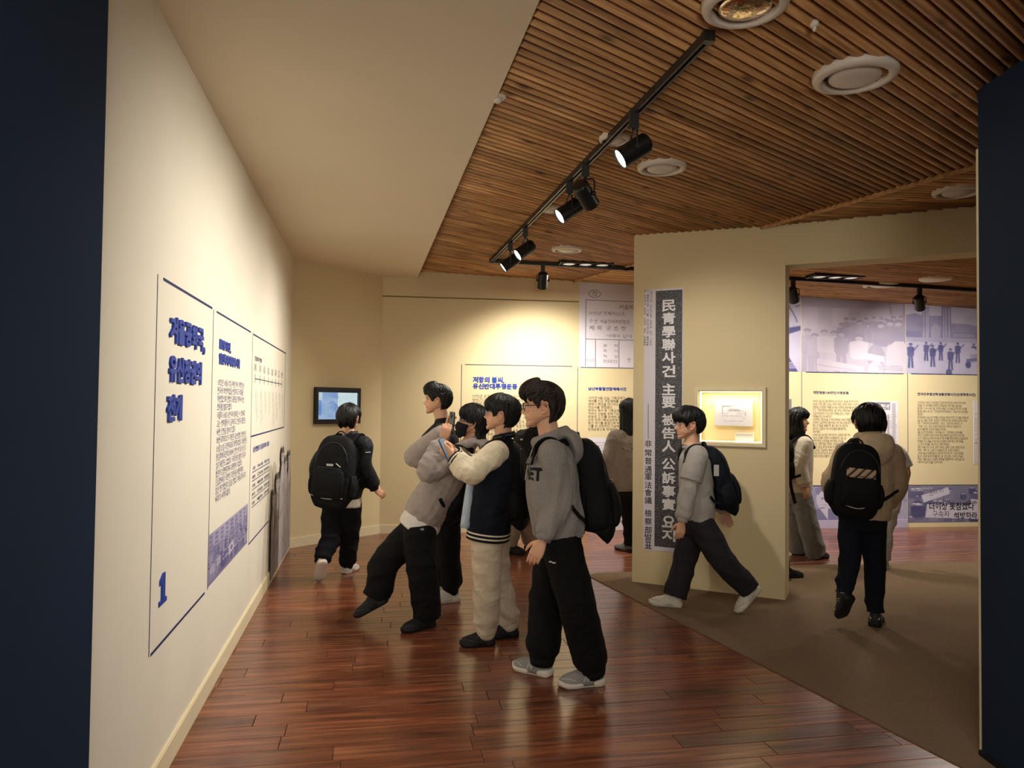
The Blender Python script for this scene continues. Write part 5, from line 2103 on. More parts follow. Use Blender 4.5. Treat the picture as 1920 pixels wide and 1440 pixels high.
class Person:
    def __init__(s, label, Y, heading, J, **k):
        """J: pixel joints (x, y[, metres beyond Y]); feet as (heel, toe) on the floor"""
        s.k = k
        h = math.radians(heading)
        s.F = np.array([math.cos(h), math.sin(h), 0])
        s.S = np.array([-math.sin(h), math.cos(h), 0])
        s.sc = k.get('scale', 1.0)
        W = lambda n, d=0.0: np.array(at(J[n][0], J[n][1], Y + (J[n][2] if len(J[n]) > 2 else d)))
        s.P, s.C, s.N = W('pelvis'), W('chest'), W('neck')
        s.H = W('head')
        s.wa, s.da = k.get('w', .195) * s.sc, k.get('d', .135) * s.sc
        gz = s.k.get('ground', 0.0)
        s.foot, s.knee, s.hip, s.ank = {}, {}, {}, {}
        s.el, s.wr, s.sh = {}, {}, {}
        for side, sg in (('L', 1), ('R', -1)):
            s.sh[side] = lerp(s.C, s.N, .62) + s.S * sg * s.wa * .80
            if 'sh' + side in J:
                s.sh[side] = W('sh' + side, s.S[1] * sg * .16)
            s.hip[side] = s.P + s.S * sg * .085 * s.sc + np.array([0, 0, -.02])
            fh, ft = J['foot' + side][0], J['foot' + side][1]
            if len(ft) > 2 and ft[2] is not None and ft[2] != 'f':
                toe = np.array(at(ft[0], ft[1], ft[2]))
            else:
                toe = np.array(flo(ft[0], ft[1], gz))
            if len(fh) > 2:
                heel = np.array(at(fh[0], fh[1], fh[2]))
            else:
                heel = np.array(flo(fh[0], fh[1], gz))
            d = toe - heel
            Lf = k.get('foot', .265) * s.sc
            if np.linalg.norm(d) > Lf * 1.3 or np.linalg.norm(d) < Lf * .75:
                toe = heel + unit(d) * Lf
                if len(fh) > 2 and len(ft) <= 2:
                    pass
            lowest = min(toe[2], heel[2])
            if lowest < gz:
                toe[2] += gz - lowest
                heel[2] += gz - lowest
            s.foot[side] = (heel, toe)
            X = unit(toe - heel)
            upv = unit(np.array([0, 0, 1.]) - X * X[2])
            s.ank[side] = heel + X * .055 * s.sc + upv * .075 * s.sc
            j = J['kn' + side]
            yk = (s.hip[side][1] + s.ank[side][1]) / 2 + (j[2] if len(j) > 2 else -.02)
            s.knee[side] = np.array(at(j[0], j[1], yk))
            j = J.get('el' + side)
            if j is None:
                s.el[side] = s.sh[side] + np.array([0, 0, -.27 * s.sc]) + s.S * sg * .03
                s.wr[side] = s.el[side] + np.array([0, 0, -.22 * s.sc]) + s.F * .08
            else:
                s.el[side] = np.array(at(j[0], j[1], s.sh[side][1] + (j[2] if len(j) > 2 else 0)))
                j = J['wr' + side]
                s.wr[side] = np.array(at(j[0], j[1], s.sh[side][1] + (j[2] if len(j) > 2 else 0)))
        base = (s.foot['L'][0] + s.foot['R'][0]) / 2
        s.root = thing('person', label, 'person', (base[0], base[1], 0), k.get('group'))
        s.build()

    # ------------------------------------------------------------ head frame
    def headframe(s):
        k = s.k
        h = math.radians(k['look'])
        p, r_ = math.radians(k.get('pitch', 0)), math.radians(k.get('roll', 0))
        Yh = np.array([math.cos(h) * math.cos(p), math.sin(h) * math.cos(p), math.sin(p)])
        Xh = unit(np.cross(Yh, [0, 0, 1]))
        Zh = np.cross(Xh, Yh)
        Xh, Zh = Xh * math.cos(r_) + Zh * math.sin(r_), Zh * math.cos(r_) - Xh * math.sin(r_)
        s.A = np.stack([Xh, Yh, Zh], 1)
        s.hs = k.get('hs', 1.0)

    def hl(s, V):
        return np.asarray(V, float) * s.hs @ s.A.T + s.H

    def build(s):
        k, sc = s.k, s.sc
        s.headframe()
        seed = k.get('seed', 1)
        root = s.root
        up = np.array([0, 0, 1.])
        # ---------------- body
        nl = (s.N - s.H) @ s.A / s.hs
        hg = head_geo(nl)
        V, Q = rmesh(hg.v, hg.f, .0032, 1, .35)
        col = np.tile(SKIN * np.array([k.get('skin', 1.0)] * 3 + [1]), (len(V), 1))
        lip = np.exp(-((V[:, 2] + .0535) / .0065) ** 4 - (V[:, 0] / .021) ** 4) * (V[:, 1] > .06)
        col = col * (1 - lip[:, None] * .75) + LIP * lip[:, None] * .75
        ear = np.clip((np.abs(V[:, 0]) - .074) / .01, 0, 1) * (np.abs(V[:, 2]) < .045)
        col = col * (1 - ear[:, None] * .6) + EARC * ear[:, None] * .6
        Vs, Qs, Cs = [s.hl(V)], [Q], [col]
        nb = len(V)
        for side, sg in (('L', 1), ('R', -1)):
            hd = k.get('hand' + side, {})
            d = hd.get('dir')
            d = unit(s.wr[side] - s.el[side]) if d is None else unit(d)
            dors = hd.get('dorsal', s.S * sg)
            th = hd.get('thumb', s.F + np.array([0, 0, .2]))
            hv, hq = place_hand(hd.get('pose', 'relaxed'), s.wr[side] + d * .012, d, dors, th, .92 * sc)
            Vs.append(hv)
            Qs.append(hq + nb)
            Cs.append(np.tile(SKIN * np.array([.97, .95, .95, 1]), (len(hv), 1)))
            nb += len(hv)
        B = Parts()
        B.add(loft([s.P - up * .06, lerp(s.P, s.C, .5), s.C, lerp(s.C, s.N, .7), s.N], [(.13 * sc, .095 * sc), (.12 * sc, .09 * sc), (.14 * sc, .10 * sc), (.12 * sc, .075 * sc), (.055, .055)], s.S, 16))
        for side in 'LR':
            B.add(tube([s.sh[side], s.el[side], s.wr[side] + unit(s.wr[side] - s.el[side]) * .01], [.048 * sc, .038 * sc, .025 * sc], 12, tuple(s.F), 3))
            B.add(tube([s.hip[side], s.knee[side], s.ank[side]], [.075 * sc, .05 * sc, .035 * sc], 12, tuple(s.F), 3))
            X_ = unit(s.foot[side][1] - s.foot[side][0])
            fu = unit(up - X_ * X_[2])
            B.add(tube([s.ank[side], lerp(s.foot[side][0], s.foot[side][1], .4) + fu * .045, lerp(s.foot[side][0], s.foot[side][1], .8) + fu * .034], [.030 * sc, .022 * sc, .010 * sc], 10, (0, 0, 1), 3))
        bv, bq = rmesh(B.v, B.f, .015, 2)
        Vs.append(bv)
        Qs.append(bq + nb)
        Cs.append(np.tile(SKIN, (len(bv), 1)))
        qobj('body', np.vstack(Vs), np.vstack(Qs), M_SKIN, root, np.vstack(Cs))
        # ---------------- hair, face details
        hg = hair_geo(dict(HS[k['hair']], **k.get('hairx', {})), seed)
        put(obj('hair', s.hl(hg.v), hg.f, k.get('hairm', M_HAIR), smooth=True), root)
        if k.get('face', True):
            for sg in (-1, 1):
                ey = put(obj('eye', *[s.hl(q) if i == 0 else q for i, q in enumerate(ball((sg * .0315, .0665, .008), (.0125, .0075, .0052), 14))], M_EYEW, smooth=True), root)
                put(obj('iris', *[s.hl(q) if i == 0 else q for i, q in enumerate(ball((sg * .0315, .0722, .008), (.0048, .0026, .0048), 12))], M_IRIS, smooth=True), root).parent = ey
                ey.children[0].matrix_parent_inverse = ey.matrix_world.inverted() if False else Matrix.Translation(-root.location)
                ey.children[0].matrix_parent_inverse = Matrix.Identity(4)
                pts = [(sg * .018, .0865, .026), (sg * .032, .0835, .030), (sg * .047, .071, .026)]
                v, f = tube(s.hl(pts), [(.0035, .0015), (.0038, .0016), (.0015, .001)], 6, tuple(s.A[:, 2]), 3)
                put(obj('eyebrow', v, f, M_HAIR, smooth=True), root)
                pts = [(sg * .019, .0755, .0095), (sg * .031, .0762, .0142), (sg * .045, .0665, .0105)]
                v, f = tube(s.hl(pts), [.0012, .0018, .001], 6, tuple(s.A[:, 2]), 3)
                put(obj('eyelid', v, f, M_HAIR, smooth=True), root)
        if k.get('glasses'):
            m = k['glasses']
            P = Parts()
            G = Parts()
            for sg in (-1, 1):
                rim = [(sg * (.0335 + .0265 * math.copysign(abs(math.cos(t)) ** .8, math.cos(t))), .094 - .10 * (abs(.0335 + .0265 * math.cos(t)) - .02) ** 1.0 * .35, .006 + .0215 * math.copysign(abs(math.sin(t)) ** .8, math.sin(t))) for t in np.linspace(0, 2 * math.pi, 25)]
                P.add(tube(s.hl(rim), [.0017] * 25, 6, tuple(s.A[:, 1]), 1))
                P.add(tube(s.hl([(sg * .060, .0925, .012), (sg * .070, .080, .013), (sg * .079, .03, .013), (sg * .083, -.008, .012), (sg * .084, -.022, -.006)]), [.0020] * 5, 6, tuple(s.A[:, 2]), 3))
                G.add((s.hl(rim[:-1]), [tuple(range(24))]))
            P.add(tube(s.hl([(-.008, .099, .010), (0, .101, .012), (.008, .099, .010)]), [.0017] * 3, 6, tuple(s.A[:, 2]), 2))
            gl = P.obj('glasses', m, root)
            ln = G.obj('lenses', M_GLASS, root, False)
            ln.parent = gl
            ln.matrix_parent_inverse = Matrix.Identity(4)
        if k.get('mask'):
            ph = np.linspace(math.radians(-82), math.radians(82), 36)
            zs = np.linspace(-.122, -.012, 20)
            v, f = [], []
            for i, z in enumerate(zs):
                edge = np.abs(ph) / math.radians(82)
                zz = z * (1 - .35 * edge ** 2) - .032 * .35 * edge ** 2 * (1 if z < -.05 else .2)
                x, y = head_surf(ph, np.maximum(zz, -.112), False)
                bulge = .010 + .017 * np.exp(-(ph / .5) ** 2) * np.exp(-((zz + .035) / .045) ** 2)
                rd = np.sqrt(x * x + y * y)
                v += list(np.stack([x * (1 + bulge / rd * .8), y + np.cos(ph) * bulge + .003, zz], 1))
            for i in range(19):
                for q in range(35):
                    f.append((i * 36 + q, i * 36 + q + 1, (i + 1) * 36 + q + 1, (i + 1) * 36 + q))
            mk = put(obj('face_mask', s.hl(v), f, k['mask'], smooth=True), root)
            md = mk.modifiers.new('t', 'SOLIDIFY')
            md.thickness = .002
            P = Parts()
            for sg in (-1, 1):
                for z0, z1 in ((-.03, .012), (-.075, -.018)):
                    P.add(tube(s.hl([(sg * .073, .02, z0), (sg * .083, .0, (z0 + z1) / 2), (sg * .086, -.02, z1)]), [.0016] * 3, 5, (0, 0, 1), 3))
            P.obj('ear_loop', k['mask'], root)
        # ---------------- top garment
        s.topgeo()
        s.pants()
        s.shoes()

    def topgeo(s):
        k, sc, root = s.k, s.sc, s.root
        up = np.array([0, 0, 1.])
        P = Parts()
        hem = s.P + (s.P - s.C) * k.get('hem', .12) if 'hemw' not in k else k['hemw']
        wa, da = s.wa, s.da
        hw = k.get('hemk', 1.0)
        fo = s.F * k.get('fshift', .0)
        P.add(loft([hem, lerp(s.P, s.C, .2), lerp(s.P, s.C, .6) + fo, s.C + fo, lerp(s.C, s.N, .50), lerp(s.C, s.N, .80), s.N + unit(s.N - s.C) * .01],
                   [(wa * .92 * hw, da * 1.0 * hw), (wa * 1.0 * hw, da * 1.08 * hw), (wa * 1.02, da * 1.05), (wa * 1.02, da * 1.02), (wa * 1.0, da * .86), (wa * .66, da * .62), (.062 * sc, .064 * sc)], s.S, 24, .88))
        sr = k.get('sleeve', (.078, .074, .062, .046))
        ends = {}
        A_ = Parts()
        tgt = A_ if 'sleeve_m' in k else P
        for side, sg in (('L', 1), ('R', -1)):
            sh, el, wr = s.sh[side], s.el[side], s.wr[side]
            e_ = wr if k.get('long', True) else lerp(sh, el, .72)
            inner = sh - s.S * sg * .06
            if k.get('long', True):
                pth = [inner, sh, lerp(sh, el, .5), el, lerp(el, wr, .55), lerp(el, wr, .86), lerp(el, wr, .97)]
                rr = [sr[0] * .95, sr[0], sr[0] * .5 + sr[1] * .5, sr[1], sr[1] * .45 + sr[2] * .55, sr[2], sr[3]]
            else:
                pth = [inner, sh, lerp(sh, el, .4), e_]
                rr = [sr[0] * .95, sr[0], sr[0] * 1.02, sr[0] * 1.02]
            tgt.add(tube(pth, [r_ * sc for r_ in rr], 16, tuple(s.F), 3))
            tgt.add(ball(sh, sr[0] * sc * 1.0, 12))
            if k.get('long', True):
                tgt.add(ball(el, sr[1] * sc * 1.0, 12))
        spots = [(s.el['L'], .10, 1.6), (s.el['R'], .10, 1.6), (s.sh['L'] - up * .08, .09, .8), (s.sh['R'] - up * .08, .09, .8), (hem, .16, .7), (s.wr['L'], .09, 1.2), (s.wr['R'], .09, 1.2)]
        if 'collar' in k:
            pass
        V, Q = rmesh(P.v, P.f, .0095, 3)
        V = wrinkle(V, Q, k.get('wr', .006) * 1.5, k.get('wf', 26), k.get('seed', 1), spots, None, unit(s.N - s.P))
        s.top = qobj(k.get('topname', 'sweatshirt'), V, Q, k['top'], root)
        s.bvh = BVHTree.FromPolygons([tuple(p) for p in V], [tuple(q) for q in Q])
        if 'sleeve_m' in k:
            V, Q = rmesh(A_.v, A_.f, .0095, 3)
            V = wrinkle(V, Q, k.get('wr', .006) * 1.9, k.get('wf', 26), k.get('seed', 1) + 5, spots)
            # pull the inner part clear: keep only what lies outside the torso
            keep = []
            N_ = len(V)
            D_ = np.array([abs(np.dot(p - s.C, s.S)) for p in V])
            qd = D_[Q].mean(1)
            Q2 = Q[qd > s.wa * .62]
            qobj('sleeves', V, Q2, k['sleeve_m'], root)
        # cuffs and hem bands
        if k.get('long', True) and k.get('cuffs', True):
            for side in 'LR':
                wr, el = s.wr[side], s.el[side]
                d = unit(wr - el)
                cm = k.get('cuff_m', k.get('sleeve_m', k['top']))
                r0 = sr[3] * sc
                v, f = tube([wr - d * .055, wr - d * .050, wr - d * .01, wr + d * .004, wr + d * .004], [r0 * 1.02, r0 * 1.06, r0 * .98, r0 * .94, r0 * .6], 20, tuple(s.F), 1)
                cf = put(obj('cuff', v, f, cm, smooth=True), root)
                for q in k.get('cuff_bands', ()):
                    c = wr - d * q
                    v, f = tube([c - d * .0045, c + d * .0045], [r0 * 1.08, r0 * 1.08], 20, tuple(s.F), 1)
                    b_ = put(obj('band', v, f, k['band_m'], smooth=True), root)
                    b_.parent = cf
                    b_.matrix_parent_inverse = Matrix.Identity(4)
        if 'hem_band' in k:
            ax = unit(s.P - s.C)
            hb = None
            for q, hh_, m, g in k['hem_band']:
                c = hem + ax * (q)
                v, f = loft([c - ax * hh_ / 2, c + ax * hh_ / 2], [(wa * .955 * hw * g, da * 1.045 * hw * g)] * 2, s.S, 40, .88, True, 1)
                o = put(obj('hem_band' if hb is None else 'stripe', v, f, m, smooth=False), root)
                if hb is None:
                    hb = o
                else:
                    o.parent = hb
                    o.matrix_parent_inverse = Matrix.Identity(4)
        if 'under' in k:          # shirt showing below the hem
            ax = unit(s.P - s.C)
            c = hem
            fw = s.F * k.get('under_f', 0.0)
            v, f = loft([lerp(s.P, s.C, .3), c, c + ax * k['under'][0] * .6 + fw, c + ax * k['under'][0] + fw], [(wa * .9, da * .95), (wa * .93 * hw, da * 1.0 * hw), (wa * .95 * hw, da * 1.03 * hw), (wa * .94 * hw, da * 1.03 * hw)], s.S, 28, .88)
            V, Q = rmesh(v, f, .010, 2)
            V = wrinkle(V, Q, .005, 28, 9)
            qobj('undershirt', V, Q, k['under'][1], root)
        if 'hood' in k:
            P = Parts()
            ax = unit(s.N - s.C)
            n_, bk = s.N + up * k.get('hoodz', 0.0), -s.F
            r0 = .088 * sc
            ring = []
            for t in np.linspace(0, 2 * math.pi, 17):
                c_, s_ = math.cos(t), math.sin(t)
                ring.append(n_ + s.S * r0 * 1.05 * s_ + s.F * r0 * .95 * c_ + up * (.028 - .030 * c_ * 1.1) - up * .01)
            P.add(tube(ring, [(.034, .024)] * 17, 12, (0, 0, 1), 2, False))
            dp = k['hood']
            P.add(loft([n_ + up * .035 + bk * .055, n_ + bk * (.115) + up * .025, n_ + bk * (.145) - up * dp * .45, n_ + bk * .125 - up * dp * .95, n_ + bk * .10 - up * dp * 1.05],
                       [(.085 * sc, .02), (.125 * sc, .036), (.120 * sc, .042), (.07 * sc, .032), (.02, .01)], s.S, 18))
            V, Q = rmesh(P.v, P.f, .0085, 3)
            V = wrinkle(V, Q, .006, 30, 3)
            qobj('hood', V, Q, k.get('hood_m', k['top']), root)
        elif k.get('collar') == 'high':
            ax = unit(s.N - s.C)
            v, f = [], []
            pts, n = [], 28
            for i, (r_, z_) in enumerate(((.082, -.02), (.078, .02), (.074, .055), (.070, .055), (.070, -.02))):
                for q in range(n):
                    t = 2 * math.pi * q / n
                    dip = -.014 * max(0, math.cos(t)) if i in (2, 3) else 0
                    v.append(s.N + s.S * r_ * sc * math.sin(t) + s.F * r_ * sc * math.cos(t) + ax * (z_ * sc + dip))
            for i in range(4):
                for q in range(n):
                    f.append((i * n + q, i * n + (q + 1) % n, (i + 1) * n + (q + 1) % n, (i + 1) * n + q))
            put(obj('collar', v, f, k.get('collar_m', k['top']), smooth=True), root)
        elif k.get('collar') == 'rib':
            ring = lambda r_, z_: [s.N + s.S * r_ * sc * math.sin(t) + s.F * r_ * sc * math.cos(t) + up * (z_ + .012 - .016 * math.cos(t)) for t in np.linspace(0, 2 * math.pi, 25)]
            v, f = tube(ring(.070, .0), [(.020, .008)] * 25, 8, (0, 0, 1), 1, False)
            co = put(obj('collar', v, f, k['top'], smooth=True), root)
            for z_ in (.002, .014):
                v, f = tube(ring(.0755 - .25 * (z_ - .002), z_), [.0028] * 25, 6, (0, 0, 1), 1, False)
                o = put(obj('stripe', v, f, k['band_m'], smooth=True), root)
                o.parent = co
                o.matrix_parent_inverse = Matrix.Identity(4)
        else:
            ring = [s.N + s.S * .068 * sc * math.sin(t) + s.F * .068 * sc * math.cos(t) + up * (.004 - .014 * math.cos(t)) for t in np.linspace(0, 2 * math.pi, 25)]
            v, f = tube(ring, [(.012, .007)] * 25, 8, (0, 0, 1), 1, False)
            put(obj('collar', v, f, k['top'], smooth=True), root)

    def pants(s):
        k, sc, root = s.k, s.sc, s.root
        up = np.array([0, 0, 1.])
        P = Parts()
        rh, rk, ra = k.get('legs', (.105, .095, .085))
        P.add(loft([s.P + up * .09, s.P + up * .02, s.P - up * .05, s.P - up * .12], [(.150 * sc, .112 * sc), (.168 * sc, .125 * sc), (.172 * sc, .128 * sc), (.13 * sc, .105 * sc)], s.S, 20, .9))
        for side in 'LR':
            hp, kn, an = s.hip[side], s.knee[side], s.ank[side]
            low = lerp(kn, an, k.get('leglen', .95))
            P.add(tube([hp, lerp(hp, kn, .35), kn, lerp(kn, low, .5), lerp(kn, low, .88), low], [(rh * sc, rh * sc * .95), (rh * sc, rh * sc), (rk * sc, rk * sc), (rk * .5 * sc + ra * .5 * sc,) * 2, (ra * sc, ra * sc), (ra * sc * k.get('gather', .96),) * 2], 18, tuple(s.S), 4))
        sp = []
        for side in 'LR':
            sp += [(s.knee[side], .13, .9), (s.ank[side] + up * .05, .10, 2.0), (s.hip[side] - up * .06, .10, .8)]
        V, Q = rmesh(P.v, P.f, .0105, 3)
        V = wrinkle(V, Q, k.get('pwr', .006) * 1.7, 22, k.get('seed', 1) + 11, sp, (0.2, 0.2, 1))
        s.pant = qobj('trousers', V, Q, k['pants'], root)
        s.pbvh = BVHTree.FromPolygons([tuple(p) for p in V], [tuple(q) for q in Q])
        if k.get('gather', 1) < .9:
            for side in 'LR':
                an, kn = s.ank[side], s.knee[side]
                d = unit(an - kn)
                r0 = ra * sc * k['gather'] * .82
                v, f = tube([an - d * .03, an - d * .0, an + d * .018], [r0 * 1.1, r0, r0 * .92], 18, tuple(s.S), 1)
                put(obj('ankle_cuff', v, f, k['pants'], smooth=True), root)

    def shoes(s):
        k, sc, root = s.k, s.sc, s.root
        for side in 'LR':
            heel, toe = s.foot[side]
            X = unit(toe - heel)
            U, So, La, Sd = foot_geo(heel, toe, np.array([0, 0, 1.]), sc * 1.13, k.get('high', 1.06))
            sm = k['shoe']
            sh = put(obj('shoe', U[0], U[1], sm[0], smooth=True), root)
            ch = [put(obj('sole', So[0], So[1], sm[1], smooth=True), root), La.obj('laces', sm[2], root), Sd.obj('side_panels', sm[3] if len(sm) > 3 else sm[2], root)]
            ch[1]['kind'] = 'stuff'
            ch[2]['kind'] = 'stuff'
            for c in ch:
                c.parent = sh
                c.matrix_parent_inverse = Matrix.Identity(4)
            # sock
            v, f = tube([s.ank[side] - np.array([0, 0, .02]), s.ank[side], lerp(s.ank[side], s.knee[side], .07)], [.036 * sc, .036 * sc, .034 * sc], 14, (1, 0, 0), 1)
            put(obj('sock', v, f, k.get('sock', M_SOCK), smooth=True), root)

    # ------------------------------------------------------------ decals
    def decal(s, name, geo, org, right, upv, size, m, bvh=None, parent=None, off=.002):
        v, f = geo
        v = np.asarray(v, float)
        lo, hi = v.min(0), v.max(0)
        v = (v - (lo + hi) / 2) / (hi[1] - lo[1]) * size
        right, upv = unit(right), unit(upv)
        n = unit(np.cross(right, upv))
        out = []
        for p in v:
            q = np.asarray(org) + right * p[0] + upv * p[1]
            hit = (bvh or s.bvh).ray_cast(Vector(q + n * .25), Vector(-n), .6)
            out.append(np.array(hit[0]) + n * off if hit[0] is not None else q)
        return put(obj(name, out, f, m), parent or s.root)


M_SOCK = cloth('white_sock', srgb(205, 200, 190))


def backpack(label, pr, m, w=.15, h=.44, d=.085, center=None, cpx=None, extra=None, strap_m=None, up=None, drop=0.0):
    """pr: the person who wears it; half width w, height h, half depth d"""
    m2 = strap_m or m
    F, S = pr.F, pr.S
    U = unit(pr.N - pr.P) if up is None else unit(up)
    O = unit(-F + U * np.dot(F, U))
    R = np.cross(U, O)
    if cpx is not None:
        center = np.array(at(*cpx))
    if center is None:
        center = lerp(pr.P, pr.C, .80) + O * (pr.da * 1.0 + d * .72) - U * drop
    c = np.asarray(center)
    root = thing('backpack', label, 'backpack', tuple(c))
    b0, t0_ = c - U * h / 2, c + U * h / 2
    P = lambda r, u, o: c + R * r + U * u + O * o
    V, Q = rmesh(*loft([P(0, -h * .5, -.1 * d), P(0, -h * .47, 0), P(0, -h * .30, .04 * d), P(0, 0, 0), P(0, h * .25, -.05 * d), P(0, h * .42, -.22 * d), P(0, h * .49, -.42 * d), P(0, h * .505, -.5 * d)],
                       [(w * .80, d * .7), (w * .96, d * .92), (w * 1.02, d * 1.05), (w, d), (w * .94, d * .92), (w * .80, d * .70), (w * .52, d * .40), (w * .2, d * .15)], R, 28, .62), .0085, 3)
    V = wrinkle(V, Q, .005, 24, 5)
    qobj('pack', V, Q, m, root)
    bvh = BVHTree.FromPolygons([tuple(p) for p in V], [tuple(q) for q in Q])
    V, Q = rmesh(*loft([P(0, -h * .42, d * .8), P(0, -h * .38, d * .95), P(0, -h * .2, d * 1.1), P(0, -h * .02, d * 1.0), P(0, h * .05, d * .82)], [(w * .6, d * .16), (w * .76, d * .30), (w * .80, d * .36), (w * .74, d * .26), (w * .5, d * .1)], R, 24, .6), .007, 2)
    fp = qobj('front_pocket', wrinkle(V, Q, .003, 30, 6), Q, m, root)
    for sg in (-1, 1):
        v, f = loft([P(sg * w * .93, -h * .42, 0), P(sg * w * 1.02, -h * .36, 0), P(sg * w * 1.06, -h * .2, 0), P(sg * w * 1.0, -h * .06, 0)], [(d * .4, .010), (d * .6, .022), (d * .62, .024), (d * .5, .012)], O, 16, .8)
        put(obj('side_pocket', v, f, m2, smooth=True), root)
    # zips
    arc = [P(w * .80 * math.cos(t), h * .10 + h * .33 * math.sin(t), d * (.72 - .42 * math.sin(t))) for t in np.linspace(.05, math.pi - .05, 15)]
    pts = []
    for q in arc:
        hh = bvh.ray_cast(Vector(q + O * .2), Vector(-O), .5)
        pts.append(np.array(hh[0]) + O * .002 if hh[0] is not None else q)
    v, f = tube(pts, [.0032] * len(pts), 6, tuple(U), 1)
    put(obj('zip', v, f, M_ZIP, smooth=True), root)
    v, f = tube([P(-w * .62, h * .03, d * 1.06), P(0, h * .045, d * 1.12), P(w * .62, h * .03, d * 1.06)], [.003] * 3, 6, tuple(U), 3)
    put(obj('zip', v, f, M_ZIP, smooth=True), root)
    # top handle
    v, f = tube([P(-.045, h * .47, -.5 * d), P(-.035, h * .56, -.5 * d), P(0, h * .60, -.5 * d), P(.035, h * .56, -.5 * d), P(.045, h * .47, -.5 * d)], [(.012, .005)] * 5, 8, tuple(O), 4)
    handle = put(obj('top_handle', v, f, m2, smooth=True), root)
    # shoulder straps over the shoulders, down the chest, back under the arms
    for sg, side in ((1, 'L'), (-1, 'R')):
        sh = lerp(pr.N, pr.sh[side], .70)
        tp = P(0, h * .40, -d * .85) + S * sg * .06
        n_up = unit(pr.N - pr.C)
        front = lerp(pr.C, pr.sh[side], .80) + F * (pr.da * .80) + n_up * .02
        low = lerp(pr.P, pr.C, .55) + S * sg * (pr.wa * 1.0) + F * (pr.da * .55)
        under = lerp(pr.P, pr.C, .42) + S * sg * (pr.wa * 1.04) - F * (pr.da * .35)
        end = P(0, -h * .38, -d * .6) + S * sg * w * .8
        path = [tp, lerp(tp, sh, .55) + n_up * .055, sh + n_up * .052, sh + F * (pr.da * .72) + n_up * .012, front, lerp(front, low, .18) + F * .02]
        path_b = [under - F * .03 + U * .03, lerp(under, end, .5) - F * .03, end]
        # laid on the garment: every point is pushed just outside it
        def ribbon(path, wd_, tk, free0, free1):
            Pc = catmull(np.array(path), 6)
            n0, n1 = free0, len(Pc) - free1
            for it in range(4):
                for i in range(n0, n1):
                    nr_ = pr.bvh.find_nearest(Vector(Pc[i]))
                    if nr_[0] is not None:
                        n_ = np.array(nr_[1])
                        dd = np.dot(Pc[i] - np.array(nr_[0]), n_)
                        if dd < tk + .035:
                            Pc[i] = np.array(nr_[0]) + n_ * (tk + .006)
                if n1 - n0 > 2:
                    a_, b2 = max(1, n0), min(len(Pc) - 1, n1)
                    Pc[a_:b2] = .4 * Pc[a_:b2] + .3 * (Pc[a_ - 1:b2 - 1] + Pc[a_ + 1:b2 + 1])
            T = np.gradient(Pc, axis=0)
            v, f = [], []
            ring = 8
            pn = None
            for i, q in enumerate(Pc):
                t_ = unit(T[i])
                nr_ = pr.bvh.find_nearest(Vector(q))
                n_ = unit(q - np.array(nr_[0])) if nr_[0] is not None else O
                if pn is not None:
                    n_ = unit(n_ * .4 + pn * .6)
                pn = n_
                a = unit(np.cross(n_, t_))
                n2 = np.cross(t_, a)
                for j in range(ring):
                    th = 2 * math.pi * j / ring
                    v.append(q + a * wd_ * math.copysign(abs(math.cos(th)) ** .6, math.cos(th)) + n2 * tk * math.sin(th))
            for i in range(len(Pc) - 1):
                for j in range(ring):
                    f.append((i * ring + j, i * ring + (j + 1) % ring, (i + 1) * ring + (j + 1) % ring, (i + 1) * ring + j))
            f += [tuple(range(ring))[::-1], tuple((len(Pc) - 1) * ring + j for j in range(ring))]
            return v, f, Pc, T
        v, f, Pc, T = ribbon(path, .028, .007, 5, 0)
        put(obj('shoulder_strap', v, f, m2, smooth=True), root)
        v, f, _, _ = ribbon(path_b, .012, .004, 0, 7)
        put(obj('lower_strap', v, f, m2, smooth=True), root)
        b_ = MB()
        q = Pc[-3]
        t_ = unit(T[-3])
        nr_ = pr.bvh.find_nearest(Vector(q))
        n_ = unit(np.array(nr_[1]))
        a = np.cross(n_, t_)
        b_.box(-.022, .022, -.016, .016, -.004, .012, Matrix(((a[0], t_[0], n_[0], q[0]), (a[1], t_[1], n_[1], q[1]), (a[2], t_[2], n_[2], q[2]), (0, 0, 0, 1))))
        b_.build('buckle', M_BUCKLE, root)
    if extra:
        extra(root, P, R, U, O, bvh, w, h, d, handle)
    return root


M_ZIP = mat('zip', srgb(44, 44, 48), .4, .5)
M_BUCKLE = mat('buckle', srgb(26, 26, 28), .35, .5)
M_BLK = cloth('black_cotton', srgb(15, 15, 17), sheen=0)
M_BLKJ = cloth('black_nylon', srgb(21, 22, 25), .6, .15, sheen=0)
M_BAG = cloth('black_bag_fabric', srgb(14, 15, 17), .75, .2, sheen=0)
M_NBAG = cloth('navy_bag_fabric', srgb(17, 21, 30), .7, .2, sheen=0)
M_GREY = cloth('heather_grey_fleece', srgb(138, 134, 130), .95, .35, 300, .14, 160)
M_LGREY = cloth('pale_grey_jersey', srgb(176, 172, 166), .9, .25, 380, .06, 120)
M_TAUPE = cloth('grey_nylon', srgb(158, 148, 142), .55, .12, 300)
M_WTEE = cloth('white_cotton', srgb(222, 218, 212), .9)
M_CREAMF = cloth('cream_wool', srgb(224, 212, 184), .9)
M_NAVYF = cloth('navy_wool', srgb(18, 22, 32), .9, sheen=0)
M_CPANT = cloth('oatmeal_fleece', srgb(206, 192, 168), .95, .3, 300)
M_BEIGE = cloth('beige_nylon', srgb(196, 172, 140), .6, .12, 300)
M_DKPANT = cloth('dark_grey_twill', srgb(44, 41, 45), .85, sheen=0)
M_NVPANT = cloth('navy_twill', srgb(17, 22, 33), .85, sheen=0)
M_JEAN = cloth('washed_grey_denim', srgb(128, 132, 132), .85, .3, 500, .12)
M_LJEAN = cloth('pale_denim', srgb(196, 194, 190), .85)
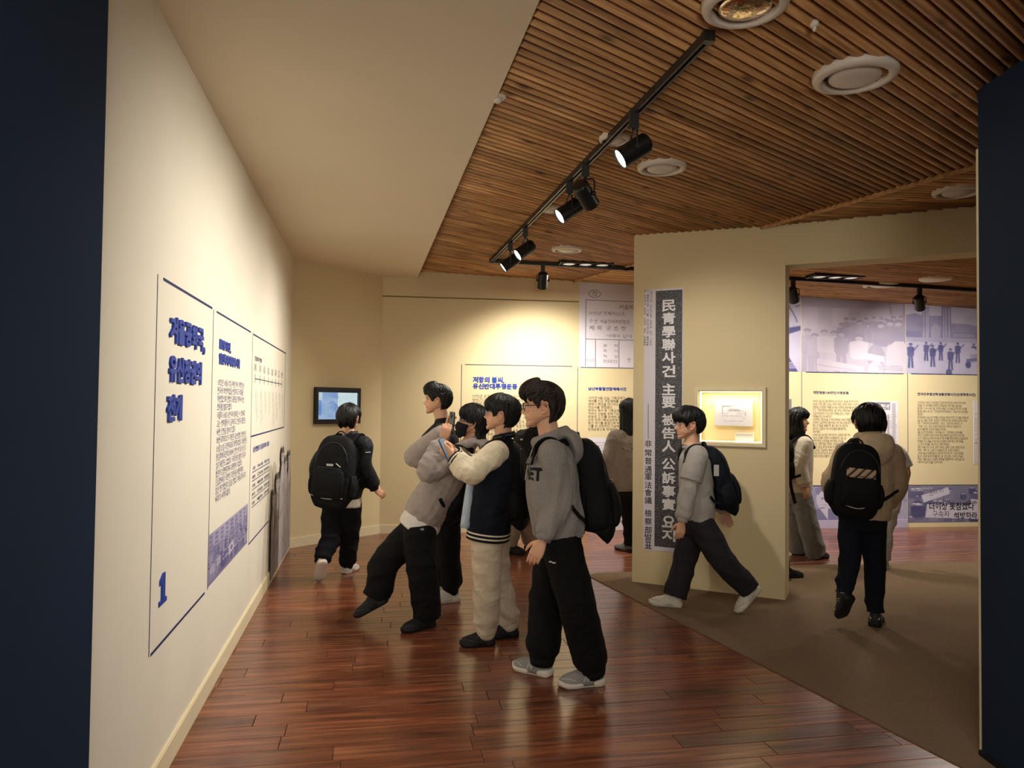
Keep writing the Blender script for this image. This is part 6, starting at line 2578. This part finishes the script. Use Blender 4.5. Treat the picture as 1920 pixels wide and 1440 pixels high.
M_TAUPS = cloth('taupe_fleece', srgb(128, 116, 104), .95)
M_WJKT = cloth('off_white_fleece', srgb(206, 194, 176), .9)
M_SW = mat('white_leather', srgb(206, 200, 190), .5, .4, noise=.05, bump=.05)
M_SOLEW = mat('white_rubber', srgb(206, 198, 184), .6, .3, noise=.04)
M_SOLEB = mat('black_rubber', srgb(22, 22, 23), .6, .3)
M_SHBLK = mat('black_mesh_shoe', srgb(27, 27, 29), .7, .3, bump=.2, bscale=300)
M_SHGRY = mat('grey_suede', srgb(138, 136, 134), .85, .25, noise=.08, bump=.2, bscale=300)
M_SILV = mat('silver_panel', srgb(176, 172, 164), .4, .5)
M_LACEW = mat('pale_laces', srgb(214, 208, 190), .8, .2)
M_LACEB = mat('black_laces', srgb(60, 60, 62), .8, .2)
M_PANELB = mat('glossy_black_panel', srgb(46, 46, 49), .35, .5)
M_PANELG = mat('pale_grey_panel', srgb(190, 188, 184), .5, .3)
WH_SHOE = (M_SW, M_SOLEW, M_LACEW, M_SILV)
BK_SHOE = (M_SHBLK, M_SOLEB, M_LACEB, M_PANELB)
M_WMARK = mat('white_mark', srgb(216, 214, 210), .6, .3)
M_BMARK = mat('black_mark', srgb(26, 24, 26), .8, .2)
CAMR = np.array(_r)
UPV = np.array([0, 0, 1.])
# ------------------------------------------------------------------ 1. grey hoodie, nearest
A = Person('tall boy in a grey hoodie, glasses and black trousers standing nearest to the camera', 4.04, 176, dict(
    head=(1015, 764), neck=(1032, 826), chest=(1044, 892), pelvis=(1048, 992),
    elL=(1054, 938, .0), wrL=(1018, 1012, -.04), elR=(1034, 930, .03), wrR=(1032, 1000, .0),
    knL=(1080, 1128, -.06), knR=(1026, 1122, .05),
    footL=((1130, 1282), (1048, 1288)), footR=((1032, 1268), (964, 1252))),
    look=184, pitch=-2, hs=1.02, leglen=.92, scale=1.0, hair='swept', hairm=M_HAIRB, hairx=dict(thick=.022, lift=.022, back=-.07), glasses=M_FRAME, top=M_GREY, topname='hoodie', hood=.12, w=.20, d=.142, fshift=.02,
    sleeve=(.082, .078, .064, .042), wr=.007, legs=(.112, .105, .098), gather=.86, pants=M_BLK, seed=3, hem=.10,
    shoe=(M_SHGRY, M_SOLEW, M_LACEW, M_PANELG), foot=.285, handL=dict(dorsal=(-.2, -1, .1)))
A.decal('lettering', text_geo('NET', .05), np.array(at(1003, 887, 3.95)), (.80, -.60, 0), UPV, .070, M_BMARK)
A.decal('trouser_mark', text_geo('~', .03), np.array(at(1036, 1056, 3.86)), CAMR, UPV, .012, M_WMARK, A.pbvh)
for sd in 'LR':
    h_, t_ = A.foot[sd]
    x_ = unit(t_ - h_)
    m_ = lerp(h_, t_, .43)
    v, f = text_geo('N', .05)
    v = np.asarray(v)
    v = (v - (v.min(0) + v.max(0)) / 2) / (v[:, 1].max() - v[:, 1].min()) * .034
    y_ = np.array([0, 0, 1.])
    n_ = np.cross(-x_, y_)
    o_ = m_ + n_ * .0500 + y_ * .052
    put(obj('shoe_letter', [o_ - x_ * (p[0] + .3 * p[1]) + y_ * p[1] - n_ * p[1] * .14 for p in v], f, M_WMARK), A.root)
# drawstrings
for q in (.03, .055):
    p0 = A.N + A.F * .085 - UPV * .02 - A.S * (-q)
    v, f = tube([p0, p0 + A.F * .03 - UPV * .09, p0 + A.F * .045 - UPV * .19], [.0035] * 3, 6, (1, 0, 0), 4)
    put(obj('drawstring', v, f, M_LGREY, smooth=True), A.root)
backpack('large black backpack on the boy in the grey hoodie', A, M_BAG, .155, .50, .095, cpx=(1112, 912, 4.08), up=(-.14, 0, 1))

# ------------------------------------------------------------------ 2. varsity jacket
B = Person('boy in a navy and cream varsity jacket and oatmeal trousers holding up a blue phone', 4.66, 168, dict(
    head=(939, 779), neck=(945, 822), chest=(930, 890), pelvis=(918, 985),
    elL=(884, 886, -.08), wrL=(850, 857, -.04), elR=(880, 880, .05), wrR=(852, 846, -.02),
    knL=(913, 1090, -.03), knR=(933, 1085, .04),
    footL=((926, 1208), (863, 1212)), footR=((970, 1192), (912, 1196))),
    look=174, pitch=7, hs=.96, scale=.93, hair='fringe', hairx=dict(front=.034, thick=.024, back=-.066), glasses=M_CLEAR, top=M_NAVYF, topname='varsity_jacket', sleeve_m=M_CREAMF, cuff_m=M_NAVYF,
    cuff_bands=(.012, .030, .046), band_m=M_CREAMF, collar='rib', w=.20, d=.135, hem=.17, sleeve=(.088, .088, .076, .046), legs=(.108, .098, .090), pants=M_CPANT, seed=5, gather=.85,
    hem_band=((-.005, .062, M_NAVYF, 1.0), (-.018, .009, M_CREAMF, 1.012), (.006, .009, M_CREAMF, 1.012)), shoe=BK_SHOE, foot=.28,
    handL=dict(pose='grip', dir=(-.75, .1, .62), dorsal=(-.4, -.9, .0), thumb=(-.3, .2, 1)), handR=dict(pose='grip', dir=(-.8, -.1, .5), dorsal=(-.2, .9, .2), thumb=(-.2, -.2, 1)))
v, f = tube([np.array(at(884, 905, 4.62)), np.array(at(879, 945, 4.60)), np.array(at(873, 988, 4.60))], [(.030, .05), (.034, .06), (.034, .06)], 14, (1, 0, 0), 4)
put(obj('shirt_front', v, f, cloth('pale_blue_cotton', srgb(176, 190, 206)), smooth=True), B.root)
backpack('black backpack on the boy in the varsity jacket', B, M_BAG, .15, .50, .075, cpx=(968, 906, 4.72), up=(-.06, 0, 1))
ph = thing('smartphone', 'blue phone held up by the boy in the varsity jacket', 'phone', tuple(at(829, 831, 4.42)))


def phone(root, px, py, Y, fwd, upv, col, cams):
    c = np.array(at(px, py, Y))
    U = unit(upv)
    n_ = unit(np.asarray(fwd) - U * np.dot(fwd, U))
    r_ = np.cross(U, n_)
    Mx = Matrix(((r_[0], U[0], n_[0], c[0]), (r_[1], U[1], n_[1], c[1]), (r_[2], U[2], n_[2], c[2]), (0, 0, 0, 1)))
    pts = []
    for (sx, sy) in ((1, 1), (-1, 1), (-1, -1), (1, -1)):
        for t in np.linspace(0, math.pi / 2, 5):
            a0_ = {(1, 1): 0, (-1, 1): math.pi / 2, (-1, -1): math.pi, (1, -1): 1.5 * math.pi}[(sx, sy)]
            pts.append((sx * .027 + .009 * math.cos(a0_ + t), sy * .066 + .009 * math.sin(a0_ + t)))
    n = len(pts)
    v = [Mx @ Vector((x, y, z)) for z in (-.004, .004) for x, y in pts]
    f = [tuple(range(n))[::-1], tuple(range(n, 2 * n))] + [(i, (i + 1) % n, (i + 1) % n + n, i + n) for i in range(n)]
    put(obj('casing', v, f, col), root)
    v = [Mx @ Vector((x * .94, y * .96, z)) for z in (-.0049, -.0042) for x, y in pts]
    put(obj('display', v, f, M_PHSCR), root)
    b_ = MB()
    b_.box(-.028, .002, .030, .068, .004, .0062, Mx)
    b_.build('camera_plate', col, root)
    for x, y in cams:
        v, f = lathe([(.0072, 0), (.0072, .0035), (.0055, .004), (.0005, .0032)], 16, Mx @ Matrix.Translation((x, y, .006)), False)
        put(obj('camera_lens', v, f, M_CAMR, smooth=True), root)


M_PHSCR = mat('phone_display', srgb(90, 110, 130), .15, .5, emit=.3)
M_CAMR = mat('camera_glass', srgb(40, 40, 46), .1, .6)
phone(ph, 835, 843, 4.48, (-.9, .1, .45), (-.42, -.1, .9), mat('blue_phone', srgb(58, 78, 104), .35, .5), ((-.013, .057), (-.013, .041)))

# ------------------------------------------------------------------ 3. masked, leaning back
C = Person('masked teenager with glasses in a grey windbreaker leaning back to photograph the wall', 5.13, 172, dict(
    head=(887, 795), neck=(876, 838), chest=(843, 886), pelvis=(792, 972),
    elL=(803, 884, -.10), wrL=(829, 826, -.06), elR=(777, 856, .10), shR=(856, 866), wrR=(838, 806, -.10),
    knL=(791, 1060, -.03), knR=(722, 1056, -.02),
    footL=((812, 1172), (782, 1180)), footR=((728, 1128, 5.16), (668, 1160, 5.16))),
    look=176, pitch=16, hs=1.0, scale=.96, hair='fringe', hairx=dict(long=.20, strands=46, range=(125, 180), drift=(0, -.55), back=-.07), glasses=M_CLEAR, mask=mat('black_face_mask', srgb(24, 25, 29), .85, .2),
    top=M_TAUPE, topname='windbreaker', hood=.10, w=.20, d=.14, sleeve=(.080, .084, .070, .040), wr=.005, wf=40, hem=.0, under=(.085, M_WTEE), under_f=-.01,
    legs=(.120, .114, .104), pants=M_BLK, gather=1.0, leglen=1.02, seed=8, shoe=BK_SHOE, foot=.275,
    handL=dict(pose='hold', dir=(.35, -.05, .95), dorsal=(.4, -1, -.1), thumb=(.6, .5, .4)), handR=dict(pose='hold', dir=(.2, -.1, .97), dorsal=(-.9, .3, .1), thumb=(.2, -.9, .3)))
V, Q = rmesh(*loft([C.N - C.F * .08 + UPV * .03, C.N - C.F * .13 + UPV * .0, C.N - C.F * .15 - UPV * .07, C.N - C.F * .12 - UPV * .13], [(.06, .02), (.10, .03), (.09, .03), (.03, .015)], C.S, 18), .008, 2)
qobj('cream_hood_lining', wrinkle(V, Q, .006, 30, 3), Q, M_CREAMF, C.root)
backpack('black backpack behind the leaning teenager in the grey windbreaker', C, M_BAG, .14, .42, .075, cpx=(868, 922, 5.2))
C.decal('trouser_mark', text_geo('NS', .04), np.array(at(792, 992, 4.95)), CAMR, UPV, .013, M_WMARK, C.pbvh)
v, f = tube([C.P + C.F * .12 + UPV * .02, C.P + C.F * .15 - UPV * .05, C.P + C.F * .10 - UPV * .08], [.003] * 3, 6, (1, 0, 0), 4)
put(obj('drawcord', v, f, M_ZIP, smooth=True), C.root)
ph2 = thing('smartphone', 'dark phone held against the glasses of the masked teenager', 'phone', tuple(at(848, 776, 4.98)))
phone(ph2, 847, 793, 4.97, (-.80, -.45, .2), (.05, 0, 1), mat('graphite_phone', srgb(46, 46, 50), .3, .5), ((-.013, .057), (-.013, .041), (-.001, .049)))

# ------------------------------------------------------------------ 4. tall boy in black, looking at the ivory wall
D = Person('tall boy with wavy hair in a black jacket looking towards the blue lettering', 5.72, 178, dict(
    head=(819, 752), neck=(833, 796), chest=(824, 842), pelvis=(842, 955),
    elL=(838, 905, -.02), wrL=(832, 955, .0), elR=(830, 900), wrR=(822, 950),
    knL=(842, 1040, -.02), knR=(832, 1040, .02),
    footL=((860, 1126), (816, 1131)), footR=((850, 1118), (806, 1122))),
    look=181, pitch=1, hs=.95, scale=1.0, hair='curly', hairx=dict(thick=.022, back=-.058, side=.010), top=M_BLKJ, topname='jacket', collar='high', w=.21, d=.16, legs=(.10, .092, .085), pants=M_BLK, gather=.72, leglen=.95, seed=12, shoe=WH_SHOE, foot=.275)
D.decal('collar_mark', text_geo('ll', .06), D.N + D.F * .07 + UPV * .03, np.cross(UPV, D.F - np.array([0, 1, 0])), UPV, .03, M_WMARK)

# ------------------------------------------------------------------ 5. back view by the monitor
E_ = Person('boy in a black tracksuit seen from behind, walking towards the wall monitor', 6.47, 78, dict(
    head=(654, 786), neck=(655, 818), chest=(648, 856), pelvis=(642, 935),
    elL=(598, 868, .02), wrL=(592, 900, .12), elR=(683, 872, -.02), wrR=(702, 917, .05),
    knL=(620, 1010, .04), knR=(655, 1008, .02),
    footL=((606, 1056, 6.25), (598, 1092, 6.36)), footR=((646, 1076), (668, 1066))),
    look=80, pitch=0, hs=1.0, scale=.90, hair='bowl', hairx=dict(thick=.022, side=.012, back=-.075), face=False, top=M_BLKJ, topname='jacket', collar='high', w=.20, d=.135, sleeve=(.088, .085, .074, .046), hem=-.02, under=(.07, M_WJKT), legs=(.112, .102, .092), pants=cloth('black_navy_jersey', srgb(14, 16, 22), sheen=0), gather=.78, leglen=.95, seed=15, shoe=WH_SHOE, foot=.28,
    handR=dict(dir=(.75, .35, -.55), dorsal=(.4, -.8, .4), thumb=(.2, .3, .9)))
E_.decal('sleeve_mark', text_geo('—', .05), np.array(at(687, 849, 6.3)), CAMR, UPV, .006, M_WMARK, off=.008)


def bag5(root, P, R, U, O, bvh, w, h, d, handle):
    v, f = text_geo('ICE', .05)
    v = np.asarray(v)
    v = (v - (v.min(0) + v.max(0)) / 2) / (v[:, 1].max() - v[:, 1].min()) * .022
    put(obj('handle_lettering', [P(.028, h * .535, -.5 * d + .016) - R * p[1] * .9 + U * p[0] * .9 for p in v], f, M_WMARK), root)
    put(obj('pocket_mark', [P(.0, h * .09, d * 1.02) + R * x + U * z + O * .004 for x, z in ((-.03, -.012), (.03, -.008), (.03, .010), (-.03, .006))], [(0, 1, 2, 3)], M_PANELG), root)
    v, f = tube([P(.05, h * .12, d * .96), P(.09, h * .07, d * .9), P(.13, h * .05, d * .5)], [.004] * 3, 6, tuple(U), 3)
    put(obj('zip_pull', v, f, M_WMARK, smooth=True), root)
    v, f = tube([P(-w * .8, -h * .40, d * .98), P(0, -h * .43, d * 1.12), P(w * .8, -h * .40, d * .98)], [.003] * 3, 6, tuple(U), 4)
    put(obj('reflective_piping', v, f, M_PANELG, smooth=True), root)


backpack('black backpack with white lettered handle loop on the boy by the monitor', E_, M_BAG, .175, .54, .10, extra=bag5, drop=.03)

# ------------------------------------------------------------------ 6. someone in black behind the hoodie
G0 = Person('person in a black jacket and grey trousers mostly hidden behind the two boys with glasses', 7.45, 50, dict(
    head=(1006, 778), neck=(1004, 806), chest=(990, 842), pelvis=(985, 920),
    elL=(962, 868, .0), wrL=(968, 905, .05), elR=(1018, 866), wrR=(1022, 905),
    knL=(966, 975, .02), knR=(985, 975, .0),
    footL=((948, 1037), (984, 1041)), footR=((985, 1030), (1012, 1033))),
    look=60, hs=.98, scale=.92, hair='bowl', face=False, top=M_BLKJ, topname='jacket', collar='high', w=.20, d=.135, legs=(.10, .092, .088), pants=cloth('sage_grey_twill', srgb(150, 142, 126)), seed=18, shoe=BK_SHOE, high=1.2)
G0.decal('zip_mark', text_geo('I', .02), np.array(at(978, 838, 7.2)), CAMR, UPV, .14, M_WMARK)

# ------------------------------------------------------------------ 7. long-haired girl cut by the partition
L1 = Person('long-haired girl in a taupe sweatshirt seen from behind at the partition edge', 7.6, 108, dict(
    head=(1180, 772), neck=(1181, 806), chest=(1181, 845), pelvis=(1184, 918),
    elL=(1142, 862, -.0), wrL=(1150, 905, .06), elR=(1222, 862), wrR=(1220, 905),
    knL=(1180, 978, .02), knR=(1196, 978, .0),
    footL=((1187, 1036), (1163, 1031)), footR=((1208, 1034), (1200, 1024))),
    look=118, hs=1.0, scale=.93, hair='long', hairx=dict(long=.27), face=False, top=M_TAUPS, w=.215, d=.14, sleeve=(.092, .095, .082, .05), hem=.02, legs=(.095, .08, .07), pants=M_BLK, seed=21, shoe=(mat('grey_shoe', srgb(96, 96, 92), .7, .3), M_SOLEB, M_LACEB), foot=.26)
L1.decal('back_print', text_geo('—', .02), np.array(at(1180, 842, 7.4)), CAMR, UPV, .012, M_BMARK)

# ------------------------------------------------------------------ 8. striding boy
G = Person('boy in a pale tee over long sleeves striding past the cream partition', 5.55, 180, dict(
    head=(1291, 797), neck=(1297, 836), chest=(1304, 880), pelvis=(1308, 972),
    elL=(1289, 922, -.03), wrL=(1279, 978, -.06), elR=(1336, 920, .0), wrR=(1356, 958, .05),
    knL=(1357, 1054, -.05), knR=(1284, 1052, .04),
    footL=((1426, 1112, 5.50), (1384, 1158, 5.50)), footR=((1278, 1138), (1218, 1133))),
    look=182, pitch=-2, hs=1.0, scale=.93, hair='fringe', hairx=dict(front=.028, thick=.025, back=-.06, side=.008), glasses=M_CLEAR, top=M_LGREY, topname='long_sleeve_shirt', w=.185, d=.125, sleeve=(.075, .072, .062, .042), hem=.02, legs=(.112, .100, .100), pants=M_DKPANT, gather=1.0, leglen=1.0, seed=25, shoe=WH_SHOE, foot=.265, ground=.007)
# the short sleeves of the tee over the shirt
for sd, sg in (('L', 1), ('R', -1)):
    e_ = lerp(G.sh[sd], G.el[sd], .70)
    V, Q = rmesh(*tube([G.sh[sd] - G.S * sg * .03 + UPV * .005, G.sh[sd], lerp(G.sh[sd], e_, .5), e_], [.078 * .93, .084 * .93, .088 * .93, .090 * .93], 18, tuple(G.F), 3), .008, 2)
    qobj('tee_sleeve', wrinkle(V, Q, .004, 28, 4), Q, M_LGREY, G.root)


def bag8(root, P, R, U, O, bvh, w, h, d, handle):
    put(obj('tag', [P(.06, h * .22, d * .9) + R * x + U * z + O * .012 for x, z in ((-.014, -.03), (.014, -.03), (.014, .03), (-.014, .03))], [(0, 1, 2, 3)], M_PANELG), root)


bp8 = backpack('navy backpack on the striding boy', G, M_NBAG, .15, .48, .085, extra=bag8, cpx=(1347, 897, 5.57), up=(-.26, 0, 1))
b_ = None
tagp = np.array(at(1343, 882, 5.37))
b = MB()
b.box(tagp[0] - .018, tagp[0] + .018, tagp[1] - .004, tagp[1], tagp[2] - .04, tagp[2] + .04)
b.build('label_tag', M_PANELG, bp8)

# ------------------------------------------------------------------ 9. beige windbreaker, back view
I = Person('boy in a hooded beige windbreaker seen from behind, walking through the opening', 5.22, 86, dict(
    head=(1629, 795), neck=(1630, 834), chest=(1626, 876), pelvis=(1617, 962),
    elL=(1560, 906, .0), wrL=(1580, 950, .16), elR=(1679, 906, .0), wrR=(1662, 948, .16),
    knL=(1593, 1052, .02), knR=(1639, 1058, .03),
    footL=((1597, 1122, 5.10), (1576, 1162, 5.2)), footR=((1640, 1176), (1645, 1160))),
    look=76, pitch=-3, hs=1.03, scale=.93, hair='bowl', hairx=dict(thick=.026, side=.0, back=-.065), face=False, top=M_BEIGE, topname='windbreaker', hood=.15, hoodz=.03, w=.20, d=.14, sleeve=(.092, .094, .080, .05), hem=.10, hemk=1.03, wr=.009, wf=30,
    legs=(.092, .082, .070), pants=M_NVPANT, gather=.98, seed=28, shoe=(mat('dark_trainer', srgb(44, 42, 44), .6, .3), M_SOLEB, M_LACEW, M_SW), foot=.285, ground=.007)
# chest emblem on the shoulder blade
em = Parts()
v_, f_ = [], []
for r0, r1 in ((.10, .28), (.40, .58), (.70, .88)):
    for i in range(9):
        t = math.pi / 2 * i / 8
        v_ += [(r0 * math.cos(t), r0 * math.sin(t), 0), (r1 * math.cos(t), r1 * math.sin(t), 0)]
    b0 = len(v_) - 18
    f_ += [(b0 + 2 * i, b0 + 2 * i + 1, b0 + 2 * i + 3, b0 + 2 * i + 2) for i in range(8)]
I.decal('emblem', (np.array(v_), f_), np.array(at(1651, 850, 5.05)), CAMR, UPV, .035, M_BMARK)
I.decal('hem_tag', text_geo('■', 0), np.array(at(1646, 977, 5.0)), CAMR, UPV, .022, M_PANELG, I.pbvh, off=.004)
M_PLAID = bpy.data.materials.new('plaid_fabric')
M_PLAID.use_nodes = True
nt = M_PLAID.node_tree
pb = nt.nodes['Principled BSDF']
a_ = nt.nodes.new('ShaderNodeVertexColor')
a_.layer_name = 'tone'
nt.links.new(a_.outputs[0], pb.inputs['Base Color'])
pb.inputs['Roughness'].default_value = .9


def bag9(root, P, R, U, O, bvh, w, h, d, handle):
    v_, f_, c_ = [], [], []
    nx, ny = 44, 9
    for j in range(ny + 1):
        for i in range(nx + 1):
            x = -w * .60 + w * 1.2 * i / nx
            z = h * .02 + .062 * j / ny
            hh = bvh.ray_cast(Vector(P(x, z, d * 3)), Vector(-O), 1)
            q = np.array(hh[0]) + O * .014 if hh[0] is not None else P(x, z, d * 1.1)
            v_.append(q)
    for j in range(ny):
        for i in range(nx):
            f_.append((j * (nx + 1) + i, j * (nx + 1) + i + 1, (j + 1) * (nx + 1) + i + 1, (j + 1) * (nx + 1) + i))
            u_ = (i * w * 1.2 / nx - j * .062 / ny * .9) % .052
            c_.append(srgb(34, 32, 34) if u_ < .014 else srgb(150, 118, 96) if u_ > .045 else srgb(188, 160, 132))
    o = obj('plaid_panel', v_, f_, M_PLAID, col=c_)
    md = o.modifiers.new('t', 'SOLIDIFY')
    md.thickness = .012
    put(o, root)
    v, f = tube([P(-w * .55, -h * .40, d * 1.12), P(0, -h * .43, d * 1.2), P(w * .62, -h * .36, d * 1.05)], [.003] * 3, 6, tuple(U), 4)
    put(obj('piping', v, f, M_PANELG, smooth=True), root)


backpack('black backpack with a plaid strip on the boy in the beige windbreaker', I, M_BAG, .155, .44, .085, extra=bag9, cpx=(1604, 897, 4.98))

# ------------------------------------------------------------------ 10. white tee beyond him
Jp = Person('person in a white tee and pale jeans standing beyond the boy in the beige windbreaker', 7.0, 82, dict(
    head=(1640, 800), neck=(1652, 836), chest=(1658, 868), pelvis=(1654, 945),
    elL=(1622, 885, .0), wrL=(1630, 920, .1), elR=(1701, 887, .0), wrR=(1686, 930, .12),
    knL=(1640, 1005, .02), knR=(1660, 1003, .02),
    footL=((1640, 1066), (1638, 1056)), footR=((1659, 1069), (1657, 1058))),
    look=92, hs=.98, scale=.90, hair='bowl', face=False, top=M_WTEE, topname='tee_shirt', long=False, w=.19, d=.13, sleeve=(.085, .085, .07, .05), hem=.12, legs=(.09, .08, .075), pants=M_LJEAN, seed=31, shoe=WH_SHOE, foot=.25)

# ------------------------------------------------------------------ 11. girl inside the opening
K = Person('long-haired girl in an off-white jacket and grey wide jeans standing inside the opening', 7.47, 12, dict(
    head=(1496, 789), neck=(1494, 820), chest=(1496, 850), pelvis=(1493, 922),
    elL=(1492, 870, .0), wrL=(1500, 905, .0), elR=(1499, 876, -.03), wrR=(1508, 912, -.05),
    knL=(1490, 980, .0), knR=(1514, 978, -.03),
    footL=((1486, 1038), (1512, 1040)), footR=((1520, 1047), (1553, 1046))),
    look=-28, pitch=0, hs=1.0, scale=.92, hair='long', hairx=dict(long=.22, strands=80, range=(66, 180)), top=M_WJKT, topname='jacket', w=.19, d=.13, sleeve=(.085, .085, .074, .05), hem=.0, legs=(.115, .112, .112), pants=M_JEAN, gather=1.0, leglen=1.08, seed=34, shoe=BK_SHOE, foot=.25, skin=.9)
bk = backpack('black backpack of the girl in the off-white jacket, partly behind the partition', K, M_BAG, .15, .42, .08, drop=-.02)
v, f = tube([np.array(at(1484, 872, 7.28)), np.array(at(1482, 905, 7.27)), np.array(at(1491, 944, 7.26))], [(.016, .004)] * 3, 8, (1, 0, 0), 4)
put(obj('hanging_strap', v, f, M_NBAG, smooth=True), bk)

# ------------------------------------------------------------------ 12. the one behind the partition, one shoe showing
Hp = Person('person in dark clothes behind the partition with one black shoe showing at the opening', 6.62, 8, dict(
    head=(1443, 782), neck=(1441, 820), chest=(1441, 858), pelvis=(1440, 945),
    elL=(1438, 885, .0), wrL=(1446, 930, .0), elR=(1440, 885), wrR=(1446, 930),
    knL=(1440, 1010, .0), knR=(1450, 1012, .0),
    footL=((1428, 1076), (1452, 1076)), footR=((1462, 1085), (1493, 1083))),
    look=5, hs=.98, scale=.92, hair='bowl', top=M_BLKJ, topname='jacket', w=.185, d=.125, legs=(.09, .08, .075), pants=M_BLK, seed=37, shoe=BK_SHOE, foot=.255)
bpy.data.scenes.remove(TMP)
